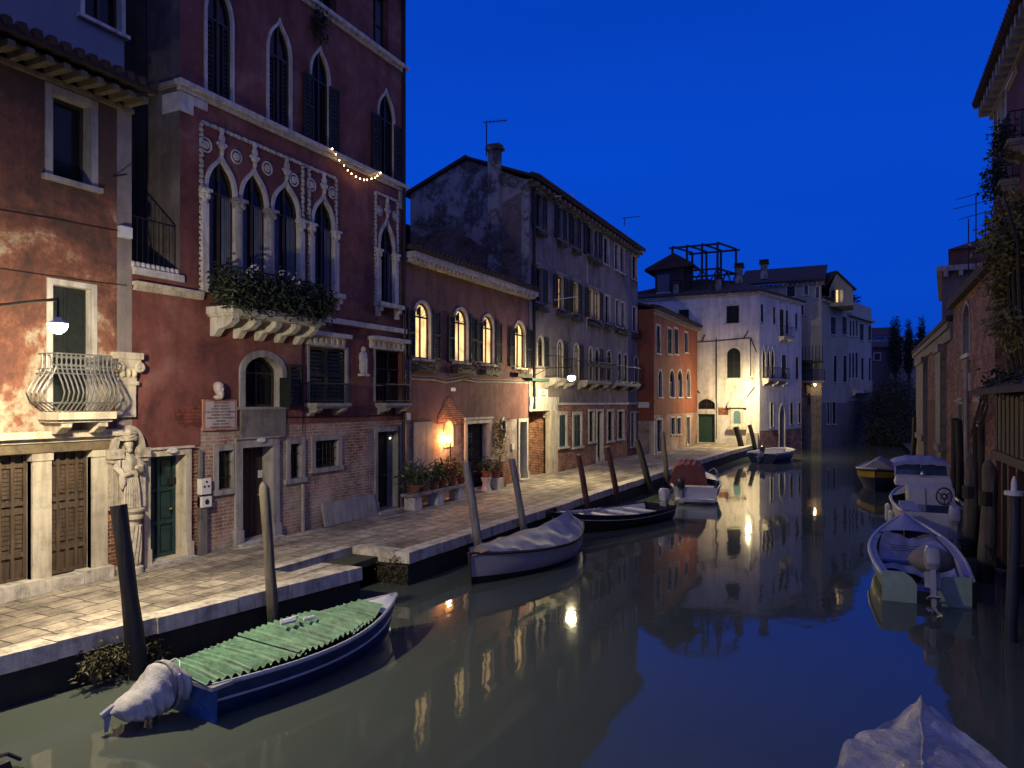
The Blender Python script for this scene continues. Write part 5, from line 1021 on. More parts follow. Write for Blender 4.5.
mb.box(FW, UW(636), WC + .15, WT - .36, WT - .252, -.02, .12)
for i in range(34): uu = SL * i / 33; mb.box(FS, uu - .06, uu + .06, WT - .25, WT - .102, -.02, .25)
mb.box(FS, .1, SL, WT - .36, WT - .252, -.02, .12); mb.build('cornice', M['stone'], wh)
mb = MB(); mb.box(FW, UW(718), UW(728.5), ZW(722, 415), ZW(722, 407.5), -.01, .012); mb.build('bare_brick_patch', M['brick'], wh)
mb = MB()
for p in (((716.5, 440), (716.5, 380), (716.5, 338)), ((687, 343), (716.5, 341), (750, 338)), ((750.5, 338), (750.8, 376)), ((750.8, 338), (756.5, 352))): mb.tube([FW.P(*FW.pix(x, y), .05) for x, y in p], .035, 5)
for p in (((702, 342), (705, 335)), ((744, 338), (748.5, 331)), ((695.5, 389), (700, 393)), ((747, 397), (755, 387))): mb.tube([FW.P(*FW.pix(x, y), .06) for x, y in p], .04, 5)
mb.build('iron_ties', M['iron'], wh).name = 'iron_tie'
mb = MB(); a = FW.rect(747.5, 433, 446, 765); mb.wbox(FW.P(a[0], 0).x, WC - .05, 58.7, 59.28, GZ - .7, a[3]); mb.build('corner_block', M['stonegrey'], wh)
for xl, xr, py in ((724.8, 740.5, 388.5),):
    a = FW.rect(xl, py - 2.8, py + 2.8, xr); t = thing('wall_tablet', 'blank pale stone tablet under the arched window of the white house', 'tablet', FW.P(a[0], a[2])); mb = MB(); mb.box(FW, *a, 0, .06); mb.build('tablet', M['stone'], t)
    mb = MB(); mb.box(FW, a[0] - .05, a[1] + .05, a[3], a[3] + .08, 0, .1); mb.build('moulding', M['stone'], t)
# shrine
a = FW.rect(730.8, 408, 426, 744); t = thing('wall_shrine', 'white wall shrine with blue picture and curved pediment beside the lamp', 'shrine', FW.P(a[0], a[2]))
mb = MB(); mb.box(FW, a[0], a[1], a[2], a[3], -.01, .12); mb.box(FW, a[0] - .2, a[1] + .2, a[2] - .25, a[2], -.01, .4); mb.build('frame', M['stone'], t)
um = (a[0] + a[1]) / 2; mb = MB(); mb.prism(FW, [(um + (a[1] - a[0]) * .72 * math.cos(k * math.pi / 12), a[3] + (.85 if 0 < k < 12 else .02) * math.sin(k * math.pi / 12) + .04) for k in range(13)], -.01, .32); mb.build('pediment', M['stone'], t)
mb = MB(); mb.poly([FW.P(u, z, .124) for u, z in outline(um - .27, um + .27, a[2] + .2, a[3] - .2, 'round', a[3] - .47)]); mb.build('picture', M['shrineglass'], t, recalc=False)
mb = MB(); ring_strip(mb, FW, outline(um - .27, um + .27, a[2] + .2, a[3] - .2, 'round', a[3] - .47), outline(um - .27, um + .27, a[2] + .2, a[3] - .2, 'round', a[3] - .47, .06), .11, .16, .12); mb.build('picture_frame', M['stonewarm'], t, recalc=False)
# roof terrace frame, dormer, chimneys
def RP(px, py, y):
    r = ray(px, py); return r * (y / r.y) + Vector((0, 0, CAMZ))
t = thing('roof_terrace', 'dark timber roof terrace frame standing on the white house roof', 'roof terrace', RP(700, 285, 61)); mb = MB()
ys = (61.0, 64.0); f_ = lambda px, py: RP(px, py, 61.0); 
FPX = [(672.5, 249), (687, 246.5), (702, 244.5), (717.5, 242)]; dx = Vector((3.3, 3.2, 0))
zt = max(f_(*p).z for p in FPX) - .15; zb = WT + .2; cols = [f_(*p) for p in FPX]; dx = Vector((ray(736, 400).x / ray(736, 400).y * 64.2 - cols[-1].x, 3.2, 0))
for c in cols:
    for o_ in (Vector((0, 0, 0)), dx): p = c + o_; mb.bar((p.x, p.y, zb), (p.x, p.y, zt), .17)
for o_ in (Vector((0, 0, 0)), dx):
    for zz in (zt, zb + (zt - zb) * .5): a, b_ = cols[0] + o_, cols[-1] + o_; mb.bar((a.x - .3, a.y, zz), (b_.x + .3, b_.y, zz), .15)
for c in cols: mb.bar((c.x, c.y, zt + .1), (c.x + dx.x, c.y + dx.y, zt + .1), .13)
c = cols[-1]; mb.bar((c.x, c.y, zb + (zt - zb) * .5), (c.x + dx.x, c.y + dx.y, zb + (zt - zb) * .5), .14)
mb.build('posts', M['poledark'], t).name = 'timber_frame'
mb = MB(); zr = zb + (zt - zb) * .5
for a, b_ in list(zip(cols, cols[1:])) + [(cols[-1], cols[-1] + dx * .5), (cols[-1] + dx * .5, cols[-1] + dx)]: mb.bar((a.x, a.y, zb), (b_.x, b_.y, zr), .09); mb.bar((b_.x, b_.y, zb), (a.x, a.y, zr), .09)
mb.build('cross_bracing', M['poledark'], t)
mb = MB(); mb.wbox(cols[0].x - .3, cols[-1].x + 1.2, 61 - .1, 64.4, WT - .2, WT + .25); mb.build('deck', M['poledark'], t)
t = thing('attic_dormer', 'dark gabled dormer with a pale window left of the roof terrace', 'dormer', RP(662, 290, 60.5))
p0, p1 = RP(655, 290, 60.5), RP(672, 290, 60.5); zt = RP(663, 263, 60.5).z; mb = MB(); mb.wbox(p0.x, p1.x + 1, 60.5, 64, WT - .3, zt); mb.build('wall', M['poledark'], t)
mb = MB(); a = RP(645.5, 271, 60.5); apx = RP(670, 256, 60.5); ap = Vector((p1.x + .2, 60.2, apx.z)); L_ = Vector((a.x, 60.2, a.z - .1)); R_ = Vector((p1.x + 1.8, 60.2, a.z + .1))
for s_, e_ in ((L_, ap), (ap, R_)): mb.box8([s_, e_, e_ + Vector((0, 4, 0)), s_ + Vector((0, 4, 0)), s_ + Vector((0, 0, .2)), e_ + Vector((0, 0, .2)), e_ + Vector((0, 4, .2)), s_ + Vector((0, 4, .2))])
mb.poly([L_, ap, R_]); mb.build('roof', M['tile'], t)
mb = MB(); q0, q1 = RP(657.5, 275, 60.48), RP(669.5, 292, 60.48); mb.wbox(q0.x, q1.x, 60.44, 60.495, q1.z, q0.z); mb.build('window', M['curtain'], t)
mb = MB(); mb.wbox(q0.x - .1, q1.x + .1, 60.4, 60.5, q1.z - .5, q1.z); mb.build('sill', M['stone'], t)
def chimney(px0, px1, py0, py1, y, label):
    a, b_ = RP(px0, py1, y), RP(px1, py0, y); t = thing('chimney', label, 'chimney', (a.x / 2 + b_.x / 2, y, a.z), group='chimneys on the white house roofs'); w_ = b_.x - a.x; mb = MB(); mb.wbox(a.x, b_.x, y, y + w_, a.z - .8, b_.z - .35); mb.build('shaft', M['gable'], t)
    mb = MB(); mb.wbox(a.x - .12, b_.x + .12, y - .12, y + w_ + .12, b_.z - .35, b_.z - .2); mb.wbox(a.x, b_.x, y, y + w_, b_.z - .2, b_.z - .08); mb.wbox(a.x - .1, b_.x + .1, y - .1, y + w_ + .1, b_.z - .08, b_.z + .03); mb.build('cap', M['tile'], t)
chimney(673, 678, 279, 297, 60.0, 'stub chimney on the white house eaves below the left terrace posts'); chimney(715.5, 720.5, 274, 292, 60.0, 'stub chimney on the white house eaves below the right terrace posts')
chimney(735.5, 742, 263, 275, 64.0, 'capped chimney just right of the roof terrace frame'); chimney(760.5, 767, 259.5, 270, 67, 'capped chimney on the ridge of the beige house roof')
# ================================================================== BEIGE AND PALE HOUSES beyond
be = thing('beige_house', 'tall beige house with dark stained base beyond the white house', 'house', (-5, 73, GZ))
FE = Face((0, 70), (1, 0)); UE = lambda px, py=400: FE.pix(px, py)[0]; ZE = lambda px, py: FE.pix(px, py)[1]
ec = UE(821.5); FF = Face((ec, 70), (.25, .968)); UF = lambda px, py=400: FF.pix(px, py)[0]; ZF = lambda px, py: FF.pix(px, py)[1]
e1 = UF(847.5)
et = ZE(800, 277.5)
def ww(par, F, xl, xr, yt, yb, **k): return window(par, F, F.rect(xl, yt, yb, xr), **{**dict(fw=.08, depth=.07, stone_='stone', sill=.08), **k})
ww(be, FE, 787, 795, 282, 297, shut='c'); ww(be, FE, 804.5, 808, 283, 295, pane='curtain'); ww(be, FE, 816, 819, 287, 298, pane='curtain'); ww(be, FE, 801, 803.5, 305, 315); ww(be, FE, 802, 813, 360, 381, pane='curtain', mull=2)
for x in (823.5, ): pass
zt = ZF(832, 302)
for xl, xr in ((830.5, 835.5), (842, 846.5)): ww(be, FF, xl, xr, 316, 334, shut='c')
for xl, xr in ((833.5, 836.5), (843, 846.5)): ww(be, FF, xl, xr, 355, 382, kind='round', zs=ZF(xl, 358), shut='')
for xl, xr in ((827, 829), (832.5, 835.5)): ww(be, FF, xl, xr, 402, 424)
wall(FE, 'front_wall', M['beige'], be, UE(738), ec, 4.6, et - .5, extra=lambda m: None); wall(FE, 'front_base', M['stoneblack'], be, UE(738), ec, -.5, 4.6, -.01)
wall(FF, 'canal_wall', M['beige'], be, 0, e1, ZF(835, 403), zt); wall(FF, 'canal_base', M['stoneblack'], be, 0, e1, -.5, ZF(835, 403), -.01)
eave(be, FE, UE(738), ec + .3, et - .48, .3, dent=.4, roofback=5, rise=2.2); eave(be, FF, 0, e1, zt, .35, dent=.4, roofback=5, rise=1.0)
q0, q1 = RP(829.5, 313, 72), RP(845.5, 287, 72); mb = MB(); mb.wbox(q0.x, q1.x + .6, 72, 76, zt - .5, RP(838, 288, 72).z)
a, b_, c = RP(829, 288, 71.9), RP(848, 291, 71.9), RP(837, 272, 71.9); mb.poly([(q0.x, 71.99, RP(838, 288, 72).z), (q1.x + .6, 71.99, RP(838, 288, 72).z), (c.x, 71.99, c.z)]); at_ = mb.build('attic_storey', M['beige'], be, recalc=False)
mb = MB(); k0 = Vector((a.x - .3, 71.8, a.z)); k1 = Vector((c.x, 71.8, c.z)); k2 = Vector((b_.x + .7, 71.8, b_.z))
for s_, e_ in ((k0, k1), (k1, k2)): mb.box8([s_, e_, e_ + Vector((-4, 5, 0)), s_ + Vector((-4, 5, 0)), s_ + Vector((0, 0, .15)), e_ + Vector((0, 0, .15)), e_ + Vector((-4, 5, .15)), s_ + Vector((-4, 5, .15))])
mb.build('attic_roof', M['tile'], be)
for xl, xr, m_ in ((831.5, 835, 'shutter'), (836, 838, 'lit'), (840, 843, 'lit3')): p, q = RP(xl, 302, 71.9), RP(xr, 290, 71.9); mb = MB(); mb.wbox(p.x, q.x, 71.93, 71.98, p.z, q.z); mb.build('attic_window', M[m_], at_)
b = slab(be, FE, UE(800), UE(825), ZE(810, 381), .15, 1.2, 'stonegrey', 3, .3); railing(b, FE, UE(800), UE(825), ZE(810, 381), ZE(810, 370), 1.18, 18, r=.02)
mb = MB()
for k in range(8): uu = UE(800) + (UE(823) - UE(800)) * k / 7; mb.tube([FE.P(uu, ZE(810, 362), 1.0), FE.P(uu, ZE(810, 347), 1.0)], .03, 5)
mb.box(FE, UE(800), UE(824), ZE(810, 363), ZE(810, 362), 0, 1.05); mb.build('upper_railing', M['iron'], be)
mb = MB(); mb.tube([FE.P(UE(802), ZE(802, 384), .2), FE.P(UE(806), ZE(806, 386), .2), FE.P(UE(806.5), ZE(806, 393), .2), FE.P(UE(809.5), ZE(809, 394), .2), FE.P(UE(809.5), ZE(809, 405), .2)], .09, 6); mb.build('stove_pipe', M['iron'], be)
ph = thing('pale_house', 'pale corner house with a stone balcony beside the dark trees', 'house', (-1, 80, GZ)); FH = FF
FH2 = Face((ec, 70), (.25, .968)); e2 = UF(871.5); pt = ZF(848, 313)
def w3(xl, xr, yt, yb, **k): return window(ph, FH2, FH2.rect(xl, yt, yb, xr), **{**dict(fw=.08, depth=.07, stone_='stone', sill=.08), **k})
for xl, xr in ((849.5, 851.2), (852.5, 854.2), (855.8, 857.5)): w3(xl, xr, 320, 336, kind='round', zs=ZF(xl, 322.5))
w3(859.5, 863.5, 323, 340, shut='c'); w3(868, 871, 325, 340, shut='c')
for xl, xr in ((848.7, 850.6), (852, 854), (855.3, 857.5)): w3(xl, xr, 352, 378, kind='round', zs=ZF(xl, 355))
for xl, xr in ((861, 863.5), (868.5, 870.5)): w3(xl, xr, 357, 381, kind='round', zs=ZF(xl, 360))
b = slab(ph, FH2, UF(848.5), UF(865), ZF(856, 391), .2, .7, 'stone', 3, .4); railing(b, FH2, UF(848.5), UF(865), ZF(856, 391), ZF(856, 380), .68, 14, 'stone', r=.05)
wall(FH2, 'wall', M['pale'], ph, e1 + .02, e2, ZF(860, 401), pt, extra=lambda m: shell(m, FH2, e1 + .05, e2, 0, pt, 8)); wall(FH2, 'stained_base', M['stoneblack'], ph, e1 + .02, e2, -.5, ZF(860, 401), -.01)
mb = MB(); mb.box(FH2, e1, e2 + .1, pt - .25, pt, -.1, .35); mb.box(FH2, e1, e2, pt, pt + 1.3, -.4, .0); mb.build('parapet', M['pale'], ph)
mb = MB(); bl = []; 
for k in range(5): p = FH2.P(e1 + 1.2 + k * .8, pt + 1.6, -1.0); bl.append((p.x, p.y, p.z, .7, .7, .6))
mb.leaves(bl, 500, .4, rg, .2); mb.build('roof_plants', M['leafblack'], ph, recalc=False)
# buildings far down the canal
def far_house(name, x0, x1, y, zt, mat, label, roof=1.5, wins=(), pr=0.0):
    F = Face((0, y), (1, 0)); t = thing(name, label, 'house', ((x0 + x1) / 2, y, 0))
    for w_ in wins: window(t, F, F.rect(*w_), fw=.12, depth=.15, stone_='stone', sill=.1, trans=0)
    wall(F, 'wall', M[mat], t, x0, x1, -.5, zt, extra=lambda m: shell(m, F, x0, x1, -.5, zt, 9)); mb = MB(); xm = (x0 + x1) / 2
    mb.box8([(x0 - .3, y - .4, zt), (x1 + .3, y - .4, zt), (x1 + .3, y + 5, zt + roof), (x0 - .3, y + 5, zt + roof), (x0 - .3, y - .4, zt + .15), (x1 + .3, y - .4, zt + .15), (x1 + .3, y + 5, zt + roof + .15), (x0 - .3, y + 5, zt + roof + .15)]); mb.build('roof', M['tile'], t); return t
X = lambda px, y: ray(px, 400).x * y / ray(px, 400).y
ZZ = lambda px, py, y: RP(px, py, y).z
far_house('far_house', X(868, 112), X(893, 112), 112, ZZ(880, 337, 112), 'gable', 'dim grey house with dark roof behind the canal trees', 1.6, ((874, 345, 352, 879), (884, 345, 352, 888)))
far_house('far_house', X(872, 100), X(890, 100), 100, ZZ(880, 348, 100), 'purple', 'low pinkish house with a white window strip above the dark trees', 1.0, ((874.5, 353.5, 360, 880),))
far_house('far_house', X(889, 104), X(916, 104), 104, ZZ(900, 346, 104), 'pale', 'pale far house with two windows at the end of the canal', 1.0, ((896.5, 354, 364, 902), (905.5, 356, 366, 912), (898, 337, 344, 903)))
# cypress and chimney silhouettes
def tree(name, x, y, z0, blobs, n, size, label, group, trunk, mat='leafblack'):
    t = thing(name, label, 'tree', (x, y, z0), group=group); mb = MB(); mb.tube([(x, y, z0), (x + .1, y, z0 + trunk * .5), (x, y, z0 + trunk)], [.22, .17, .08], 7)
    for k in range(4): a_ = k * 1.7; mb.tube([(x, y, z0 + trunk * (.5 + .1 * k)), (x + math.cos(a_) * 1.0, y + math.sin(a_) * .8, z0 + trunk * (.75 + .1 * k))], [.08, .03], 5)
    mb.build('trunk', M['bark'], t, smooth=True); mb = MB(); mb.leaves(blobs, n, size, rg, .1); mb.build('crown', M[mat], t, recalc=False); return t
for px, py, w_, lab in ((895, 315, .75, 'broad blunt cypress silhouette above the far roofs'), (908.5, 318, .5, 'slim pointed cypress silhouette, shorter of the two thin ones'), (921.5, 315, .6, 'slim cypress silhouette nearest the brick wall')):
    y = 98; x = X(px, y); z0 = 7.5; zt = ZZ(px, py, y); h = zt - z0; tree('cypress', x, y, z0 - 3, [(x, y, z0 + h * .25, w_ * .9, w_ * .8, h * .3), (x, y, z0 + h * .5, w_ * .8, w_ * .7, h * .3), (x, y, z0 + h * .78, w_ * (.7 if px == 895 else .35), w_ * .4, h * .2)], 4200, .24, lab, 'cypresses at the end of the canal', 4 + h * .6)
for i, (px, py, y, r, lab) in enumerate(((881, 388, 80, 1.9, 'dark round tree over the water beside the pale house'), (893, 372, 83, 2.2, 'tallest dark tree mass at the bend of the canal'), (906, 384, 78, 1.9, 'dark tree leaning over the water near the brick wall'), (888, 415, 76, 2.0, 'low dark bush hanging over the water at the bend'))):
    x = X(px, y); zt = ZZ(px, py, y); z0 = .3
    bl = [(x + rg.uniform(-r, r) * .7, y + rg.uniform(-r, r) * .6, zt - r * rg.uniform(.5, 1.9), r * rg.uniform(.5, .8), r * .7, r * rg.uniform(.5, .75)) for _ in range(11)] + [(x, y, zt - r * .6, r * .6, r * .6, r * .6), (x, y, max(1.0, zt - r * 2.6), r, r, r * .9)]
    tree('canal_tree', x, y, z0, bl, 4200, .24, lab, 'trees at the bend of the canal', zt - r * 1.4)
mb = MB(); mb.wbox(X(868, 79), X(918, 79), 79.5, 80, -.5, .9); mb.solo('garden_wall', M['brickdark'], 'dark low brick garden wall under the trees at the bend', 'wall')
# ================================================================== RIGHT BANK
FRt = Face((3.2, 0), (0, -1)); UQ = lambda px, py=420, d=0: FRt.pix(px, py, d)[0]; ZQ = lambda px, py, d=0: FRt.pix(px, py, d)[1]
# plain brick house with a tall lancet
bw = thing('brick_house', 'rough brick house with one tall lancet window rising from the canal', 'house', (6, 28, 0))
ya, yb = -UQ(953), -UQ(995); # far and near ends
zt = ZQ(970, 292)
ul, ur = UQ(963.5, 340), UQ(970, 340); window(bw, FRt, (ul, ur, ZQ(966, 355), ZQ(966, 305)), 'point', ZQ(966, 318), fw=.14, depth=.25, stone_='stonegrey', sill=.12)
for xl, xr in ((959, 963.5), (979, 984)): window(bw, FRt, FRt.rect(xl, 404, 424, xr), fw=.08, depth=.2, stone_='stonegrey', hood=.15)
wall(FRt, 'wall', M['brickdark'], bw, -ya, -yb, -.6, zt, extra=lambda m: shell(m, FRt, -ya, -yb, -.6, zt, 6))
mb = MB(); mb.box(FRt, -ya - .1, -yb + .1, zt, zt + .18, -6, .22); mb.box8([FRt.P(-ya, zt + .18, .2), FRt.P(-yb, zt + .18, .2), FRt.P(-yb, zt + 1.6, -5), FRt.P(-ya, zt + 1.6, -5), FRt.P(-ya, zt + .3, .2), FRt.P(-yb, zt + .3, .2), FRt.P(-yb, zt + 1.8, -5), FRt.P(-ya, zt + 1.8, -5)]); mb.build('roof', M['tile'], bw)
mb = MB(); mb.tube([FRt.P(UQ(970, 400), ZQ(970, 359), .1), FRt.P(UQ(970, 400), .5, .1)], .07, 8); mb.build('rain_pipe', M['stonegrey'], bw, smooth=True)
mb = MB(); mb.box(FRt, UQ(968, 380), UQ(971, 380), ZQ(970, 391), ZQ(970, 373), 0, .06); mb.box(FRt, UQ(965, 357), UQ(971.5, 357), ZQ(968, 358), ZQ(968, 354), 0, .12); mb.build('stone_block', M['stone'], bw)
# farther church-like wall with pilasters
cw = thing('chapel_wall', 'old brick chapel front with pilasters and a heavy cornice on the right bank', 'chapel', (6, 43, 0))
yc = 54.5; z0_, z1_ = ZQ(953, 316), ZQ(917, 340)
wall(FRt, 'wall', M['brickdark'], cw, -yc, -ya - .02, -.6, z0_ - .9, extra=lambda m: shell(m, FRt, -yc, -ya - .02, -.6, z0_ - .9, 8))
mb = MB(); mb.box(FRt, -yc - .2, -ya - .03, z0_ - .9, z0_ - .45, -.5, .1); mb.box(FRt, -yc - .4, -ya - .03, z0_ - .45, z0_ - .2, -.5, .2); mb.build('cornice', M['stoneblack'], cw)
mb = MB(); mb.box8([FRt.P(-yc - .3, z0_ - .2, .25), FRt.P(-ya, z0_ - .2, .25), FRt.P(-ya, z0_ + 1.6, -6), FRt.P(-yc - .3, z0_ + 1.6, -6), FRt.P(-yc - .3, z0_, .25), FRt.P(-ya, z0_, .25), FRt.P(-ya, z0_ + 1.8, -6), FRt.P(-yc - .3, z0_ + 1.8, -6)]); mb.build('roof', M['tile'], cw)
for px0, px1 in ((920.5, 927.5), (941, 946)):
    mb = MB(); a, b_ = UQ(px0), UQ(px1); mb.box(FRt, a, b_, 2.2, z0_ - 1.2, -.02, .22); mb.box(FRt, a - .15, b_ + .15, z0_ - 1.2, z0_ - .9, -.02, .32); mb.box(FRt, a - .1, b_ + .1, 1.9, 2.2, -.02, .3); mb.box(FRt, a + .05, b_ - .05, -.5, 1.9, -.02, .18); mb.build('pilaster', M['stoneblack'], cw)
mb = MB(); a, b_ = UQ(928), UQ(941); mb.box(FRt, a, b_, -.5, ZQ(935, 400), -.02, .02); mb.build('red_render', M['rightwall'], cw)
mb = MB(); r0 = RP(937.5, 268, 47); cx0 = ray(942, 400).x / ray(942, 400).y; sk = lambda x0, y0, x1, y1, z0, z1: mb.box8([(x0, y0, z0), (x1, y0, z0), (x1, y1, z0), (x0 + (y1 - y0) * cx0 * 1.05, y1, z0), (x0, y0, z1), (x1, y0, z1), (x1, y1, z1), (x0 + (y1 - y0) * cx0 * 1.05, y1, z1)])
sk(47 * cx0, 47, 14, 60, 0, RP(945, 272, 47).z)
cp = thing('church_block', 'tall mauve church block with stepped roofline behind the brick houses', 'church', (9, 52, 0)); mb.build('wall', M['purple'], cp)
z9 = RP(945, 272, 47).z; mb = MB(); sk(47 * cx0 - .3, 46.6, 14.3, 60.4, z9, z9 + .3)
for k in range(14): mb.wbox(4.1 + k * .7, 4.3 + k * .7, 46.62, 46.98, z9 - .3, z9 - .003)
mb.build('cornice', M['stonegrey'], cp); mb = MB(); zq = RP(947, 250, 48).z; sk(4.55, 48, 13, 58, z9 + .3, zq); mb.build('upper_block', M['rightwall'], cp)
mb = MB(); zr = RP(975, 237, 48).z; mb.box8([(4.4, 47.8, zq), (13.2, 47.8, zq), (13.2, 58.2, zq), (5.4, 58.2, zq), (7.6, 51, zr + .8), (10, 51, zr + .8), (10, 55, zr + .8), (7.6, 55, zr + .8)]); mb.build('roof', M['tile'], cp)
# tall dark house at the right edge
th = thing('tall_house', 'tall dark red house with bracketed eaves at the right edge', 'house', (7, 20, 0)); FT = Face((3.8, 0), (0, -1)); UT = lambda px, py=100, d=0: FT.pix(px, py, d)[0]; ZT = lambda px, py, d=0: FT.pix(px, py, d)[1]
yt = -UT(993); tt = ZT(993, 104); 
for xl, xr, ytp, ybt in ((1001.5, 1006, 60, 132), (1010, 1016, 22, 85), (995, 998, 110, 150)):
    window(th, FT, (UT(xl), UT(xr), ZT(xl, ybt), ZT(xl, ybt) + 1.75), fw=.12, depth=.25, stone_='stone', sill=.1)
window(th, FT, (UT(1003, 150), UT(1010, 150), 6.9, 8.4), fw=.1, depth=.25, stone_='stonegrey')
wall(FT, 'wall', M['rightwall'], th, -yt, -10, 5.6, tt, extra=lambda m: shell(m, FT, -yt, -10, 5.6, tt, 8)); wall(FT, 'lower_wall', M['brickdark'], th, -yt, -10, -.6, 5.6, .0)
eave(th, FT, -yt - .25, -10, tt, .5, dent=.55, dmat='stonegrey', dh=.35, roofback=6)
for k, (px, py) in enumerate(((1006, 138), (998, 178))):
    u_, z_ = FT.pix(px, py, .4); b = slab(th, FT, u_ - .6, u_ + .6, z_ - .2, .1, .45, 'stonegrey', 2, .25); railing(b, FT, u_ - .6, u_ + .6, z_ - .2, z_ + .5, .43, 8)
    mb = MB(); p = FT.P(u_, z_ + .1, .45); mb.leaves([(p.x, p.y, p.z, .25, .6, .35), (p.x - .1, p.y, p.z - .35, .2, .5, .4)], 500, .13, rg, .5); mb.build('foliage', M['leafblack'], b, recalc=False)
# wooden boathouse below
bs = thing('timber_boathouse', 'plank-sided boathouse on posts under a shaggy roof on the right bank', 'boathouse', (3.4, 20.5, 0)); y0, y1 = 21.2, 14.0
zp, zq = 2.85, 4.3; mb = MB(); n = 40
for k in range(n): y = y1 + (y0 - y1) * k / n; mb.wbox(2.95 + .01 * (k % 3), 3.02 + .01 * (k % 3), y + .006, y + (y0 - y1) / n - .006, zp, zq)
for k in range(7): x = 3.05 + .17 * k; mb.wbox(x + .004, x + .164, y0 - .03, y0 + .03 + .005 * (k % 2), zp, zq)
mb.build('plank_wall', M['plank'], bs)
mb = MB(); mb.wbox(2.88, 3.1, y1, y0 + .1, zp - .2, zp); mb.wbox(2.88, 4.5, y0 + .02, y0 + .22, zp - .2, zp - .003); mb.build('beam', M['plank'], bs)
for y, m_ in ((20.9, 'shedred'), (20.1, 'plank'), (19.3, 'shedred'), (18.3, 'plank'), (16.6, 'shedred')): mb = MB(); mb.wbox(2.93, 3.13, y, y + .2, -.6, zp - .2); mb.build('post', M[m_], bs)
mb = MB(); n = 22
for k in range(n): y = y1 + (y0 - 1.0 - y1) * k / n; h_ = 1.9 + .25 * math.sin(k * 2.3); mb.wbox(3.16, 3.2 + .01 * (k % 2), y, y + (y0 - y1) / n - .01, -.5, h_)
mb.build('board_screen', M['plank'], bs)
mb = MB(); mb.box8([(2.5, y1, zq - .1), (2.5, y0 + .5, zq - .1), (5, y0 + .5, zq + .9), (5, y1, zq + .9), (2.5, y1, zq + .02), (2.5, y0 + .5, zq + .02), (5, y0 + .5, zq + 1.0), (5, y1, zq + 1.0)]); mb.build('roof', M['tile'], bs)
mb = MB(); mb.leaves([(2.9, y, zq + rg.uniform(.0, .25), .3, .7, .28) for y in (14.5, 15.5, 16.5, 17.5, 18.5, 19.5, 20.3)], 900, .13, rg, .7); mb.build('roof_growth', M['leafblack'], bs, recalc=False)
# climbing plants
t = thing('climbing_plant', 'olive brown climbing plant hanging over the right-hand wall', 'plant', (3.3, 21, 4.4)); bl = []
for px, py, r in ((1018, 205, .5), (1008, 222, .6), (998, 236, .55), (990, 246, .4), (1004, 252, .6), (1018, 240, .7), (1012, 275, .7), (1022, 290, .7), (1003, 285, .5), (1008, 310, .6), (1020, 325, .7), (1000, 322, .35), (1016, 338, .5)):
    y = 20.5 + rg.uniform(-.6, .9); p = RP(px, py, y); bl.append((p.x + .05, p.y, p.z, r * .7, r * .9, r * .75))
mb = MB(); mb.leaves(bl, 5200, .17, rg, .6); mb.build('foliage', M['leafo'], t, recalc=False)
mb = MB()
for k in range(5): y = 19.5 + k * .6; mb.tube([(3.4, y, 4.5), (3.2, y + .1, 6), (3.1, y - .2, 7.5), (2.9, y + .3, 8.8)], [.07, .06, .04, .02], 6)
mb.build('stem', M['bark'], t); mb = MB(); a, b_ = RP(987, 258, 21.5), RP(1008, 284, 21.0); mb.tube([a, b_], .03, 6); mb.build('support_pole', M['polegrey'], t)
t = thing('bare_creeper', 'bare twiggy creeper crossing the rough brick wall', 'plant', (3.1, 25, 2)); mb = MB()
for k in range(16):
    p = Vector((3.05, 23.2, 4.2 + rg.uniform(-.5, .3))); pts = [p.copy()]
    for j in range(7): p += Vector((rg.uniform(-.05, .03), rg.uniform(.2, .8), rg.uniform(-.5, .15))); pts.append(p.copy())
    mb.tube(pts, [.018 - .002 * j for j in range(8)], 4)
mb.build('twigs', M['bark'], t).name = 'twig_mass'
for px, py0, py1, lab in ((976, 232, 196, 'tallest of the thin roof aerials left of the balcony plants'),):
    p = RP(px, py1, 27); b_ = RP(px, py0, 27); t = thing('roof_aerial', lab, 'aerial', b_); mb = MB(); 
    for dx, h_ in ((0, 0), (.25, -.5), (-.2, -.7)): mb.tube([b_ + Vector((dx, 0, -1.5)), p + Vector((dx, 0, h_))], .018, 5)
    mb.build('mast', M['iron'], t); mb = MB()
    for z_, w_ in ((0, .5), (-.3, .6), (-.65, .45)): mb.tube([p + Vector((-w_, .2, z_)), p + Vector((w_, -.2, z_ + .12))], .012, 4)
    mb.build('antenna', M['iron'], t)
mb = MB(); mb.poly([(3.3, -6, .3), (60, -6, .3), (60, 90, .3), (3.3, 90, .3)]); struct(mb, 'right_bank', M['slime'])
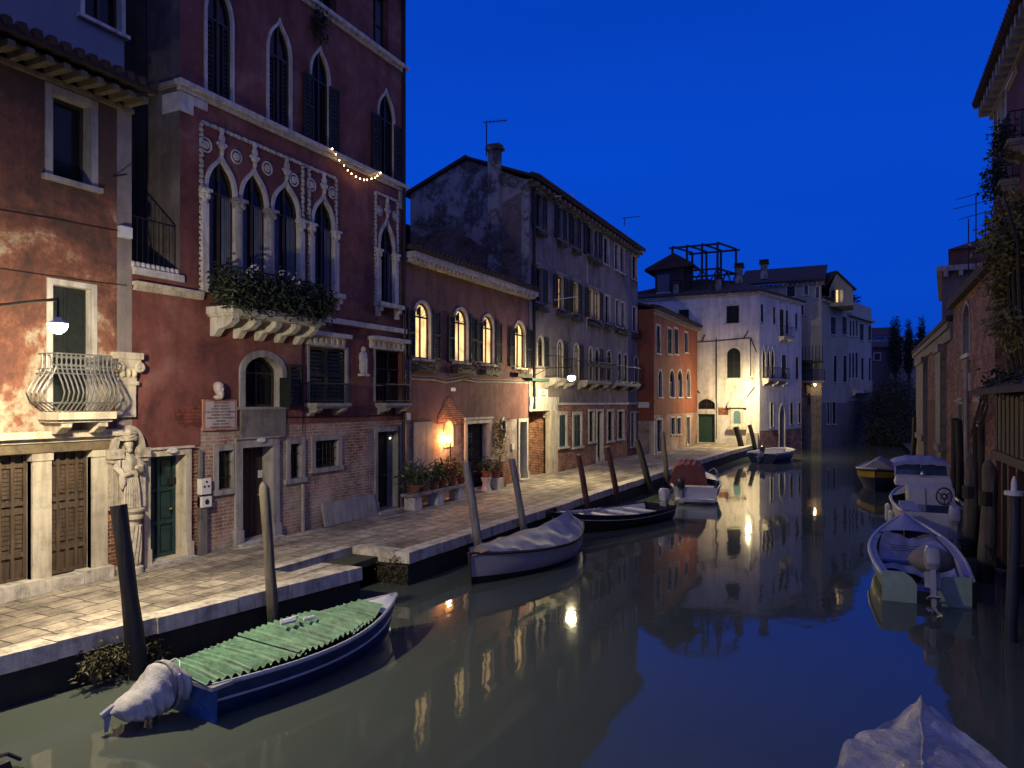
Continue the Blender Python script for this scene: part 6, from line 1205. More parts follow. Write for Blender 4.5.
# ================================================================== MOORING POLES
def pole(base, top, r, mat, label, group, tip=None, cap=None, band=None, n=9):
    base = Vector(base); top = Vector(top); dr = (top - base); b0 = base - dr.normalized() * 1.4; t = thing('mooring_pole', label, 'mooring pole', base, group=group); mb = MB(); m = 9; pts = []; rs = []
    side = dr.cross(Vector((.3, 1, 0))).normalized(); rr = random.Random(sum(map(ord, label)) % 999)
    for k in range(m + 1): q = k / m; pts.append(b0 + (top - b0) * q + side * r * .25 * math.sin(q * 5 + rr.random() * .6)); rs.append(r * (1.10 - .2 * q) * (1 + rr.uniform(-.08, .08)))
    if tip: pts += [top + dr.normalized() * tip * .6, top + dr.normalized() * tip]; rs += [rs[-1] * .7, rs[-1] * .28]
    mb.tube(pts, rs, n); mb.build('shaft', M[mat], t, smooth=True)
    if band: p = base + dr * band; mb = MB(); d_ = dr.normalized() * .16; mb.tube([p - d_, p + d_], r * 1.06, n); mb.build('iron_band', M['black'], t, smooth=True)
    if cap: mb = MB(); d_ = dr.normalized(); mb.tube([top - d_ * .02, top + d_ * .05], r * 1.5, 12); mb.tube([top + d_ * .05, top + d_ * .2, top + d_ * .3], [r * .5, r * .45, r * .15], 10); mb.build('cap', M[cap], t, smooth=True)
    return t
def qpole(pxb, pyt, pxt, off, r, mat, label, tip=None):
    r_ = ray(pxb, 500); t_ = 15.0
    for _ in range(30):
        y = r_.y * t_; t_ = t_ * .5 + .5 * ((edge_x(y) + off) / r_.x)
    b = at_t(pxb, 500, t_); b.z = 0; top = at_t(pxt, pyt, t_); return pole(b, top, r, mat, label, 'mooring poles along the left quay', tip)
qpole(140, 505, 117.5, .34, .125, 'poledark', 'black tarred mooring pole nearest the camera in front of the niche statue')
qpole(275, 489, 263.5, .30, .095, 'pole', 'grey wooden mooring pole in front of the dark brown palace door', .12)
qpole(482, 462, 465, .32, .115, 'polegrey', 'smooth grey mooring pole left of the two behind the covered boat')
qpole(527, 459, 511, .30, .105, 'polegrey', 'smooth grey mooring pole right of the two behind the covered boat')
qpole(590, 455, 578, .34, .10, 'polebrown', 'thin brown mooring pole at the bow of the black boat')
qpole(620, 447, 606.5, .34, .11, 'polebrown', 'thin brown mooring pole at the middle of the black boat')
qpole(652, 440, 636, .30, .15, 'poledark', 'stout dark leaning mooring pole left of the maroon-covered motorboat')
qpole(668, 432, 662, .30, .11, 'pole', 'slim mooring pole just behind the maroon motorboat cover')
def ppole(pb, pt, y, r, mat, label, g, **k):
    rb = ray(pb[0], pb[1]); t_ = y / rb.y; b = at_t(pb[0], pb[1], t_); b.z = min(b.z, .0); return pole(b, at_t(pt[0], pt[1], t_), r, mat, label, g, **k)
ppole((744, 452), (735, 427), 56.5, .22, 'poledark', 'thick black leaning mooring pole under the wall shrine', 'mooring poles at the quay end'); ppole((757, 455), (749, 425), 57, .17, 'poledark', 'black leaning mooring pole right of the shrine', 'mooring poles at the quay end')
RB = 'mooring poles on the right bank'
ppole((970, 545), (970, 462), 22.4, .17, 'pole', 'stout wooden mooring pole with iron band, left of the banded pair', RB, band=.68, tip=.22); ppole((987, 575), (988, 472), 19.3, .17, 'pole', 'stout wooden mooring pole with iron band, right of the banded pair', RB, band=.76, tip=.28)
ppole((1012, 640), (1014, 494), 14.7, .095, 'polepaint', 'dark blue painted pole with a white ring and tip', RB, cap='whitepaint')
for pb, pt, y, r, lab in (((913, 460), (914.5, 417), 52, .16, 'far thin dark pole standing before the chapel corner'), ((927, 458), (928.5, 418), 47, .15, 'dark pole in front of the chapel pilaster'), ((955, 470), (953.5, 418), 31, .13, 'dark pole left of the brick house rain pipe, farther one'), ((962, 470), (957.5, 420), 29.5, .13, 'dark pole left of the brick house rain pipe, nearer one'), ((976, 480), (975.5, 423), 26, .13, 'dark pole right of the brick house rain pipe, left one of two'), ((982, 480), (981.5, 422), 25, .14, 'dark pole right of the brick house rain pipe, right one of two')):
    ppole(pb, pt, y, r, 'poledark', lab, RB)
t = thing('mooring_rope', 'slack pale mooring rope tangled by the banded poles', 'rope', (2.5, 19, .6)); mb = MB()
for k in range(3): mb.tube([(2.45 + .1 * k, 19.2, .9 - .1 * k), (2.6, 18.6, .45 - .05 * k), (2.75, 17.9, .55), (2.9, 17.4, .8 + .1 * k)], .015, 5)
mb.build('rope', M['polegrey'], t)
# ================================================================== BOATS
def hw(t, B, tw, p, k=.42):
    if t < k: return B / 2 * (tw + (1 - tw) * math.sin(math.pi / 2 * t / k))
    return B / 2 * max(.012, (1 - ((t - k) / (1 - k)) ** p))
class Hull:
    def __init__(s, L, B, D=.5, sb=.35, ss=.08, tw=.75, p=2.2, n=22, flare=.12, rake=.25):
        s.L, s.B, s.D, s.sb, s.ss, s.tw, s.p, s.n, s.flare, s.rake = L, B, D, sb, ss, tw, p, n, flare, rake
    def st(s, t):
        z = s.D + s.sb * max(0, (t - .35) / .65) ** 2 + s.ss * max(0, (.35 - t) / .35) ** 2; return -s.L / 2 + s.L * t, hw(t, s.B, s.tw, s.p), z
    def pt(s, t, side, q, inset=0.0):
        """q 0 at the keel .. 1 at the gunwale"""
        x, w, z = s.st(t); w = max(.006, w - inset); zk = -.28
        prof = [(0, 0), (.62, .06), (.86 - s.flare, .35), (1 - s.flare * .6, .6), (1, 1)]
        for (a, b), (c, d) in zip(prof, prof[1:]):
            if q <= d or d == 1: f = (q - b) / (d - b); ww = a + (c - a) * f; break
        zz = zk + (z - zk) * q; return Vector((x + s.rake * t ** 4 * (q - .6), side * w * ww, zz))
    def outer(s, cap=True):
        mb = MB(); qs = [0, .06, .2, .35, .47, .6, .75, .9, 1]
        for sd_ in (-1, 1): mb.grid([[s.pt(i / s.n, sd_, q) for q in qs] for i in range(s.n + 1)])
        if cap: mb.poly([s.pt(0, 1, q) for q in qs] + [s.pt(0, -1, q) for q in qs[::-1]])
        return mb
    def inner(s, zf=.12, ins=.05):
        mb = MB(); n = s.n
        def ip(t, sd_, z): 
            x, w, zg = s.st(t); q = (z + .28) / (zg + .28); return s.pt(t, sd_, min(1, max(q, .3)), ins) if z < zg else s.pt(t, sd_, 1, ins)
        ts = [.02 + .96 * i / n for i in range(n + 1)]
        for sd_ in (-1, 1): mb.grid([[ip(t, sd_, zf), ip(t, sd_, (zf + s.st(t)[2]) / 2), s.pt(t, sd_, 1, ins) + Vector((0, 0, -.012))] for t in ts])
        mb.grid([[ip(t, -1, zf), ip(t, 1, zf)] for t in ts]); return mb
    def rail(s, r=.03, up=.0, q=1.0, out=0.0, t0=0.0, t1=1.0, sides=(-1, 1)):
        mb = MB()
        for sd_ in sides: mb.tube([s.pt(t0 + (t1 - t0) * i / 24, sd_, q) + Vector((0, sd_ * out, up)) for i in range(25)], r, 6)
        return mb
    def deck(s, t0, t1, dz=-.02, n=8, ins=.02, crown=.05):
        mb = MB(); mb.grid([[s.pt(t, sd_ / 4 if False else (1 if sd_ > 0 else -1), 1, ins) * 1 if abs(sd_) == 4 else Vector((s.st(t)[0], (s.st(t)[1] - ins) * sd_ / 4, s.st(t)[2] + crown * (1 - (sd_ / 4) ** 2))) for sd_ in (-4, -2, 0, 2, 4)] for t in [t0 + (t1 - t0) * i / n for i in range(n + 1)]])
        for k in range(len(mb.v)): mb.v[k].z += dz
        return mb
def outboard(par, x, y, z, mat='motorgrey', s=1.0, tilt=0.0, side=1):
    """outboard engine hung on a transom at x, pointing to -x"""
    def T_(p): a = tilt; dx, dz = p[0] * s, p[2] * s; return Vector((x + dx * math.cos(a) - dz * math.sin(a), y + p[1] * s, z + dx * math.sin(a) + dz * math.cos(a)))
    mb = MB(); sec = [(-.02, .09, .09, -.04), (-.03, .14, .125, .03), (-.03, .17, .14, .06), (-.04, .175, .145, .20), (-.05, .165, .14, .30), (-.07, .145, .12, .37), (-.09, .10, .085, .405)]; rows = []
    for cx, rx, ry, zz in sec:
        rows.append([T_((cx - .14 + rx * abs(math.cos(a)) ** .5 * math.copysign(1, math.cos(a)) * 1.15, ry * abs(math.sin(a)) ** .5 * math.copysign(1, math.sin(a)), zz + .1 + (.05 * math.cos(a) if zz > .25 else 0))) for a in [2 * math.pi * k / 16 for k in range(17)]])
    mb.grid(rows); mb.poly(rows[-1][:-1]); mb.poly(rows[0][:-1]); cw_ = mb.build('motor_cowling', M[mat], par, smooth=True, local=True)
    mb = MB(); mb.box8([T_(p) for p in ((-.05, -.055, .12), (-.05, .055, .12), (-.26, .045, .12), (-.26, -.045, .12), (-.08, -.04, -.62), (-.08, .04, -.62), (-.23, .035, -.62), (-.23, -.035, -.62))])
    mb.box8([T_(p) for p in ((.02, -.11, -.46), (.02, .11, -.46), (-.42, .09, -.46), (-.42, -.09, -.46), (.02, -.11, -.43), (.02, .11, -.43), (-.42, .09, -.43), (-.42, -.09, -.43))])
    mb.tube([T_(p) for p in ((.06, 0, -.68), (-.02, 0, -.68), (-.3, 0, -.68), (-.4, 0, -.68))], [.02, .065 * s, .06 * s, .03], 10); mb.box8([T_(p) for p in ((.0, -.01, -.7), (.0, .01, -.7), (-.2, .01, -.7), (-.2, -.01, -.7), (-.08, -.008, -.92), (-.08, .008, -.92), (-.2, .008, -.9), (-.2, -.008, -.9))])
    mb.box8([T_(p) for p in ((.02, -.13, .05), (.02, .13, .05), (-.08, .13, .05), (-.08, -.13, .05), (.02, -.13, -.25), (.02, .13, -.25), (-.08, .13, -.25), (-.08, -.13, -.25))]); mb.build('motor_leg', M['motorgrey'], par, smooth=False, local=True)
    mb = MB()
    for k in range(3):
        a = k * 2.094; c, s_ = math.cos(a), math.sin(a); mb.poly([T_((-.4, 0, -.68)), T_((-.36, c * .12 - s_ * .05, -.68 + s_ * .12 + c * .05)), T_((-.42, c * .16, -.68 + s_ * .16)), T_((-.45, c * .12 + s_ * .05, -.68 + s_ * .12 - c * .05))])
    mb.build('propeller', M['steel'], par, local=True, recalc=False); return cw_
def place(name, stern, bow, label, group='boats moored along the canal'):
    s_ = Vector(stern); b_ = Vector(bow); d = b_ - s_; return thing(name, label, 'boat', ((s_.x + b_.x) / 2, (s_.y + b_.y) / 2, 0), math.atan2(d.y, d.x), group), d.length
def bp(mb, *a, **k): return mb.build(*a, local=True, **k)
# --- blue boat under a green corrugated sheet
t, L = place('blue_boat', (-7.88, 6.66), (-7.42, 10.65), 'blue wooden boat roofed with green corrugated sheets'); L = 3.95
h = Hull(L, 1.52, .44, .19, .02, .70, 2.3, rake=.3); bp(h.outer(), 'hull', M['hullblue'], t, smooth=True)
bp(h.inner(.1, .06), 'inside', M['rim'], t); bp(h.rail(.032, .0), 'gunwale', M['rimpale'], t, smooth=True); bp(h.rail(.018, 0, .72, .008), 'rubbing_strake', M['rimpale'], t, smooth=True)
mb = MB(); mb.box8([(-L / 2 - .015, -.58, -.1), (-L / 2 - .015, .58, -.1), (-L / 2 - .015, .60, .44), (-L / 2 - .015, -.60, .44), (-L / 2 + .03, -.58, -.1), (-L / 2 + .03, .58, -.1), (-L / 2 + .03, .60, .44), (-L / 2 + .03, -.60, .44)]); bp(mb, 'transom', M['hullbluel'], t)
bp(h.deck(.82, 1, -.0), 'foredeck', M['whitepaint'], t); mb = MB(); mb.box8([(-L / 2 - .06, -.62, .42), (-L / 2 - .06, .62, .42), (-L / 2 + .25, .62, .42), (-L / 2 + .25, -.62, .42), (-L / 2 - .06, -.62, .47), (-L / 2 - .06, .62, .47), (-L / 2 + .25, .62, .47), (-L / 2 + .25, -.62, .47)]); bp(mb, 'stern_seat', M['hullgrey'], t)
for (t0, t1, dz, lab) in ((-.01, .36, .06, 0), (.33, .68, .085, 1), (.60, .87, .05, 2)):
    rows = []; n = int((t1 - t0) * L / .019)
    for i in range(n + 1):
        q = t0 + (t1 - t0) * i / n; x, w_, z = h.st(max(.01, q)); x = -L / 2 + L * q; w2 = w_ * .96 - .02 + .012 * math.sin(i * .9); rp = (.027 + .006 * math.sin(i * .013)) * math.sin(2 * math.pi * (x + .01 * lab) / .11) + .006 * math.sin(x * 5)
        rows.append([Vector((x + rnd.uniform(-.002, .002) + .03 * v, w2 * v + (.03 if lab == 1 else 0), z + dz + .012 * (1 - v * v) + rp + .012 * math.sin(3 * x + 2 * v))) for v in (-1, -.6, -.2, .2, .6, 1)])
    mb = MB(); mb.grid(rows); bp(mb, 'corrugated_sheet', M['corr'], t, smooth=False, recalc=False)
mb = MB(); mb.tube([(-.2, .3, .66), (.0, .22, .68), (.1, .28, .68)], [.04, .05, .03], 6); mb.tube([(.12, .15, .66), (.3, .1, .66)], .03, 6); bp(mb, 'plastic_scrap', M['whitepaint'], t, smooth=True)
mb = MB(); mb.tube([(-2.2, -.2, .60), (-2.0, .1, .66), (-1.9, .35, .62), (-2.3, .45, .5), (-2.38, .5, .2)], .008, 5); bp(mb, 'lashing', M['whitepaint'], t)
mb = MB(); mb.tube([(-L / 2 - .78, .28, .30), (-L / 2 - .93, .30, .22)], .045, 8); mb.box8([(-L / 2 - .80, .275, .28), (-L / 2 - .80, .295, .28), (-L / 2 - .90, .295, .26), (-L / 2 - .90, .275, .26), (-L / 2 - .86, .275, .02), (-L / 2 - .86, .29, .02), (-L / 2 - .90, .29, .02), (-L / 2 - .90, .275, .02)]); bp(mb, 'motor_leg', M['motorgrey'], t)
# cover draped over the tilted engine
cv = MB(); rows = []; path = [(-.02, .40, .62, .20), (-.16, .26, .74, .33), (-.30, .24, .84, .36), (-.46, .20, .80, .40), (-.60, .14, .64, .40), (-.78, .10, .50, .36), (-.98, .10, .42, .30), (-1.12, .13, .34, .22), (-1.18, .18, .28, .08)]
N_ = 40
fine = []
for (A_, B_) in zip(path, path[1:]):
    for j in range(7): fine.append(tuple(A_[k] + (B_[k] - A_[k]) * j / 7 for k in range(4)))
fine.append(path[-1])
for dx, zlo, zhi, wd in fine:
    rw = []
    for k in range(N_ + 1):
        a = 2 * math.pi * k / N_; c_, s_ = math.cos(a), math.sin(a); zc, hz = (zlo + zhi) / 2, (zhi - zlo) / 2
        low = max(0, .6 - s_ * .6); fold = 1 + (.12 * math.sin(dx * 44 + 1.6 * math.sin(a * 1.5) + .8 * math.sin(dx * 9)) + .06 * math.sin(dx * 71 - a * 2)) * low + .03 * math.sin(5 * a + dx * 4)
        rw.append(Vector((-L / 2 + dx * .72 - .05 * s_ + .04, .0 - dx * .20 + .74 * wd * (abs(c_) ** .8) * math.copysign(1, c_) * fold, (zc + hz * (abs(s_) ** .8) * math.copysign(1, s_) * (1 + (fold - 1) * .5)) * .88)))
    rows.append(rw)
cv.grid(rows); cv.poly(rows[-1][:-1]); cvo = bp(cv, 'motor_cover', M['shroud'], t, smooth=True)
mb = MB(); mb.tube([Vector((-L / 2 - .29, -.0 + .06 + .315 * math.cos(a), .435 + .305 * math.sin(a))) for a in [2 * math.pi * k / 20 for k in range(21)]], .012, 5, False); bp(mb, 'tie_cord', M['polegrey'], cvo)
# --- grey boat under a canvas cover
t, L = place('covered_boat', (-7.15, 19.1), (-7.72, 14.0), 'grey wooden boat under a slate canvas cover on a ridge'); h = Hull(L, 1.75, .52, .20, .16, .22, 2.0, rake=.12, flare=.05)
bp(h.outer(), 'hull', M['hullgrey'], t, smooth=True); bp(h.rail(.035), 'gunwale', M['rim'], t, smooth=True)
mb = MB(); mb.tube([h.pt(1, 1, q) + Vector((.02, 0, 0)) for q in (0, .3, .6, .85, 1.0)], .03, 6); bp(mb, 'stem_post', M['rim'], t, smooth=True)
for sd_ in (-1, 1):
    mb = MB(); mb.grid([[h.pt(i / 22, sd_, q) + Vector((0, sd_ * .006, 0)) for q in (.3, .40, .47)] for i in range(23)]); bp(mb, 'boot_stripe', M['hullblack'], t, recalc=False)
rows = []; n = 60
for i in range(n + 1):
    q = i / n; x, w_, z = h.st(max(.004, min(q, .996))); ridge = (.46 * (q / .10) if q < .10 else .46 - .36 * (q - .10) / .9) - .05 * math.sin(math.pi * max(0, (q - .1) / .9)); rw = []
    for k in range(33):
        v = -1 + 2 * k / 32; av = abs(v); tent = (1 - av) ** 1.12
        fold = .030 * math.sin(q * 30 + 2.5 * av * (1 if v > 0 else 1.4)) + .02 * math.sin(q * 53 - 4 * av + 1)
        zz = z + .035 + ridge * tent + fold * min(1, av * 2.2) * min(1, (1 - av) * 5 + .25)
        if av > .93: zz -= .03 + .02 * math.sin(q * 41 + v)
        rw.append(Vector((x + (.06 if q > .97 else 0), (w_ + .015) * v, zz)))
    rows.append(rw)
mb = MB(); mb.grid(rows); bp(mb, 'canvas_cover', M['tarp'], t, smooth=True, recalc=False)
mb = MB(); x, w_, z = h.st(.97); mb.grid([[Vector((L / 2 + .0 - .35 * q + .06 * (1 - abs(v)), .02 + v * (.04 + .20 * q), z + .05 + .10 * q * (1 - abs(v)) - .10 * abs(v) * (1 - q))) for v in (-1, -.5, 0, .5, 1)] for q in (0, .33, .66, 1)]); bp(mb, 'bow_flap', cloth('ochre_canvas', (.34, .25, .12), .8), t, smooth=True, recalc=False)
# --- black boat
t, L = place('black_boat', (-6.35, 25.3), (-8.3, 20.3), 'black wooden boat with a white interior and small outboard'); h = Hull(L, 1.75, .42, .30, .04, .74, 2.0, rake=.35)
bp(h.outer(), 'hull', M['hullblack'], t, smooth=True); bp(h.inner(.1), 'inside', M['whitepaint'], t); bp(h.rail(.028), 'gunwale', M['hullblack'], t, smooth=True); bp(h.rail(.014, 0, .82, .006), 'pin_stripe', M['rimpale'], t, smooth=True)
for x in (-1.6, -.7, .3, 1.1):
    q = x / L + .5; _, w_, z = h.st(q); mb = MB(); mb.box8([(x - .14, -w_ + .05, z - .1), (x + .14, -w_ + .05, z - .1), (x + .14, w_ - .05, z - .1), (x - .14, w_ - .05, z - .1), (x - .14, -w_ + .05, z - .06), (x + .14, -w_ + .05, z - .06), (x + .14, w_ - .05, z - .06), (x - .14, w_ - .05, z - .06)]); bp(mb, 'thwart', M['whitepaint'], t)
mb = MB()
for k in range(9): q = .45 + .05 * k; _, w_, z = h.st(q); mb.ball((-L / 2 + L * q, -w_ + .12, z + .0), .10, .07, .06, 7, 5)
bp(mb, 'rolled_sheet', M['shroud'], t, smooth=True); bp(h.deck(.90, 1.0, 0), 'foredeck', M['hullblack'], t); outboard(t, -L / 2, .1, .45, 'whitepaint', 1.0, -.3)
# --- white motorboat with maroon cover
t, L = place('motorboat', (-5.95, 29.3), (-6.85, 33.9), 'white motorboat with a maroon canvas over its console'); h = Hull(L, 2.0, .62, .28, .0, .86, 2.5, rake=.4)
bp(h.outer(), 'hull', M['gloss'], t, smooth=True); bp(h.inner(.25, .14), 'inside', M['gloss'], t); bp(h.rail(.05), 'gunwale', M['gloss'], t, smooth=True); bp(h.deck(.55, 1.0, 0, crown=.12), 'foredeck', M['gloss'], t, smooth=True)
for sd_ in (-1, 1): mb = MB(); mb.grid([[h.pt(i / 22, sd_, q) + Vector((0, sd_ * .008, 0)) for q in (.5, .72, .95)] for i in range(0, 20)]); bp(mb, 'side_band', M['hullnavy'], t, recalc=False)
mb = MB(); mb.box8([(-L / 2 - .4, -.75, .1), (-L / 2 - .4, .75, .1), (-L / 2 + .02, .8, .1), (-L / 2 + .02, -.8, .1), (-L / 2 - .4, -.75, .2), (-L / 2 - .4, .75, .2), (-L / 2 + .02, .8, .2), (-L / 2 + .02, -.8, .2)]); bp(mb, 'swim_platform', M['gloss'], t)
mb = MB(); mb.box8([(-L / 2 + .3, -.7, .25), (-L / 2 + .3, .7, .25), (-L / 2 + .75, .7, .25), (-L / 2 + .75, -.7, .25), (-L / 2 + .3, -.7, .62), (-L / 2 + .3, .7, .62), (-L / 2 + .75, .7, .62), (-L / 2 + .75, -.7, .62)]); bp(mb, 'stern_seat', M['gloss'], t)
rows = []; rg2 = random.Random(5)
for i in range(15):
    q = i / 14; x = -L / 2 + 1.0 + 1.5 * q; zt = 1.62 * math.sin(math.pi * (.16 + .74 * min(1, q + .12))) ** .35; rw = []
    for k in range(25): v = -1 + 2 * k / 24; rw.append(Vector((x, .30 + .80 * v * (1 - .1 * q) + .02 * math.sin(k * 2.1), .55 + (zt - .55) * (1 - abs(v) ** 5) + .03 * math.sin(k * 1.7 + i * .8) * (1 if abs(v) < .95 else 0))))
    rows.append(rw)
mb = MB(); mb.grid(rows); mb.poly(rows[0]); mb.poly(rows[-1]); bp(mb, 'console_cover', M['maroon'], t, smooth=True, recalc=False)
mb = MB(); mb.tube([(-.3, -.9, .62), (-.3, -.9, 1.05), (1.3, -.75, 1.1), (1.8, -.55, .9)], .018, 6); mb.tube([(.6, -.86, .7), (.6, -.84, 1.08)], .016, 6); bp(mb, 'hand_rail', M['steel'], t, smooth=True)
outboard(t, -L / 2 - .1, .55, .5, 'motorblk', 1.0, 0)
# --- small open boat at the quay end
t, L = place('launch', (-5.95, 50.6), (-4.9, 55.0), 'small navy open launch with raised outboard at the quay end'); h = Hull(L, 2.1, .62, .12, .0, .9, 5, rake=.1)
bp(h.outer(), 'hull', M['hullnavy'], t, smooth=True); bp(h.inner(.2, .15), 'inside', M['hullwhite'], t); bp(h.rail(.09), 'gunwale', M['hullwhite'], t, smooth=True); outboard(t, -L / 2, .0, .55, 'motorblk', 1.0, -.9)
# --- dinghy on the right
t, L = place('dinghy', (1.15, 16.65), (1.02, 22.3), 'pale green open dinghy with an outboard at its stern'); h = Hull(L, 1.85, .55, .42, .0, .86, 2.4, rake=.3, flare=.1)
bp(h.outer(False), 'hull', M['hullgreen'], t, smooth=True); mb = MB(); mb.box8([(-L / 2 - .01, -.25, -.2), (-L / 2 - .01, .2, -.2), (-L / 2 + .05, .2, -.2), (-L / 2 + .05, -.25, -.2), (-L / 2 - .01, -.25, .24), (-L / 2 - .01, .2, .24), (-L / 2 + .05, .2, .24), (-L / 2 + .05, -.25, .24)]); bp(mb, 'engine_well', M['black'], t); bp(h.inner(.12, .12), 'inside', M['inner'], t); bp(h.rail(.045), 'gunwale', M['hullwhite'], t, smooth=True); bp(h.deck(.74, 1.0, .0, crown=.10, ins=.03), 'foredeck', M['bluecanvas'], t, smooth=True)
for sd_ in (-1, 1): mb = MB(); mb.grid([[h.pt(.04 + .68 * i / 20, sd_, 1, 0.02 + .13 * v) + Vector((0, 0, .03 - .02 * v)) for v in (0, .5, 1)] for i in range(21)]); bp(mb, 'side_deck', M['bluecanvas'], t, recalc=False)
for ya_, yb_ in ((.16, .78), (-.78, -.20)):
    mb = MB(); x0 = -L / 2 - .03; zt = .60; ym = ya_ + (yb_ - ya_) * (.15 if ya_ > 0 else .85); pts = [(ya_, -.15), (yb_, -.15), (yb_, zt), (ya_, zt)] if ya_ < 0 else [(ya_, -.15), (yb_, -.15), (yb_, zt), (ya_ + .22, zt), (ya_ + .08, zt - .1), (ya_, zt - .22)]
    if ya_ < 0: pts = [(ya_, -.15), (yb_, -.15), (yb_, zt - .16), (yb_ - .1, zt - .04), (ya_ + .1, zt), (ya_, zt)]
    i0 = len(mb.v); mb.v += [Vector((x0, y, z)) for y, z in pts] + [Vector((x0 + .07, y, z)) for y, z in pts]; k = len(pts); mb.f.append(tuple(range(k))); mb.f.append(tuple(range(2 * k - 1, k - 1, -1)))
    for q in range(k): mb.f.append((q, (q + 1) % k, k + (q + 1) % k, k + q))
    bp(mb, 'transom', M['hullgreen'], t)
outboard(t, -L / 2 - .05, -.10, .60, 'motorgrey', 1.05, -.35)
mb = MB(); mb.ball((-L / 2 + .55, -.15, .78), .42, .42, .26, 18, 10)
for v in mb.v: v.z += .03 * math.sin(v.x * 14) * math.cos(v.y * 11); 
bp(mb, 'motor_cover', M['tan'], t, smooth=True)
rows = []
for i in range(17):
    q = i / 16; x = -L / 2 + 1.2 + 2.9 * q; _, w_, z = h.st(x / L + .5); rows.append([Vector((x, (w_ - .2) * v, .38 + .35 * q ** 2 + .05 * math.sin(6 * q + 2 * v) + .02 * math.sin(11 * v + 4 * q) - .1 * (1 - abs(v)))) for v in [-1 + 2 * k / 16 for k in range(17)]])
mb = MB(); mb.grid(rows); bp(mb, 'rumpled_sheet', M['inner'], t, smooth=True, recalc=False)
mb = MB()
for k in range(3):
    for j in range(22): y = -.5 + .045 * j + .012 * (k % 2); mb.ball((-.15 + .15 * k + .04 * math.sin(j), y, .55 + .03 * k), .04, .022, .016, 5, 4)
bp(mb, 'cord_lattice', M['hullnavy'], t); mb = MB(); mb.box8([(-.9, -.7, .36), (-.9, .7, .36), (-.65, .7, .36), (-.65, -.7, .36), (-.9, -.7, .42), (-.9, .7, .42), (-.65, .7, .42), (-.65, -.7, .42)]); bp(mb, 'thwart', M['hullnavy'], t)
mb = MB()
for k in range(14): mb.ball((-L / 2 + .35 + rnd.uniform(-.15, .3), rnd.uniform(-.7, .7), .32), .10, .1, .07, 6, 4)
bp(mb, 'stowed_gear', M['black'], t, smooth=True)
# --- cabin boat
t, L = place('cabin_boat', (1.75, 22.9), (1.55, 29.2), 'white cabin boat with a blue canvas top and a steering wheel'); t.scale = (1, .82, 1); t.location.x += .12; h = Hull(L, 2.3, .95, .25, .05, .9, 2.6, rake=.35)
bp(h.outer(), 'hull', M['hullwhite'], t, smooth=True); bp(h.inner(.35, .16), 'inside', M['hullwhite'], t); bp(h.rail(.06), 'gunwale', M['hullwhite'], t, smooth=True); bp(h.deck(.6, 1.0, 0, crown=.15), 'foredeck', M['hullwhite'], t, smooth=True)
F0 = 1.4 - L / 2
mb = MB(); mb.box8([(-.75, -.95, .4), (-.75, .62, .4), (.5, .62, .4), (.5, -.95, .4), (-.55, -.88, 1.38), (-.55, .6, 1.38), (.5, .6, 1.45), (.5, -.88, 1.45)]); bp(mb, 'console', M['hullwhite'], t); 
mb = MB(); mb.tube([(-.77, .045, .5), (-.575, .045, 1.38)], .012, 5); bp(mb, 'door_seam', M['black'], t)
mb = MB(); c = Vector((-.80, -.52, 1.2)); mb.tube([c + Vector((-.06 * math.sin(a) * .3, .25 * math.cos(a), .25 * math.sin(a))) for a in [2 * math.pi * k / 20 for k in range(21)]], .024, 7, False)
for k in range(3): a = k * 2.094 + .5; mb.tube([c, c + Vector((0, .24 * math.cos(a), .24 * math.sin(a)))], .018, 5)
mb.tube([c, c + Vector((.25, 0, 0))], .03, 6); wl = bp(mb, 'steering_wheel', M['motorblk'], t, smooth=True); mb = MB(); mb.ball(c - Vector((.02, 0, 0)), .03, .10, .10, 12, 6); bp(mb, 'hub', M['hullnavy'], wl, smooth=True); mb = MB(); mb.ball(c - Vector((.045, 0, 0)), .015, .045, .045, 10, 6); bp(mb, 'hub_disc', M['whitepaint'], wl, smooth=True)
mb = MB(); mb.box8([(.5, -1.0, 1.35), (.5, .95, 1.35), (1.9, .9, 1.35), (1.9, -.95, 1.35), (.55, -.92, 1.62), (.55, .9, 1.62), (1.8, .8, 1.62), (1.8, -.85, 1.62)]); bp(mb, 'coaming', M['hullwhite'], t)
mb = MB(); mb.box8([(.95, -.95, 1.62), (.95, .95, 1.62), (1.0, .95, 1.62), (1.0, -.95, 1.62), (1.15, -.9, 2.02), (1.15, .9, 2.02), (1.2, .9, 2.02), (1.2, -.9, 2.02)]); bp(mb, 'windscreen', paint('tinted_screen', (.05, .09, .16), .08, .3, 0, 0), t)
mb = MB()
for y in (-.93, .93, 0): mb.bar((.97, y, 1.6), (1.17, y * .95, 2.04), .05 if y else .03)
for x_, z_ in ((.94, 1.63),): mb.bar((x_, -.95, z_), (x_, .95, z_), .05)
bp(mb, 'screen_frame', M['hullwhite'], t)
rows = []
for i in range(11): q = i / 10; rows.append([Vector((.95 + 1.5 * q, 1.0 * v, 2.02 + .22 * (1 - abs(v) ** 4) * math.sin(math.pi * (.15 + .7 * q)) + .012 * math.sin(14 * v + 3 * q))) for v in [-1 + 2 * k / 20 for k in range(21)]])
mb = MB(); mb.grid(rows); mb.grid([[p + Vector((-.02, 0, 0)) for p in rows[0]], [Vector((p.x - .05, p.y, p.z - .12)) for p in rows[0]]]); bp(mb, 'canvas_top', M['bluecanvas'], t, smooth=True, recalc=False)
mb = MB(); mb.ball((.62, 0.0, 1.72), .09, .09, .10, 10, 7); mb.tube([(.66, 0, 1.55), (.66, 0, 1.7)], .03, 6); bp(mb, 'search_lamp', M['steel'], t, smooth=True)
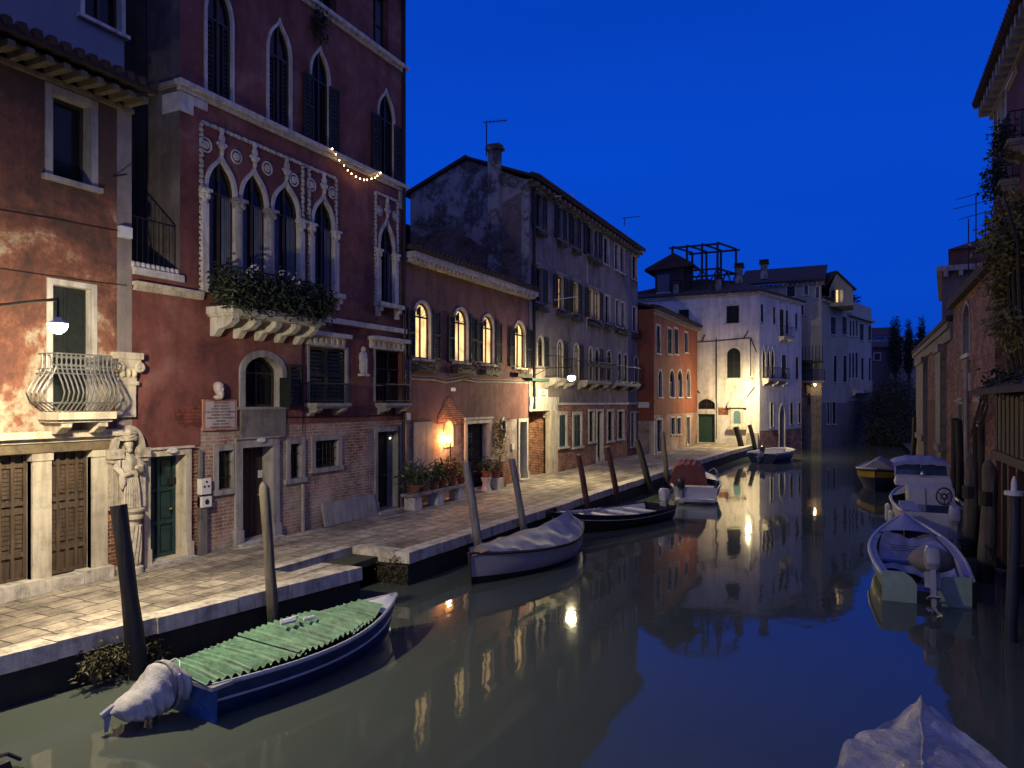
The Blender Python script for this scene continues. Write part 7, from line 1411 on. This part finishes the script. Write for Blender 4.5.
mb = MB(); mb.box8([(-2.2, -.95, .4), (-2.2, .2, .4), (-1.2, .2, .4), (-1.2, -.95, .4), (-2.2, -.95, .88), (-2.2, .2, .88), (-1.3, .1, .98), (-1.3, -.9, .98)]); bp(mb, 'seat', M['black'], t)
mb = MB(); mb.box8([(-2.9, .5, .5), (-2.9, 1.0, .5), (-1.5, 1.02, .5), (-1.5, .55, .5), (-2.9, .5, 1.0), (-2.9, 1.0, 1.0), (-1.5, 1.02, 1.1), (-1.5, .55, 1.1)]); bp(mb, 'side_locker', M['inner'], t)
outboard(t, -L / 2 - .05, -.45, .62, 'inner', 1.15, -.2)
for k, (x_, y_) in enumerate(((-.5, 1.12), (1.2, 1.12))): mb = MB(); mb.lathe((x_, y_ + .05, .05), [(.02, .62), (.10, .55), (.11, .1), (.06, .02)], 10); bp(mb, 'fender', M['whitepaint'], t, smooth=True)
# --- yellow banded boat
t, L = place('work_boat', (1.1, 41.8), (.55, 36.4), 'dark blue work boat with a yellow band and humped cover'); h = Hull(L, 2.1, .85, .2, .1, .75, 2.6, rake=.2)
bp(h.outer(), 'hull', M['hullblue'], t, smooth=True); bp(h.rail(.05), 'gunwale', M['rimpale'], t, smooth=True); bp(h.inner(.3, .1), 'inside', M['inner'], t)
for sd_ in (-1, 1): mb = MB(); mb.grid([[h.pt(i / 22, sd_, q) + Vector((0.012, sd_ * .012, 0)) for q in (.70, .8, .90)] for i in range(23)]); bp(mb, 'yellow_band', M['hullyellow'], t, recalc=False)
rows = []
for i in range(13): q = i / 12; x = -1.9 + 3.4 * q; _, w_, z = h.st(x / L + .5); rows.append([Vector((x, (w_ - .03) * v, z - .02 + (.25 + .35 * math.sin(math.pi * (1 - q * .8))) * (1 - abs(v)) + .03 * math.sin(9 * v + 5 * q))) for v in [-1 + 2 * k / 12 for k in range(13)]])
mb = MB(); mb.grid(rows); mb.poly(rows[0]); mb.poly(rows[-1]); bp(mb, 'cover', M['tarp'], t, smooth=True, recalc=False); bp(h.deck(.82, 1.0, -.02), 'foredeck', M['inner'], t)
# --- silver tarpaulin boat in the foreground
t = thing('tarpaulin_boat', 'boat wholly wrapped in a shiny silver tarpaulin rising to a peak', 'boat', (.6, 7.4, 0), 0, 'boats moored along the canal'); o_ = Vector((.6, 7.4, 0))
ctrl = [ # y : left (x,z), left shoulder, ridge, right shoulder, right (x,z)
 (5.6, (-.55, .10), (-.28, .72), (.40, .80), (1.16, .62), (1.62, .05)), (6.7, (-.52, .08), (-.25, .73), (.45, .76), (1.26, .58), (1.66, .05)), (7.7, (-.36, .06), (-.14, .70), (.50, .70), (1.34, .53), (1.68, .04)),
 (8.1, (-.24, .05), (-.04, .68), (.53, .67), (1.36, .51), (1.64, .03)), (8.55, (.0, .04), (.18, .60), (.54, .645), (1.18, .48), (1.50, .03)), (9.12, (.36, .10), (.50, .70), (.58, .795), (.66, .70), (.90, .10)), (9.2, (.5, .02), (.55, .4), (.58, .72), (.63, .4), (.7, .02))]
def lerpc(y):
    for a, b in zip(ctrl, ctrl[1:]):
        if y <= b[0]:
            f = (y - a[0]) / (b[0] - a[0]); return [(p[0] + (q[0] - p[0]) * f, p[1] + (q[1] - p[1]) * f) for p, q in zip(a[1:], b[1:])]
rows = []; n = 70
for i in range(n + 1):
    y = 5.6 + 3.6 * i / n; c5 = lerpc(min(y, 9.199)); rw = []
    for k in range(4):
        m = 14
        for j in range(m + (1 if k == 3 else 0)):
            f = j / m; (xa, za), (xb, zb) = c5[k], c5[k + 1]; x = xa + (xb - xa) * f; z = za + (zb - za) * f - .03 * math.sin(math.pi * f) * (1 if k in (1, 2) else .5)
            z += .035 * mnoise.noise(Vector((x * 4 + y * 2.2, y * 1.2 - x * 2, 1))) + .03 * abs(mnoise.noise(Vector((x * 7 - y * 3, y * 1.5 + x * 3, 7)))); ang = math.atan2(x - .58, 9.2 - y); dist = math.hypot(x - .58, 9.2 - y); z += .055 * abs(math.sin(ang * 6 + 1.2 * mnoise.noise(Vector((x * 2, y * 2, 3))))) * min(1, dist * 1.5) * math.sin(math.pi * min(1, max(0, (k + f) / 4))); x += .03 * mnoise.noise(Vector((x * 3, y * 4, 5 + z * 3))); rw.append(Vector((x, y, z)))
    rows.append(rw)
mb = MB(); mb.grid(rows); mb.build('tarpaulin', M['tarpsilver'], t, smooth=True, recalc=False)
mb = MB(); sp = [r[28] + Vector((0, 0, .006)) for r in rows]; mb.tube(sp[::2], .010, 5); mb.build('seam', M['tarpsilver'], t, smooth=True)
mb = MB(); h = Hull(3.6, 1.75, .3, .05, 0, .9, 3); b2 = h.outer(); mb.v = [Vector((.55 - v.y * .97, 7.2 + v.x, v.z)) for v in b2.v]; mb.f = b2.f; mb.build('hull', M['hullgrey'], t, smooth=True)
# --- black outboard at the lower left corner
t = thing('moored_skiff', 'black outboard of a moored skiff at the lower left corner', 'boat', (-7.62, 4.12, 0), R(96), 'boats moored along the canal')
h = Hull(3.6, 1.3, .4, .2, 0, .8, 2.2); bo = h.outer(); 
for v in bo.v: v.x -= 2.6
bp(bo, 'hull', M['hullblack'], t, smooth=True); 
mb = MB(); mb.box8([(-.85, -.5, .30), (-.85, .5, .30), (-4.2, .5, .30), (-4.2, -.5, .30), (-.85, -.5, .34), (-.85, .5, .34), (-4.2, .5, .34), (-4.2, -.5, .34)]); bp(mb, 'deck', M['hullblack'], t)
mb = MB(); mb.box8([(-.05, -.13, .30), (-.05, .13, .30), (.28, .10, .26), (.28, -.10, .26), (-.05, -.13, .52), (-.05, .13, .52), (.20, .11, .50), (.20, -.11, .50)]); mb.box8([(.26, -.06, .22), (.26, .10, .22), (.42, .08, .20), (.42, -.04, .20), (.26, -.06, .36), (.26, .10, .36), (.40, .07, .33), (.40, -.03, .33)]); mb.tube([(.2, .1, .5), (.35, .14, .46), (.46, .1, .36)], .02, 6); bp(mb, 'motor_cowling', M['motorblk'], t)
# ================================================================== QUAY FURNITURE
t = thing('stone_bench', 'low stone bench on blocks along the pink wall, lined with pots', 'bench', PL.P(21, GZ, .5)); ba, bb = U(409, 500, .55), U(466, 490, .55)
mb = MB(); mb.box(PL, ba, bb, GZ + .42, GZ + .50, .25, .72); mb.build('seat', M['stonegrey'], t)
for q in (.02, .40, .78): mb = MB(); u_ = ba + (bb - ba) * q; mb.box(PL, u_ + .05, u_ + .45, GZ, GZ + .42, .3, .68); mb.build('support_block', M['stone'], t)
def pot_mesh(p, r, hgt, mat='terracotta'):
    mb = MB(); mb.lathe(p, [(r * .68, 0), (r * .95, hgt * .82), (r * 1.12, hgt * .84), (r * 1.12, hgt), (r * .95, hgt), (r * .9, hgt * .9)], 14); return mb
def potted(u, d, z, r, hgt, blobs, leaf, n, size, label, mat='terracotta', droop=.1, asp=.35, grp='potted plants along the pink house'):
    p = PL.P(u, z, d); t = thing('potted_plant', label, 'plant', p, group=grp); pot_mesh(p, r, hgt).build('pot', M[mat], t, smooth=True); mb = MB()
    mb.leaves([(p.x + b[0], p.y + b[1], p.z + hgt + b[2], b[3], b[4], b[5]) for b in blobs], n, size, rg, droop, asp); mb.build('leaves', M[leaf], t, recalc=False)
    mb = MB()
    for k in range(4): mb.tube([p + Vector((0, 0, hgt * .8)), p + Vector((rg.uniform(-.1, .1), rg.uniform(-.1, .1), hgt + .3))], [.012, .006], 4)
    mb.build('stems', M['stem'], t).name = 'stem'
zs = GZ + .5
potted(U(414, 490, .5), .5, zs, .19, .26, [(0, 0, .16, .22, .28, .22)], 'leafg', 260, .34, 'spiky green plant in a clay pot at the left end of the bench', droop=-.9, asp=.12)
potted(U(424, 490, .5), .48, zs, .15, .22, [(0, 0, .2, .2, .25, .25)], 'leafd', 260, .12, 'small dark bushy plant, second pot on the stone bench')
potted(U(434, 490, .5), .5, zs, .16, .24, [(0, 0, .25, .22, .28, .3), (.05, .1, .5, .15, .2, .2)], 'leafg', 380, .13, 'tall green bushy plant on the bench just left of the glowing lamp')
potted(U(443, 490, .5), .48, zs, .16, .24, [(0, 0, .28, .22, .26, .32)], 'leafy', 360, .13, 'yellowish plant on the bench directly under the glowing lamp')
potted(U(452, 490, .5), .5, zs, .17, .26, [(0, 0, .3, .22, .28, .34)], 'leafy', 380, .14, 'yellowish plant on the bench just right of the glowing lamp')
potted(U(461, 490, .5), .5, zs, .16, .24, [(0, 0, .2, .22, .26, .25)], 'leafo', 300, .13, 'olive plant at the right end of the bench by the studded door')
potted(U(485.5, 490, .4), .42, GZ + .52, .17, .25, [(0, 0, .22, .2, .24, .26)], 'leafd', 260, .13, 'dark plant in a clay pot raised on the white stand by the door')
potted(U(495.5, 480, .35), .38, GZ + .42, .19, .30, [(0, 0, .15, .2, .22, .2)], 'leafo', 200, .12, 'low plant in a clay pot on the square block by the door')
potted(U(500, 480, .25), .24, GZ + .72, .15, .28, [(0, -.15, .6, .2, .3, .35), (0, .1, 1.0, .2, .28, .35), (0, -.25, 1.35, .15, .22, .25), (0, .2, 1.5, .12, .2, .18)], 'leafo', 420, .14, 'tall thin shrub in a pot under the oval window', droop=.3)
p = PL.P(U(486, 490, .42), GZ, .42); mb = MB(); mb.lathe(p, [(.19, 0), (.20, .06), (.14, .2), (.13, .32), (.19, .48), (.2, .52)], 14); mb.solo('plant_stand', M['whitepaint'], 'white waisted plant stand beside the studded door', 'stand', smooth=True)
p = PL.P(U(496, 485, .38), GZ, .38); mb = MB(); mb.wbox(p.x - .2, p.x + .2, p.y - .25, p.y + .25, GZ + .002, GZ + .42); mb.solo('stone_block', M['stone'], 'square pale stone block carrying clay pots by the door', 'block')
p = PL.P(U(500, 485, .2), GZ, .24); mb = MB(); mb.wbox(p.x - .16, p.x + .16, p.y - .16, p.y + .16, GZ + .002, GZ + .72); mb.solo('brick_plinth', M['brick'], 'narrow brick plinth carrying the tall shrub below the oval window', 'plinth')
# weeds growing from the quay wall
for k, (px, py, n, lab) in enumerate(((112, 655, 800, 'dry brown weed tuft growing from the quay wall beside the black pole'), (150, 652, 160, 'small yellow green weed just right of the black pole'))):
    r_ = ray(px, py); t_ = -9.75 / r_.x; p = at_t(px, py, t_); mb = MB(); mb.leaves([(p.x + .05, p.y, p.z, .16, .5 if k == 0 else .15, .22), (p.x + .02, p.y - .2, p.z - .1, .1, .3 if k == 0 else .1, .16)], n, .09, rg, .4, .35); mb.solo('wall_weed', M['algae'], lab, 'weed', 'weeds on the quay wall', kind='stuff')
mb = MB(); mb.leaves([(-9.2 - .3 * k, 13.36, .35 - .05 * k, .25, .05, .25) for k in range(4)], 600, .08, rg, .9, .4); o = mb.solo('wall_weed', M['algae'], 'hanging weed curtain on the end wall of the water steps', 'weed', 'weeds on the quay wall', kind='stuff')
t = thing('mooring_bundle', 'black coiled rope and fenders hanging at the quay edge behind the covered boat', 'rope', (-8.6, 18.5, GZ)); mb = MB(); p = at_t(548, 514, 22.55)
for k in range(4): mb.tube([p + Vector((.05 * k, -.05 + .16 * math.cos(a) + .05 * k, .13 * math.sin(a) + .02 * k)) for a in [2 * math.pi * j / 14 for j in range(15)]], .035, 6, False)
mb.build('coil', M['black'], t, smooth=True)
# ================================================================== LAMPS
def bracket_lamp(name, F, px, py, d, label, mat, r, wall_u=None, arm=True, shade=True, dz=.35, pz=None):
    u_, z_ = F.pix(px, py, d); p = F.P(u_, z_, d); wu = u_ if wall_u is None else wall_u; w0 = F.P(wu, z_ + dz, 0); t = thing(name, label, 'lamp', w0, group='wall lamps'); mb = MB()
    e = Vector((p.x, p.y, z_ + dz)); mb.tube([w0, e], .022, 6); mb.tube([e, p + Vector((0, 0, r * .9))], .016, 6); mb.tube([w0 - Vector((0, 0, .4)), w0 + (e - w0) * .45], .015, 6); mb.build('bracket', M['iron'], t, smooth=True)
    if shade: mb = MB(); mb.lathe(p, [(.03, r * .9), (.05, r * .55), (r * 1.04, r * .22), (r * 1.06, r * .12), (r * .9, r * .12)], 16) if True else mb.lathe(p, [(.03, r * 1.7), (.05, r * 1.5), (r * 1.06, r * 1.2), (r * 1.55, -r * .02), (r * 1.58, -r * .10), (r * 1.5, -r * .05), (r * 1.04, r * 1.1)], 16); mb.build('shade', M['signwhite'], t, smooth=True)
    mb = MB(); mb.lathe(p, [(.02, -r), (r * .4, -r * .92), (r * .72, -r * .69), (r * .93, -r * .35), (r, 0), (r * .98, r * .11)], 14); mb.build('bulb', M[mat], t, smooth=True); return t
bracket_lamp('street_lamp', FL, 58, 325, 2.8, 'glaring street lamp on an iron bracket beside the curved balcony', 'lamp', .12, dz=.36)
bracket_lamp('street_lamp', FG, 571.5, 377, 1.9, 'glaring street lamp hung on the grey house', 'lamp2', .16, dz=.4)
bracket_lamp('street_lamp', FW, 748.5, 382, 3.2, 'street lamp at the corner of the white house above the shrine', 'lamp4', .14, dz=.35)
u_, z_ = FK.pix(448.5, 439, .18); p = FK.P(u_, z_, .18); t = thing('niche_lamp', 'orange glowing lamp on a slim iron stand before the pink wall niche', 'lamp', FK.P(u_, GZ + .5, .18)); mb = MB(); mb.tube([FK.P(u_ + .1, GZ + .5, .2), FK.P(u_ + .1, z_ - .1, .2), p - Vector((0, 0, .09))], .02, 6); mb.build('stand', M['iron'], t, smooth=True)
mb = MB(); mb.ball(p, .09, .09, .11, 10, 6); mb.build('bulb', M['orange'], t, smooth=True)
u_, z_ = FE.pix(815, 381.5, .9); p = FE.P(u_, z_ - .28, .9); t = thing('balcony_light', 'tiny warm light under the iron balcony of the beige house', 'lamp', p); mb = MB(); mb.ball(p, .07, n=8, m=5); mb.build('bulb', M['spot'], t); mb = MB(); mb.tube([p + Vector((0, 0, .07)), p + Vector((0, 0, .2))], .03, 6); mb.build('holder', M['iron'], t)
u_, z_ = FP.pix(386, 438, -.35); p = FP.P(u_, z_, -.2); t = thing('doorway_light', 'faint small light inside the dark palace doorway', 'lamp', p); mb = MB(); mb.ball(p, .03, n=8, m=5); mb.build('bulb', emit('doorway_bulb', (.8, .9, .7), 6), t); mb = MB(); mb.lathe(p, [(.03, .10), (.07, .03), (.075, .02)], 10); mb.build('shade', M['signwhite'], t)
